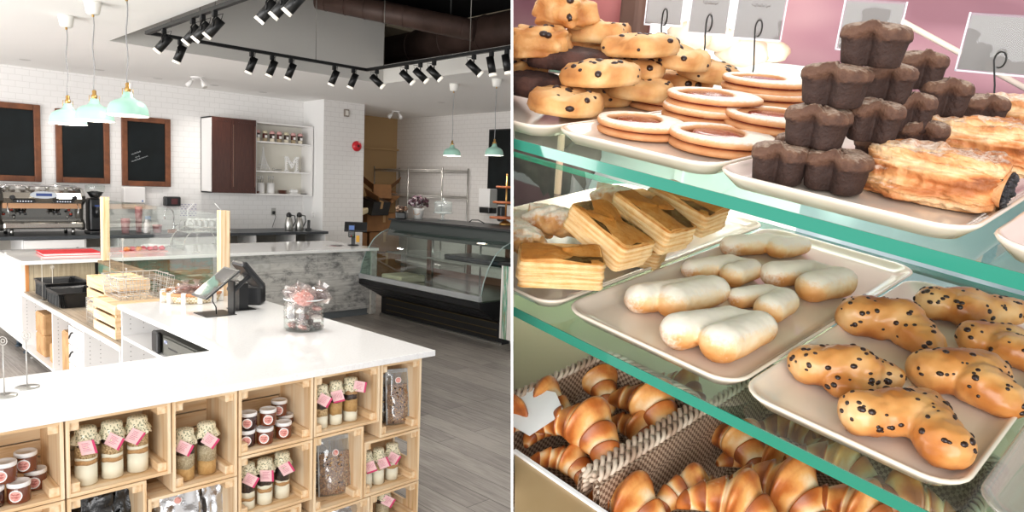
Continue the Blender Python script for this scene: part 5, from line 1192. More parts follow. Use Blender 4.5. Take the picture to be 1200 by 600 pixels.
# ducts
m_duct = mat('dark_duct', '#44322a', .55, .2, var=('#57423a', 5, .35, .7))
t = thing('round_duct', 'large dark brown round air duct in the recess, running away from the viewer', 'duct', (0, 0, 0)); b = MB(); b.cyl((6.6, 3.0, 3.76), (6.6, 9.85, 3.76), .25, n=32); part('duct_tube', b, m_duct, t)
for i in range(9): b = MB(); y = 3.4+.75*i; b.tube([(6.6+.252*cos(a), y, 3.76+.252*sin(a)) for a in [2*pi*k/28 for k in range(28)]], .008, 5, closed=True); part('seam_ring', b, m_duct, t)
p0 = atX(330, -22, 4.0); 
t = thing('round_duct', 'thinner brown duct crossing the recess above the track', 'duct', (0, 0, 0)); q0 = Vector((3.6, 6.9, 4.18)); q1 = Vector((6.35, 6.65, 3.84))
e0 = atY(372, -2, 7.6); e1 = atY(556, 36, 6.2)
b = MB(); b.cyl(e0, e1, .12, n=24); part('duct_tube', b, m_duct, t)
for i in range(8): c = e0.lerp(e1, (i+.5)/8); dq = (e1-e0).to_track_quat('Z', 'Y'); b = MB(); b.tube([tuple(c+dq @ Vector((.122*cos(a), .122*sin(a), 0))) for a in [2*pi*k/24 for k in range(24)]], .004, 4, closed=True); part('seam_ring', b, m_duct, t)
for s in (-1, 1): b = MB(); c = e0.lerp(e1, .5+.35*s); b.cyl(c, (c.x, c.y, 4.5), .01, n=6); part('hanger_rod', b, m_blackm, t)
# ================================================================== the pastry case (its own frame: a along the shelf, b away, n up)
_Q = ((.68546926, .72654119, .04764231), (.29171747, -.21409589, -.93223595), (-.66710779, .65291718, -.35870091))
MRm = Matrix.Identity(4)
for i in range(3):
    v = CR*_Q[0][i] + CD*_Q[1][i] + CF*_Q[2][i]
    for k in range(3): MRm[k][i] = v[k]
MRm.translation = EYE
FRAME = MRm
_before = set(bpy.data.objects)
def ld(x, y):
    u, w_ = (x-600)/FPX, (y-300)/FPX
    return Vector([_Q[0][i]*u + _Q[1][i]*w_ + _Q[2][i] for i in range(3)])
def ln(x, y, n): v = ld(x, y); return v*(n/v.z)
def lb(x, y, b): v = ld(x, y); return v*(b/v.y)
def lt(x, y, t): return ld(x, y)*t
S1, S2 = -.149, -.332
def left_a(b, n): return -(_Q[0][1]*b + _Q[0][2]*n)/_Q[0][0] + .004
TOPT = .006           # height of a tray's floor above the shelf

# ---- materials
m_shelf = glass('shelf_glass', '#e6f6f1', .9, .03)
m_green = mat('green_glass_edge', '#268a73', .12, coat=.6); m_green.node_tree.nodes['Principled BSDF'].inputs['Transmission Weight'].default_value = .15
m_cer = mat('cream_ceramic', '#ecddcb', .12, coat=.5); m_board = mat('white_divider', '#f4f3f1', .6)
def bake_mat(name, cols, scale=60, rough=.55, bstr=.25, bdist=.0012, powder=None, attr_w=.75, spec=None):
    """baked dough: colour from a per-vertex browning value plus grain; powder = (lo, hi) threshold on a second value"""
    m, nt, b = nmat(name); at_ = nt.nodes.new('ShaderNodeVertexColor'); at_.layer_name = 'tone'
    v = coords(nt); n = noise_node(nt, v, scale, 5, .6)
    a = nt.nodes.new('ShaderNodeMath'); a.operation = 'MULTIPLY_ADD'; a.inputs[1].default_value = .35; nt.links.new(n.outputs['Fac'], a.inputs[0])
    s = nt.nodes.new('ShaderNodeMath'); s.operation = 'MULTIPLY_ADD'; s.inputs[1].default_value = attr_w; s.inputs[2].default_value = -.05; nt.links.new(at_.outputs['Color'], s.inputs[0]); nt.links.new(s.outputs[0], a.inputs[2])
    k = len(cols); r = ramp(nt, a.outputs[0], [(.12+.8*i/(k-1), c) for i, c in enumerate(cols)]); out = r.outputs['Color']
    if powder:
        p = nt.nodes.new('ShaderNodeVertexColor'); p.layer_name = 'powder'; n2 = noise_node(nt, v, 240, 4, .7)
        q = nt.nodes.new('ShaderNodeMath'); q.operation = 'MULTIPLY_ADD'; q.inputs[1].default_value = .8; nt.links.new(n2.outputs['Fac'], q.inputs[0]); nt.links.new(p.outputs['Color'], q.inputs[2])
        r2 = ramp(nt, q.outputs[0], [(powder[0], (0, 0, 0, 1)), (powder[1], (1, 1, 1, 1))]); out = mixc(nt, r2.outputs['Color'], out, powder[2] if len(powder) > 2 else '#efe4d4')
    nt.links.new(out, b.inputs['Base Color']); b.inputs['Roughness'].default_value = rough
    if spec is not None: b.inputs['Specular IOR Level'].default_value = spec
    b.inputs['Subsurface Weight'].default_value = .12; b.inputs['Subsurface Radius'].default_value = (.008, .004, .002)
    bump(nt, b, n.outputs['Fac'], bstr, bdist); return m
m_crois = bake_mat('croissant_crust', ['#f4dcb4', '#e2a45e', '#b9672b', '#85401a'], 90, .38, .4, .001)
m_puff = bake_mat('puff_layers', ['#ecd0a0', '#d9aa6b', '#b8742f', '#8c4816'], 110, .75, .8, .002, spec=.2)
m_pie = bake_mat('flaky_crust', ['#ecc79a', '#dc9f66', '#bd7440', '#8f4f26'], 110, .55, .9, .003, (.72, 1.15, '#f0dcc6'))
m_bun = bake_mat('sugared_bun', ['#f3dfbf', '#ecc896', '#dca468', '#c88645'], 60, .6, .15, .0008, (.55, .95))
m_chip = bake_mat('chip_bun_crust', ['#e8bf8b', '#d69a5a', '#bb7436', '#96521f'], 40, .35, .25, .001)
m_cook = bake_mat('cookie_crust', ['#ecc894', '#dba96c', '#c08449', '#97602f'], 70, .65, .8, .0025)
m_heart = bake_mat('shortbread', ['#f0cda2', '#e2ad7c', '#cf8f5c', '#b87645'], 120, .7, .3, .0006, (.62, 1.05, '#f5ead9'))
m_muf = bake_mat('chocolate_muffin', ['#2a1812', '#3d251b', '#5f402f', '#84624b'], 150, .75, 1.0, .003, (.78, 1.3, '#b39c88'))
m_brown = bake_mat('brownie', ['#2c1813', '#3d231b', '#54342a', '#6b483a'], 120, .8, 1.0, .003)
m_choc = mat('dark_chocolate', '#2b1710', .35); m_jamr = mat('red_jam', '#8a2f26', .18, var=('#c98070', 160, .58, .68), coat=.3, bmp=(140, .6, .002))
m_blackf = mat('black_filling', '#1c1a1d', .5, var=('#4b484a', 300, .5, .7), bmp=(260, 1, .003))
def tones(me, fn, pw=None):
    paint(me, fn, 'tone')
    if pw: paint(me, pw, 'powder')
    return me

# ---- white divider board between shop and pastry corner, standing on the floor
b = MB(); z0_, z1_ = .70, 3.0
w0 = EYE + CF*.70; w1 = EYE + CF*3.0
th = .0011
def wp(x, d, y): return EYE + CR*x + CF*d - CD*y
b.add([wp(-th, .70, -1.6), wp(th, .70, -1.6), wp(th, 3.0, -1.45), wp(-th, 3.0, -1.45), wp(-th, .70, 1.25), wp(th, .70, 1.25), wp(th, 3.0, 1.45), wp(-th, 3.0, 1.45)], [(3,2,1,0),(4,5,6,7),(0,1,5,4),(1,2,6,5),(2,3,7,6),(3,0,4,7)])
FRAME = IDM; struct('wall_divider', b, m_board); FRAME = MRm
# ---- background of the pastry corner
def mauve_mat():
    m, nt, b = nmat('mauve_wall'); v = coords(nt, 'Object', (.9, 1, 2.6), (0, .35, 0)); n = noise_node(nt, v, 2.2, 2, .4)
    r = ramp(nt, n.outputs['Fac'], [(.3, '#9c6d78'), (.45, '#c08e98'), (.58, '#d3a7ac'), (.7, '#e6cfd0')]); nt.links.new(r.outputs['Color'], b.inputs['Base Color']); b.inputs['Roughness'].default_value = .5; return m
m_mauve = mauve_mat()
m_pale = mat('pale_green_board', '#e3ece8', .4, var=('#cfdbd6', 3, .35, .7)); m_slateblue = mat('blue_grey_stone', '#8d9ba4', .35, var=('#c3ced4', 4, .5, .7), sc=(1, 3, 1))
b = MB(); b.box(-2.15, 2.0, -1.3, .9, 2.03, .75); struct('wall_mauve', b, m_mauve)
b = MB(); b.box(-1.30, 1.2, -.85, .6, 2.0, -.80); struct('floor_stone', b, m_slateblue)
b = MB(); b.box(-1.52, 1.40, -.80, -.60, 1.42, -.13); struct('wall_low', b, m_pale)
b = MB(); b.box(-.60, 1.40, -.80, .75, 1.42, -.20, 0); struct('wall_low_stone', b, m_slateblue)
b = MB(); b.box(-.9, 1.39, -.74, -.88, 1.40, -.13); b.box(-1.22, 1.39, -.8, -1.205, 1.40, -.13); struct('trim_3', b, mat('white_joint', '#eceeea', .5))
solo('glow_panel', MB().bbox(-1.32, 1.80, -.24, -.985, 1.84, .4, .01), mat('milk_white_panel', '#f4f2ee', .4, emis=('#fff9f2', .9)), 'glowing white panel standing for the bright background behind the pile of cookies', 'panel')  # bright background area given as emission of the panel
solo('window_post', MB().bbox(-1.42, 1.78, -.8, -1.345, 1.85, .4, .01), mat('taupe_post', '#77594c', .6), 'brown upright post left of the bright white panel', 'post')
solo('pink_cushion', MB().blob((-1.60, 1.9, -.02), (.13, .05, .16), .1, 1, 18, 10), mat('salmon_pink', '#e08d8a', .6), 'salmon pink rounded shape at the top left corner of the pastry photo', 'cushion')
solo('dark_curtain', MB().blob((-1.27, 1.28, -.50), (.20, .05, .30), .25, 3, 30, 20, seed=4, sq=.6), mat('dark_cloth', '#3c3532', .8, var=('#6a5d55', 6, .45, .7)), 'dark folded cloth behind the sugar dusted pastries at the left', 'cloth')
solo('case_post', MB().cyl((0, 0, -.40), (0, 0, .03), .0075, n=14), mat('beige_pink_post', '#c9a592', .4), 'slim beige pink corner post of the pastry case', 'post', (-.995, 1.10, -.02))
b = MB(); b.tube([tuple(lt(1040, 16, 1.45)), tuple(lt(1260, 135, 1.45))], .006, 8); solo('handrail', b, mat('pale_rail', '#e3d3c2', .4), 'pale diagonal rail against the mauve wall behind the chocolate muffins', 'rail')

# ---- glass shelves
def shelf(label, n, b1=1.02, ar=.55):
    t = thing('glass_shelf', label, 'shelf', (0, 0, n)); f = .5
    poly = [(left_a(f, n), f), (ar, f), (ar, b1), (left_a(b1, n), b1)]
    b = MB(); b.prism(poly, -.010, 0); part('pane', b, m_shelf, t)
    b = MB(); b.add([(left_a(f, n), f-.0012, -.0102), (ar, f-.0012, -.0102), (ar, f-.0012, .0002), (left_a(f, n), f-.0012, .0002), (left_a(f, n), f, -.0102), (ar, f, -.0102), (ar, f, .0002), (left_a(f, n), f, .0002)], [(0,1,2,3),(7,6,5,4),(3,2,6,7),(4,5,1,0),(1,5,6,2),(4,0,3,7)]); part('front_edge', b, m_green, t, 'green glass edge')
    b = MB(); b.add([(left_a(b1, n), b1, -.010), (ar, b1, -.010), (ar, b1+.002, 0), (left_a(b1, n), b1+.002, 0)], [(0, 1, 2, 3)]); part('back_edge', b, m_green, t); return t
shelf('upper glass shelf with a green edge, carrying cookies and muffins', S1); shelf('lower glass shelf with a green edge, carrying the sweet buns', S2)
# ---- ledge and floor under the baskets
t = thing('counter_ledge', 'beige counter ledge with a white edge in the bottom left corner of the pastry photo', 'ledge')
b = MB(); b.add([(left_a(.2, -.46), .2, -.462), (.4, .2, -.462), (.4, .447, -.462), (left_a(.447, -.46), .447, -.462), (left_a(.2, -.48), .2, -.485), (.4, .2, -.485), (.4, .447, -.485), (left_a(.447, -.48), .447, -.485)], [(0,1,2,3),(7,6,5,4),(0,4,5,1),(1,5,6,2),(2,6,7,3),(3,7,4,0)]); part('ledge_top', b, mat('beige_laminate', '#b89c74', .4, var=('#a58a63', 5, .4, .7)), t)
b = MB(); b.box(left_a(.45, -.46), .447, -.485, .4, .4515, -.459); part('edge_trim', b, m_board, t)
b = MB(); b.add([(left_a(.452, -.54), .452, -.54), (.5, .452, -.54), (.5, 1.2, -.54), (left_a(1.2, -.54), 1.2, -.54)], [(0, 1, 2, 3)]); b.v += [(v[0], v[1], v[2]-.01) for v in b.v[:4]]; b.f += [[7, 6, 5, 4]]; b.m += [0]; b.s += [False]; struct('floor_case', b, mat('case_floor', '#b7a487', .5))
solo('paper_sheet', MB().add([(0, 0, 0), (.06, .0, .004), (.062, .05, .012), (.03, .07, .014), (0, .06, .01), (0, 0, -.001), (.06, 0, .003), (.062, .05, .011), (.03, .07, .013), (0, .06, .009)], [(0, 1, 2, 3, 4), (9, 8, 7, 6, 5)]), m_board, 'corner of white paper beside the lowest croissants at the left', 'paper', (-.492, .462, -.446))

# ---- platters
def platter(label, a0, a1, b0, b1, n, rz=0, ht=.014, name='platter', m=None, group='cream ceramic platters'):
    t = thing(name, label, 'platter', ((a0+a1)/2, (b0+b1)/2, n), rz, group); hx, hy = (a1-a0)/2, (b1-b0)/2
    b = MB(); rg = []
    for d, z, r in ((.020, 0, .012), (.012, .0005, .018), (.002, ht*.72, .026), (0, ht*.9, .028), (.0008, ht, .028), (.003, ht, .026), (.005, ht*.85, .024), (.014, .0055, .016), (.022, .0045, .010)):
        rg.append([(p[0], p[1], z) for p in rrect(hx-d, hy-d, r, 6)])
    b.rings(rg, 0, True, caps=True); o = part('dish', b, m or m_cer, t)
    return t
platter('cream platter under the pile of thick cookies and brownies', -.80, -.492, .512, .98, S1)
platter('cream platter of jam filled ring cookies', -.490, -.303, .522, .98, S1)
platter('cream platter under the chocolate muffins and flaky pastries', -.300, -.108, .512, .96, S1)
platter('corner of an empty platter at the right edge under the flaky pastries', -.100, .10, .506, .80, S1)
platter('cream platter of square puff pastries on the lower shelf', -.74, -.462, .512, .98, S2)
platter('wide cream platter of sugar dusted white buns', -.455, -.248, .520, .97, S2)
platter('cream platter of chocolate chip buns', -.246, -.070, .518, .93, S2)
m_clear = glass('clear_plastic_tray', '#efe9e4', 1.0, .08, ('#e9e1d8', .22))
platter('clear plastic tray corner at the bottom right of the pastry photo', -.064, .12, .515, .80, S2, m=m_clear, name='plastic_tray', group=None)

# ---- chocolate muffins
def heart_pts(K, notch=.56, k2=.18):
    out = []
    for i in range(K):
        a = 2*pi*i/K; d = (a-3*pi/2+pi) % (2*pi)-pi        # angle from the notch (towards -b)
        r = 1 - notch*math.exp(-(d/.42)**2) + .08*math.exp(-((abs(d)-.85)/.45)**2)
        out.append((r*cos(a), r*sin(a)))
    return out
def muffin_mesh(seed, r=.0212, h=.0285):
    b = MB(); K = 56; P = heart_pts(K)
    prof = [(.80, 0), (.88, .0015), (.93, h*.3), (.97, h*.62), (1.0, h*.66), (1.05, h*.69), (1.08, h*.77), (1.06, h*.90), (.98, h*.99), (.80, h*1.05), (.55, h*1.085), (.28, h*1.10), (.04, h*1.10)]
    rg = []
    for s, z in prof:
        row = []
        for (x, y) in P:
            f = 1+.035*noise.noise(Vector((x*2.2, y*2.2, z*90+seed*7)))+.02*noise.noise(Vector((x*7, y*7, z*300+seed)))
            sx = s if s > .9 else s; soft = 1 if s > .9 else (s/.9)
            L_ = math.hypot(x, y); k = .30 if (z > h*.67) else 0; arch = max(0, 1-L_)*(.35 if z > h*.64 else 0)*h; xx = x*(1-k)+x/L_*k; yy = y*(1-k)+y/L_*k
            row.append((xx*s*r*f, yy*s*r*f, z + arch*(1 if z < h*1.0 else .3) + (.0018*noise.noise(Vector((x*3, y*3, seed*3))) if z > h*.8 else 0)))
        rg.append(row)
    b.rings(rg, 0, True, caps=True); me = b.mesh('muffin', [m_muf])
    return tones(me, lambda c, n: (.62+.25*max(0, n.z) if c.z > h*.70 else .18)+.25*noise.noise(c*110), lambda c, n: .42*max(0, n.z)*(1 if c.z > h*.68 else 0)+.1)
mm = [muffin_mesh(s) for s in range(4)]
LV = .0315; base = S1+.0065
muffs = [ # px, py, level, rz, scale, label
 (914, 190, 0, .35, 1.0, 'chocolate muffin at the front left of the bottom row'), (981, 199, 0, .0, 1.12, 'chocolate muffin at the front right of the bottom row'),
 (958, 147, 1, .1, 1.1, 'chocolate muffin on the second level at the left'), (1024, 141, 1, .6, .95, 'chocolate muffin in the middle of the second level'),
 (979, 99, 2, .05, 1.12, 'chocolate muffin on the third level at the left, under the topmost'), (1041, 97, 2, .5, .92, 'chocolate muffin on the third level in the middle'),
 (1025, 52, 3, .12, 1.1, 'topmost chocolate muffin of the tower'), (1030, 177, 0, .5, .95, 'chocolate muffin in the bottom row behind the front two'),
 (1066, 131, 1, .9, .82, 'chocolate muffin on the second level at the right'), (1079, 82, 2, .8, .88, 'chocolate muffin on the third level at the right, set back'),
 (1106, 114, 1, .9, .92, 'chocolate muffin standing right of the tower'), (1078, 162, 0, .7, .9, 'chocolate muffin in the bottom row right of the middle'),
 (1150, 131, .25, 1.2, .9, 'flat chocolate muffin in front of the wire card holder'), (935, 178, 0, .3, .9, 'chocolate muffin tucked between the bottom row and the ring cookies')]
for i, (px, py, lv, rz, sc, lab) in enumerate(muffs):
    nc = base + LV*(lv+.5); p = ln(px, py, nc) if lv != 3 else lt(px, py, .545)
    if p.y > .86: p = lb(px, py, .80)
    if lv == 2: p = lt(px, py, .555 if px < 1000 else (.59 if px < 1060 else .62))
    if lv == 1 and px > 1000: p = lt(px, py, .57+.0006*(px-1024))
    if lv == 0 and px > 1050: p = lt(px, py, .60)
    if px == 1150: p = lt(px, py, .66)
    if px == 935: p = lt(px, py, .62)
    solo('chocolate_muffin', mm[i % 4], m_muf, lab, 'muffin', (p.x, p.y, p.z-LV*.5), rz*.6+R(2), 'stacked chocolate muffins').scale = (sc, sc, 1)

# ---- ring cookies with jam
def ring_mesh(seed, hole=True, th=.0046):
    K = 56; b = MB(); rg = []
    for i in range(K):
        a = 2*pi*i/K; ox = .0415*(1+.05*cos(a)); oy = .034*(1+.10*cos(a)-.03*cos(2*a)); c, s_ = cos(a), sin(a)
        f = 1+.012*noise.noise(Vector((c*2, s_*2, seed))); O = Vector((ox*c*f*(1.06 if c > 0 else 1), oy*s_*f*1.06, 0)); I = Vector((.0225*c-.003, .0235*s_*(1-.25*c), 0)) if hole else Vector((.001*c, .001*s_, 0))
        q = [(I, 0), (I*1.02, th*.75), (I+(O-I)*.14, th), (I+(O-I)*.5, th*1.05), (I+(O-I)*.86, th), (O*.995, th*.7), (O, th*.35), (O*.985, 0)]
        rg.append([(v.x, v.y, z) for v, z in q])
    b.rings(rg, 0, True, loop=True); me = b.mesh('ring', [m_heart])
    return tones(me, (lambda c, n: .22+.45*(1-max(0, n.z))+.15*noise.noise(c*60)) if hole else (lambda c, n: .62+.15*noise.noise(c*60)), (lambda c, n: .62*max(0, n.z)**2) if hole else (lambda c, n: 0))
rtop = [ring_mesh(1), ring_mesh(2)]; rbot = ring_mesh(3, False)
def ring_cookie(label, p, rz, k):
    t = thing('jam_ring_cookie', label, 'cookie', tuple(p), rz, 'jam ring cookies'); part('lower_biscuit', rbot, m_heart, t)
    b = MB(); P = [(.039*cos(2*pi*i/40), .031*sin(2*pi*i/40)) for i in range(40)]; b.rings([[(x*s, y*s, z) for x, y in P] for s, z in ((.97, .0046), (1.02, .0056), (.97, .0068), (.56, .0072), (.52, .0100), (.3, .0104), (.02, .0105))], 0, True); part('jam', b, m_jamr, t, 'glossy red jam')
    part('ring_biscuit', rtop[k % 2], m_heart, t, loc=(0, 0, .0068)); return t
for k, (px, py, lv, rz, lab) in enumerate(((748, 146, 0, .3, 'jam ring cookie at the front left of its platter'), (841, 163, 0, .35, 'jam ring cookie at the front right of its platter'), (826, 131, 0, .3, 'lower jam ring cookie of the stacked pair behind the front row'), (832, 117, 1, .5, 'upper jam ring cookie of the stacked pair behind the front row'),
    (905, 141, 0, .4, 'jam ring cookie touching the chocolate muffins'), (893, 112, 0, .3, 'lower jam ring cookie at the back of the platter'), (893, 98, 1, .2, 'upper jam ring cookie at the back of the platter'), (778, 118, 0, .2, 'jam ring cookie mostly hidden between the stacked pair and the thick cookies'), (935, 112, 0, .1, 'jam ring cookie at the back right, half behind the muffins'))):
    nc = base+.007+.0145*lv; p = ln(px, py, nc)
    if px in (832, 826): p = lt(px, py, .80); 
    if px in (893,): p = lt(px, py, .86)
    if px in (905,): p = lt(px, py, .74)
    if px in (778, 935): p = lt(px, py, .93)
    o = ring_cookie(lab, (p.x, p.y, p.z-.007), rz+R(-35), k); o.scale = (1.2 if px != 841 else 1.28,)*3 if p.y < .62 else (1.3,)*3
# ---- thick cookies and brownies
def cookie_mesh(seed, r=.040, h=.020, m=m_cook, dark=False, sq=.0):
    b = MB(); K = 40; rg = []
    for s, z in ((.80, 0), (.94, .001), (1.0, h*.25), (1.01, h*.5), (.97, h*.78), (.86, h*.95), (.6, h*1.04), (.3, h*1.07), (.03, h*1.08)):
        row = []
        for i in range(K):
            a = 2*pi*i/K; c, s_ = cos(a), sin(a); rr = 1/(max(abs(c), abs(s_)))**sq
            f = rr*(1+.20*noise.noise(Vector((c*1.3, s_*1.3, seed*5)))+.05*noise.noise(Vector((c*5, s_*5, z*200+seed))))
            row.append((c*s*r*f, s_*s*r*.9*f, z+.0050*noise.noise(Vector((c*s*2.2, s_*s*2.2, seed+9)))*(z > h*.3)+.0015*noise.noise(Vector((c*s*8, s_*s*8, seed+9)))*(z > h*.5)))
        rg.append(row)
    b.rings(rg, 0, True); me = b.mesh('cookie', [m])
    return tones(me, lambda c, n: .30+.30*(math.hypot(c.x, c.y)/r > .80)*(c.z > h*.4)+.50*noise.noise(c*45))
def chips(me, n, rg_, s=(.0022, .0042), only_up=-.2, inst=None):
    b = MB(); vs = [v for v in me.vertices if v.normal.z > only_up]
    for k in range(n):
        v = rg_.choice(vs); r_ = rg_.uniform(*s); c = v.co - v.normal*r_*.15
        q = v.normal.to_track_quat('Z', 'Y').to_matrix().to_4x4(); b.ell((0, 0, 0), (r_, r_*rg_.uniform(.6, 1), r_*.55), 8, 5, 0, T(*c) @ q)
    return b
cm_ = [cookie_mesh(s) for s in range(4)]
brm = cookie_mesh(11, .040, .022, m_brown, sq=.8); blm = cookie_mesh(12, .036, .024, m_cook, sq=.8)
rgc = random.Random(3)
def thick_cookie(label, px, py, t_, rz, k, tilt=(0, 0), sc=1, h=.020):
    p = lt(px, py, t_); t = thing('thick_cookie', label, 'cookie', (p.x, p.y, p.z-h/2), 0, 'piled thick chocolate chip cookies', M=RZ(rz) @ RX(tilt[0]) @ RY(tilt[1])); t.scale = (sc, sc, sc)
    me = cm_[k % 4]; part('cookie_body', me, m_cook, t); part('chocolate_chip', chips(me, 18, rgc, (.0018, .0052)), m_choc, t, kind='stuff'); return t
for a in ((664, 121, .81, .3, 0, (0, .02), 1.15, 'thick cookie lying front left at the bottom of the pile'), (703, 88, .83, .5, 1, (.02, -.08), 1.2, 'thick cookie resting on the front left one'), (748, 104, .90, .2, 2, (0, .05), 1.15, 'bottom thick cookie in the middle of the pile'),
    (750, 55, .88, .8, 3, (.0, -.06), 1.15, 'topmost thick cookie in the middle of the pile'), (794, 69, .93, .4, 0, (.03, .08), 1.15, 'thick cookie sloping right under the topmost one'), (829, 84, .97, .1, 1, (0, .12), 1.1, 'thick cookie at the right end of the pile'), (800, 96, 1.0, .6, 2, (0, 0), 1.1, 'bottom thick cookie hidden behind the middle of the pile'), (700, 112, .93, .6, 3, (0, 0), 1.1, 'bottom thick cookie hidden behind the front left one'), (742, 80, .92, .3, 2, (0, 0), 1.1, 'thick cookie sandwiched under the topmost one')):
    thick_cookie(a[7], *a[:7])
def brownie(label, px, py, t_, rz, sc, me, m, name='brownie', tilt=0, h=.022, nch=0):
    p = lt(px, py, t_); t = thing(name, label, 'cake', (p.x, p.y, p.z-h/2), 0, 'brownies and cake chunks in the cookie pile', M=RZ(rz) @ RX(tilt)); t.scale = (sc, sc, sc); part('cake_body', me, m, t)
    if nch: part('chocolate_chip', chips(me, nch, rgc, (.002, .005)), m_choc, t, kind='stuff')
brownie('dark brownie slab in the second level of the cookie pile', 668, 70, .88, .2, 1.05, brm, m_brown); brownie('dark brownie slab at the left edge at the bottom of the pile', 622, 99, .88, .0, 1.05, brm, m_brown)
brownie('square tan cake with chocolate pieces near the top of the pile', 703, 39, .92, .4, 1.0, blm, m_cook, 'cake_square', nch=10)
m_chunk = bake_mat('rough_scone_crust', ['#e8bd85', '#d39a5c', '#b9763a', '#8f5226'], 90, .6, .9, .003)
def chunk(label, px, py, t_, r, seed, rz=0):
    b = MB(); b.blob((0, 0, 0), r, .17, 1.5, 44, 30, seed, sq=.62); me = b.mesh('chunk', [m_chunk]); tones(me, lambda c, n: .4+.6*noise.noise(c*55+Vector((seed, 0, 0)))); p = lt(px, py, t_)
    t = thing('fruit_scone', label, 'scone', tuple(p), rz, 'rough fruit scones on the cookie pile'); part('scone_body', me, m_chunk, t); part('fruit_piece', chips(me, 12, rgc, (.003, .006)), m_choc, t, kind='stuff')
chunk('rough fruit scone crowning the cookie pile', 661, 14, .90, (.036, .030, .019), 2, .2); chunk('rough fruit scone at the left edge, second from the top of the pile', 634, 50, .88, (.038, .03, .020), 5, .5); chunk('small rough scone at the left edge below the larger one', 607, 79, .93, (.030, .03, .015), 8)
chunk('rough fruit scone behind the brownie in the cookie pile', 690, 58, .97, (.038, .03, .014), 12)

# ---- flaky pastries with black filling
def pie_mesh(seed, L=.047, W_=.028, h=.0185):
    b = MB(); K = 120; M_ = 64; rg = []
    for j in range(M_+1):
        u = -1+2*j/M_; env = (1-abs(u)**5*.45); row = []
        for i in range(K):
            a = 2*pi*i/K; c, s_ = cos(a), sin(a); e = lambda q, p: math.copysign(abs(q)**p, q)
            y = e(c, .55)*W_*env*(1+.04*sin(u*3+seed)); z = (e(s_, .60)+1)*h*(.80+.24*env)
            seam = math.exp(-((s_+.05)/.14)**2); lay = sin(z*1500+6*noise.noise(Vector((u*1.5, c*1.2, seed))))
            f = -.0032*seam*(abs(c) > .5)+.0013*lay + .006*noise.noise(Vector((u*1.6, c*2.4, s_*2.4+seed)))+.0075*(.35-abs(noise.noise(Vector((u*2.2+c, c*5, s_*7+seed)))))+.0040*(.3-abs(noise.noise(Vector((u*5, c*14, s_*18+seed)))))
            row.append((u*L*(1-.03*abs(c)), y+f*c, max(0, z+f*s_)))
        rg.append(row)
    b.rings(rg, 0, True); me = b.mesh('pie', [m_pie])
    return tones(me, lambda c, n: .36+.22*max(0, n.z)+1.1*noise.noise(Vector((c.x*16, c.y*70, c.z*120))), lambda c, n: .45*max(0, n.z)+.3*noise.noise(c*30))
pm_ = [pie_mesh(1), pie_mesh(4)]
def pie(label, px, py, t_, rz, k, sc=1, fill=True):
    p = lt(px, py, t_); t = thing('flaky_pastry', label, 'pastry', (p.x, p.y, max(S1+.006, p.z-.018)), rz, 'flaky pastries with black filling'); t.scale = (sc, sc, sc); part('flaky_crust', pm_[k], m_pie, t)
    b = MB(); K = 24; b.rings([[(.0415+.006*q, (.020+.004*q)*cos(2*pi*i/K), .018+(.010+.003*q)*sin(2*pi*i/K)) for i in range(K)] for q in (0, 1, 1.25)], 0, True, caps=False); me = b.mesh('lip', [m_pie]); tones(me, lambda c, n: .2+.4*noise.noise(c*80), lambda c, n: .0); part('open_lip', me, m_pie, t)
    b = MB(); r_ = random.Random(k)
    for i in range(60): b.blob((.0445+r_.uniform(0, .006), r_.uniform(-.017, .017), .018+r_.uniform(-.008, .008)), (.003, .003, .0026), .5, 2, 7, 5, seed=i)
    part('black_filling', b, m_blackf, t, 'grainy black filling', kind='stuff')
pie('flaky pastry with black filling showing, at the front right corner of the upper platter', 1090, 222, .555, R(4), 0, 1.0); pie('flaky pastry behind the front one, its filled end past the right photo edge', 1160, 172, .60, R(14), 1, 1.0); pie('third flaky pastry at the right edge, farthest back', 1196, 140, .68, R(10), 0, .95)

# ---- square puff pastries
def puff_mesh(seed, hx=.042, hy=.026, h=.030):
    b = MB(); N = 36; rg = []
    for j in range(N+1):
        v = j/N; lay = 1 if j % 2 else -1; bul = 1-.10*abs(v-.5)**1.5; row = []
        P = rrect(hx*bul+.0006*lay, hy*bul+.0006*lay, .005, 4); P2 = []
        for q in range(len(P)):
            a_, c_ = P[q], P[(q+1) % len(P)]
            n_ = 10 if math.hypot(a_[0]-c_[0], a_[1]-c_[1]) > .01 else 1
            for e in range(n_): P2.append((a_[0]+(c_[0]-a_[0])*e/n_, a_[1]+(c_[1]-a_[1])*e/n_))
        for x, y in P2:
            f = 1+.05*noise.noise(Vector((x*22, y*22, v*4+seed)))+.03*noise.noise(Vector((x*50, y*50, v*26+seed)))
            row.append((x*f, y*f, v*h+.003*noise.noise(Vector((x*25, y*25, seed*2)))*v))
        rg.append(row)
    b.rings(rg, 0, False, caps=False)
    last = len(rg)-1; P = rg[-1]
    top = [P]+[[(x*s, y*s, z+.0025*(1-s)) for x, y, z in P] for s in (.97, .93, .87, .8, .7, .6, .5, .4, .3, .2, .1, .03)]
    b.rings(top, 0, True, caps=True); b.rings([rg[0][::-1]], 0) if False else None
    me = b.mesh('puff', [m_puff]); 
    return tones(me, lambda c, n: (.72+.18*noise.noise(c*22)) if c.z > h*.90 and n.z > .3 else .12+.25*noise.noise(Vector((c.x*30, c.y*30, c.z*400)))+.35*(c.z > h*.9)+.12*sin(c.z*1200))
pfm = [puff_mesh(s) for s in (1, 5, 9)]
def puff(label, px, py, t_, M, k, sc=1):
    p = lt(px, py, t_); solo('puff_pastry', pfm[k], m_puff, label, 'pastry', tuple(p), 0, 'square puff pastries', M=M @ T(0, 0, -.015)).scale = (sc, sc, sc)
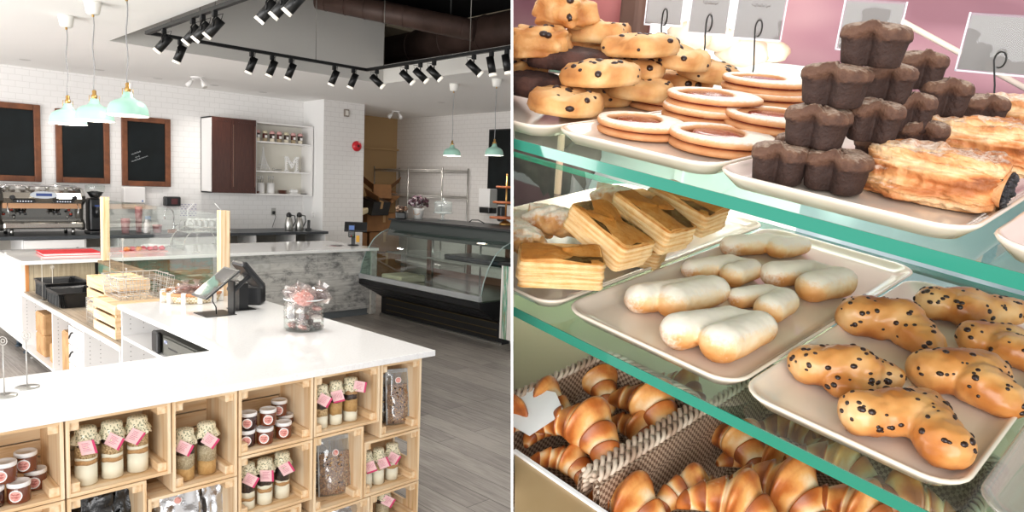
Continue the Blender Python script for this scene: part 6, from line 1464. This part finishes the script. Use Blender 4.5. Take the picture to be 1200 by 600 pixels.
puff('square puff pastry lying flat at the front left of the lower shelf', 656, 312, .755, RZ(R(46)), 0, 1.05)
puff('square puff pastry leaning on the flat one', 713, 275, .80, RZ(R(-4)) @ RY(R(18)) @ RX(R(-4)), 1, 1.08)
puff('leaning square puff pastry in the middle of the row', 763, 259, .86, RZ(R(-2)) @ RY(R(17)) @ RX(R(-2)), 2, 1.1)
puff('leaning square puff pastry at the right end of the row', 803, 244, .93, RZ(R(2)) @ RY(R(12)) @ RX(R(0)), 0, 1.12)
puff('second square puff pastry hidden under the leaning ones', 745, 292, .90, RZ(R(20)), 1, .85)
m_twist = bake_mat('sugared_twist', ['#e9c493', '#d9a468', '#b9783f', '#8f5428'], 90, .55, .6, .0015, (.45, .85))
def twist(label, px, py, t_, rz, seed):
    b = MB()
    for i in range(5):
        a = 1.1*i; b.tube([(-.034+.017*k, .013*sin(a+k*.9), .012+.010*cos(a+k*.9)) for k in range(5)], [.006, .009, .010, .009, .005], 8)
    me = fuse(b, [m_twist], .0016, 3, 'twist', lambda c: .0012*noise.noise(c*160+Vector((seed, 0, 0)))); tones(me, lambda c, n: .45+.4*noise.noise(c*70), lambda c, n: .5*max(0, n.z)+.35*noise.noise(c*40))
    p = lt(px, py, t_); solo('sugared_twist', me, m_twist, label, 'pastry', (p.x, p.y, p.z-.012), rz, 'sugar dusted twisted pastries')
twist('sugar dusted twisted pastry behind the flat puff square', 648, 258, .86, .3, 1); twist('sugar dusted twisted pastry at the left edge of the pastry photo', 612, 278, .84, -.3, 2); twist('sugar dusted twisted pastry between the leaning puff squares at the back', 722, 232, 1.0, .1, 3); twist('low sugar dusted twist at the far left behind the flat puff square', 618, 262, .93, .5, 4)

# ---- sugar dusted buns
def lobed(lobes, m, vox, seed, amp=.0012, smooth=8):
    b = MB()
    for (x0, y0, z0, x1, y1, z1, r0, r1) in lobes:
        for k in range(9):
            u = k/8; r_ = r0+(r1-r0)*u; b.ell((x0+(x1-x0)*u, y0+(y1-y0)*u, z0+(z1-z0)*u), (r_, r_, r_*.86), 18, 12)
    return fuse(b, [m], vox, smooth, 'bun', lambda c: amp*noise.noise(c*45+Vector((seed, 0, 0)))+amp*.3*noise.noise(c*150))
def bun_tone(zt): return (lambda c, n: .25+.45*max(0, 1-c.z/zt)*(n.z < .6)+.35*noise.noise(c*35)+.35*math.exp(-((c.x+.045)/.02)**2)), (lambda c, n: .70*max(0, n.z)+.3*noise.noise(c*28)-.05)
def px_bun(name, label, lobes, m, grp, seed, tonef, pw=None, n_chips=0, amp=.0012, ring=None):
    """lobes: (px, py, r_px, px, py, r_px) of each rolled arm, resting on the lower shelf platter"""
    def P(px, py, rp):
        r_ = rp*.8/FPX
        for _i in range(4):
            p = ln(px, py, S2+.0052+r_*.84); t_ = p.length/ld(px, py).length; r_ = rp*t_/FPX*1.04
        return p, r_
    pts = [(P(*l[:3]), P(*l[3:])) for l in lobes]; c = sum((q[0][0]+q[1][0] for q in pts), Vector())/(2*len(pts)); c.z = S2+.0052
    b = MB()
    for (p0, r0), (p1, r1) in pts:
        for k in range(14):
            u = k/13; q = p0.lerp(p1, u)-c; r_ = r0+(r1-r0)*u; b.ell(tuple(q), (r_, r_, r_*.86), 20, 12)
    if len(pts) > 1:
        (e0, q0_), (e1, q1_) = pts[0][1], pts[1][1]
        if not n_chips:
            for k in range(6): u = k/5; q = e0.lerp(e1, u)-c; r_ = (q0_+(q1_-q0_)*u)*.95; b.ell(tuple(q), (r_, r_, r_*.84), 20, 12)
    me = fuse(b, [m], .0015, 9, name, lambda v: amp*noise.noise(v*40+Vector((seed, 0, 0)))+amp*.35*noise.noise(v*140))
    tones(me, tonef, pw)
    if not n_chips: return solo(name, me, m, label, 'bun', tuple(c), 0, grp)
    t = thing(name, label, 'bun', tuple(c), 0, grp); part('bun_body', me, m, t); part('chocolate_chip', chips(me, n_chips, random.Random(seed+2), (.0014, .0036), -.15), m_choc, t, kind='stuff'); return t
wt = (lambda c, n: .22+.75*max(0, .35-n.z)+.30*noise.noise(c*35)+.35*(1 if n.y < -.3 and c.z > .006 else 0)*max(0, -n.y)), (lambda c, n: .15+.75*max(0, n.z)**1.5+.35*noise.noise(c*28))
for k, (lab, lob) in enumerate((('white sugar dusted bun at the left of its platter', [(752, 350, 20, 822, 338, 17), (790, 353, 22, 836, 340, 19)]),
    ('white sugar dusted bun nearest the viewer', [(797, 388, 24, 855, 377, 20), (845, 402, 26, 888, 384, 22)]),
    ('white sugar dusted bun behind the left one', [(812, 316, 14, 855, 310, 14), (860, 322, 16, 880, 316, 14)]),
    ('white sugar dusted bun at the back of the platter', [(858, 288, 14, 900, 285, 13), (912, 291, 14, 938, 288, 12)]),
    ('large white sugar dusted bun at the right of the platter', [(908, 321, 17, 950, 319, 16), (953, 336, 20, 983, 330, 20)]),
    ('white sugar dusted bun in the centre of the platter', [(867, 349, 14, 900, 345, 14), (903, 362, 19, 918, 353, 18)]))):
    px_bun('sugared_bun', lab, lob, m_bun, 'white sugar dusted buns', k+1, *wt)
ct = lambda c, n: .42+.75*noise.noise(c*24+Vector((5, 1, 2)))+.25*noise.noise(c*60)+.30*max(0, 1-c.z/.012)
for k, (lab, lob) in enumerate((('chocolate chip bun nearest the viewer, folded end pointing down', [(1012, 484, 29, 1075, 484, 31), (1077, 478, 28, 1110, 522, 31)]),
    ('glossy brown chocolate chip bun at the left front of its platter', [(950, 426, 26, 1005, 432, 29), (1000, 430, 27, 1038, 440, 20), (985, 450, 18, 1010, 455, 16)]),
    ('chocolate chip bun behind the glossy left one, heaped with chips', [(1006, 370, 25, 1052, 374, 28), (1050, 374, 26, 1085, 402, 21)]),
    ('chocolate chip bun at the right behind the nearest one', [(1094, 434, 28, 1150, 438, 30), (1148, 452, 29, 1178, 468, 24)]),
    ('chocolate chip bun at the back of the platter', [(1094, 356, 21, 1138, 358, 23), (1130, 362, 23, 1185, 364, 19)]),
    ('chocolate chip bun at the right edge behind the front right one', [(1142, 395, 21, 1185, 398, 20), (1180, 408, 22, 1215, 420, 20)]))):
    px_bun('chocolate_chip_bun', lab, lob, m_chip, 'chocolate chip buns', k+20, ct, None, 54, .0030)

# ---- price cards
m_card2 = mat('grey_white_card', '#8e8880', .7); m_sleeve = glass('card_sleeve', '#f4f5f8', .6, .01, ('#dfe2ea', .07)); m_curl = mat('black_wire', '#2b2a28', .4, .3)
def price_card(label, x0, y0, x1, y1, t_, loop=None, text=True):
    c = lt((x0+x1)/2, (y0+y1)/2, t_); w_ = (x1-x0)*t_/FPX/1.05; h_ = (y1-y0)*t_/FPX/.93
    t = thing('price_card', label, 'price card', tuple(c), math.atan2(-c.x, c.y), 'price cards in clear sleeves'); b = MB(); b.box(-w_/2+.003, -.0005, -h_/2+.003, w_/2-.003, .0005, h_/2-.003); part('card', b, m_card2, t)
    b = MB(); b.bbox(-w_/2, -.0014, -h_/2, w_/2, .0014, h_/2, .0006); part('sleeve', b, m_sleeve, t)
    b = MB()
    for (q0, q1, r0, r1) in ((-1, -.95, -1, 1), (.95, 1, -1, 1), (-1, 1, -1, -.94)): b.box(q0*w_/2, -.002, r0*h_/2, q1*w_/2, .002, r1*h_/2)
    part('sleeve_edge', b, mat('sleeve_edge', '#e6e8f0', .2), t)
    if text: 
        b = MB(); rr = random.Random(int(x0))
        b.tube([(-w_*.18+w_*.36*i/30, -.0018, .002*sin(i*1.7)+.001*sin(i*.9)) for i in range(31)], .0005, 4); part('faint_lettering', b, mat('faint_grey_print', '#a39e9a', .7), t)
    if loop:
        lx, ly, sx, sy = loop; t2 = t_-.02; L0 = lt(lx, ly, t2); base_ = lt(sx, sy, t2); b = MB(); rr = .0085*t_/.8
        th_ = thing('card_holder', 'black wire curl '+{779: 'above the topmost thick cookie', 831: 'in front of the middle left price card', 889: 'right of the left price cards, above the ring cookies', 1172: 'rising beside the flat chocolate muffin'}[lx], 'card holder', tuple(base_), 0, 'black wire card holders')
        d = L0-base_; zl = d.z; r_ = zl*.30 if zl > 0 else .01; r_ = max(min(rr, .011), .006)
        pts = [(0, 0, -.03), (.0005, 0, 0), (d.x*.3-r_*.2, d.y*.3, zl*.4), (d.x-r_*.8, d.y+r_*.6, zl-r_*.2)]+[(d.x+r_*cos(a)*.8, d.y-r_*cos(a)*.6, zl+r_*sin(a)) for a in [pi-pi*1.55*k/14 for k in range(1, 15)]]
        b.tube(pts, .0011, 6); part('wire_curl', b, m_curl, th_)
price_card('grey price card at the top edge above the topmost thick cookie', 757, -30, 804, 27, 1.0, (779, 20, 775, 42))
price_card('grey price card at the top edge, middle of the three left ones', 808, -30, 858, 37, 1.0, (831, 27, 826, 52)); price_card('grey price card at the top edge, right one of the three left ones', 862, -30, 922, 43, 1.0, (889, 33, 883, 78))
price_card('white price card behind the topmost chocolate muffin', 985, 4, 1055, 58, .95, None, False); price_card('white price card at the right edge behind the flaky pastries', 1131, 21, 1215, 84, .88, (1172, 70, 1164, 120), False)
# things dimly seen behind the cards: bread rolls on a far shelf
for i, (px, py, r_, lab) in enumerate(((810, 42, .05, 'pale bread roll behind the left price cards'), (870, 60, .055, 'pale bread roll behind the third price card'), (845, 46, .045, 'small pale roll between the price cards at the back'), (902, 60, .04, 'pale roll beside the stem of the third card holder'))):
    p = lt(px, py, 1.45); b = MB(); b.blob((0, 0, 0), (r_, r_*.8, r_*.55), .12, 1, 16, 10, i); solo('bread_roll', b, mat('far_bread', '#c7a98e', .7, var=('#dcc8b4', 14, .4, .6)), lab, 'bread', tuple(p), 0, 'bread rolls seen behind the cards')
p = lt(860, 82, 1.48); solo('far_shelf_board', MB().bbox(-.20, -.06, -.012, .15, .10, 0, .003), m_board, 'white board carrying the bread rolls behind the cards', 'shelf', (p.x, p.y, p.z-.012), R(-38))

# ---- wicker baskets
m_wick = mat('brown_wicker', '#a98d77', .55, var=('#d9c8b4', 30, .4, .65)); m_wickd = wicker_mat('woven_side', '#b79d86', '#6d5342', 260)
def wicker_basket(label, a0, a1, b0, b1, n0, n1):
    t = thing('wicker_basket', label, 'basket', (0, 0, 0), 0, 'wicker baskets of croissants'); cx, cy, hx, hy = (a0+a1)/2, (b0+b1)/2, (a1-a0)/2, (b1-b0)/2
    P0 = [(hx, -hy)]+[p for p in rrect(hx, hy, .02, 5) if p[1] > -hy*.6]+[(-hx, -hy)]        # right side, back, left side; low open front
    def walk(k, z): return [(cx+p[0]*k, cy+(p[1]*k if p[1] > -hy*.9 else p[1]), z) for p in P0]
    b = MB(); rg = [walk(k, z) for k, z in ((.90, n0), (.99, n1), (.93, n1), (.84, n0+.004))]
    b.rings(rg, 0, False, closed=False, caps=False); part('woven_wall', b, m_wickd, t)
    b = MB(); b.prism([(p[0], p[1]) for p in walk(.88, n0)], n0, n0+.004); part('woven_floor', b, m_wickd, t)
    pts = []
    for i in range(len(P0)-1):
        a_, c_ = Vector(P0[i]), Vector(P0[i+1]); n_ = max(1, int((c_-a_).length/.003))
        for e in range(n_): pts.append(a_.lerp(c_, e/n_))
    for ph in range(3):
        q = []
        for i, p_ in enumerate(pts):
            a = i*.62+ph*2*pi/3; o = Vector((p_[0]/hx, p_[1]/hy)) if abs(p_[1]) > hy*.95 else Vector((p_[0]/hx, 0)); o.normalize(); q.append((cx+p_[0]+o.x*.0046*cos(a), cy+p_[1]+o.y*.0046*cos(a), n1+.0036*sin(a)+.002))
        b = MB(); b.tube(q, .0025, 6); part('braided_rim', b, m_wick, t)
    b = MB()
    for row in range(6):
        z = n1-.007-.007*row; k = 1.0-.015*row
        q = [(cx+p_[0]*(k*.99)*(1+.008*(1 if i % 2 else -1)), cy+p_[1]*(k*.99)*(1+.006*(1 if i % 2 else -1)), z) for i, p_ in enumerate(pts[::2])]; b.tube(q, .0024, 5)
    part('woven_strand', b, m_wick, t, kind='stuff'); return t
wicker_basket('wicker basket of croissants at the left, running back beside the divider', -.492, -.350, .453, .66, -.535, -.440)
wicker_basket('wicker basket of croissants under the lower shelf, right of the first one', -.339, -.08, .453, .80, -.535, -.440)

# ---- croissants
def crois_mesh(seed, L=.058, R0=.0215, bend=.9, ridges=7):
    b = MB(); M_ = 90; K = 32; rg = []; rs = random.Random(seed)
    for j in range(M_+1):
        u = -1+2*j/M_; ang = u*bend; Rc = L/bend; cx = Rc*sin(ang); cy = -Rc*(1-cos(ang))
        env = max(.0, 1-abs(u)**1.9)**.62; w_ = (abs(u)*ridges/2+.15*sin(seed)) ; st = w_-math.floor(w_)
        step = (1-st)*.17*(.3+env) if abs(u) > .10 else .14
        r_ = R0*(env*.78+.40*math.exp(-(u/.17)**2))*(.86+step*1.15)+.0022; row = []
        for i in range(K):
            a = 2*pi*i/K; f = 1+.05*noise.noise(Vector((u*3, cos(a)*1.6, sin(a)*1.6+seed)))+.015*sin(a*3+u*14)
            if i == 0: pass
            nx, ny = sin(ang), cos(ang); rad = r_*f
            row.append((cx+nx*rad*cos(a), cy+ny*rad*cos(a), r_*.80*.95+rad*.84*sin(a)+.006*(1-abs(u))))
        rg.append(row)
    b.rings(rg, 0, True); me = b.mesh('croissant', [m_crois]); vi = 0; a1 = me.color_attributes.new('tone', 'FLOAT_COLOR', 'POINT')
    for j in range(M_+1):
        u = -1+2*j/M_; w_ = (abs(u)*ridges/2+.15*sin(seed)); st = w_-math.floor(w_)
        for i in range(K):
            c = me.vertices[vi].co; t_ = .98-1.05*(st if abs(u) > .1 else .35)+.55*noise.noise(Vector((c.x*30, c.y*60, c.z*60+seed)))+.22*abs(u); t_ = max(0, min(1, t_)); a1.data[vi].color = (t_, t_, t_, 1); vi += 1
    return me
crm = [crois_mesh(1), crois_mesh(2, .056, .021, .7, 6), crois_mesh(3, .060, .020, 1.1, 8), crois_mesh(4, .056, .022, .8, 7)]
cr_list = [ # px, py, t, rz, tilt, k, scale, label
 (692, 503, .765, -38, 14, 0, 1.12, 'large croissant lying across the left basket, front and centre'), (668, 545, .755, -30, -6, 2, .80, 'small curved croissant at the front corner of the left basket'), (766, 478, .83, -48, 10, 1, 1.15, 'croissant at the right of the left basket, against the shared rim'),
 (640, 470, .84, -20, 20, 3, .95, 'pale croissant at the back left of the left basket'), (705, 452, .90, -55, 10, 1, .9, 'croissant at the back of the left basket'), (752, 507, .82, -45, 0, 0, .9, 'croissant underneath the one against the shared rim'), (606, 492, .80, 40, 0, 3, .8, 'pale croissant tip at the left edge of the pastry photo'), (652, 500, .82, 20, -5, 2, .8, 'croissant deep in the left basket under the large one'),
 (744, 588, .70, -30, 20, 3, 1.0, 'croissant at the very front of the right basket with a high ridge'), (812, 568, .72, 15, 25, 2, .85, 'croissant with its horn pointing up behind the front one in the right basket'), (868, 590, .66, -28, 10, 0, 1.0, 'croissant at the bottom edge of the pastry photo, centre'), (868, 522, .80, -50, 5, 1, 1.0, 'shaded croissant at the back left of the right basket'),
 (930, 572, .70, -40, 22, 3, 1.12, 'large pale ridged croissant at the right, under the shelf edge'), (905, 545, .78, -35, 0, 2, 1.0, 'croissant behind the large pale ridged one'), (985, 545, .74, -30, 5, 1, 1.0, 'croissant seen through the lower shelf glass, right of the ridged one'), (1010, 598, .66, -40, 10, 0, .95, 'croissant at the bottom edge near the shelf corner'), (940, 505, .86, -30, 5, 0, .95, 'croissant at the back right of the right basket, under the platter'), (1060, 590, .68, 10, 0, 3, .95, 'croissant below the clear plastic tray'), (800, 455, .92, -40, 0, 2, .9, 'croissant at the far end of the left basket seen through the shelf glass'), (1000, 500, .84, 0, 0, 1, .95, 'croissant at the far end of the right basket under the chip buns')]
for px, py, t_, rz, tl, k, sc, lab in cr_list:
    p = lt(px, py, t_); o = solo('croissant', crm[k], m_crois, lab, 'croissant', (p.x, p.y, p.z-.015*sc), 0, 'croissants in the wicker baskets', M=RZ(R(rz+35)) @ RX(R(tl))); o.scale = (sc, sc, sc)
FRAME = IDM
FRAME = MRm
def pastry_fill(name, p, q, power, size, sy):  # added area lamps, no fixture in the pastry case
    a_, c_ = MRm @ Vector(p), MRm @ Vector(q); return lamp('AREA', name, a_, power, (1, .96, .9), size, aim=c_, sy=sy)
pastry_fill('pastry_back_fill', (-.75, 1.25, .42), (-.35, .65, -.2), 4.5, .7, .3)  # added for the backlight of an unseen window behind
pastry_fill('rear_board_fill', (-.55, 1.05, -.19), (-1.05, 1.4, -.65), 5, .5, .1)  # added to brighten the pale board behind the lower shelf
FRAME = IDM
# everything of the pastry corner stops at the white divider board: trim what would reach past it
import bmesh
bpy.context.view_layer.update()
lim = .0016
for o in [o for o in bpy.data.objects if o not in _before and o.type == 'MESH' and o.name != 'wall_divider']:
    Mw = o.matrix_world; xs = [(Mw @ v.co - EYE).dot(CR) for v in o.data.vertices]
    if not xs or min(xs) > lim or max(xs) < lim: continue
    if o.data.users > 1: o.data = o.data.copy()
    bm = bmesh.new(); bm.from_mesh(o.data); Mi = Mw.inverted()
    co = Mi @ (EYE + CR*lim); no = (Mw.to_3x3().transposed() @ CR).normalized()
    r_ = bmesh.ops.bisect_plane(bm, geom=bm.verts[:]+bm.edges[:]+bm.faces[:], plane_co=co, plane_no=no, clear_inner=True, clear_outer=False)
    ed = [e for e in r_['geom_cut'] if isinstance(e, bmesh.types.BMEdge)]
    if ed:
        try: bmesh.ops.holes_fill(bm, edges=ed, sides=0)
        except Exception: pass
    bm.to_mesh(o.data); bm.free()
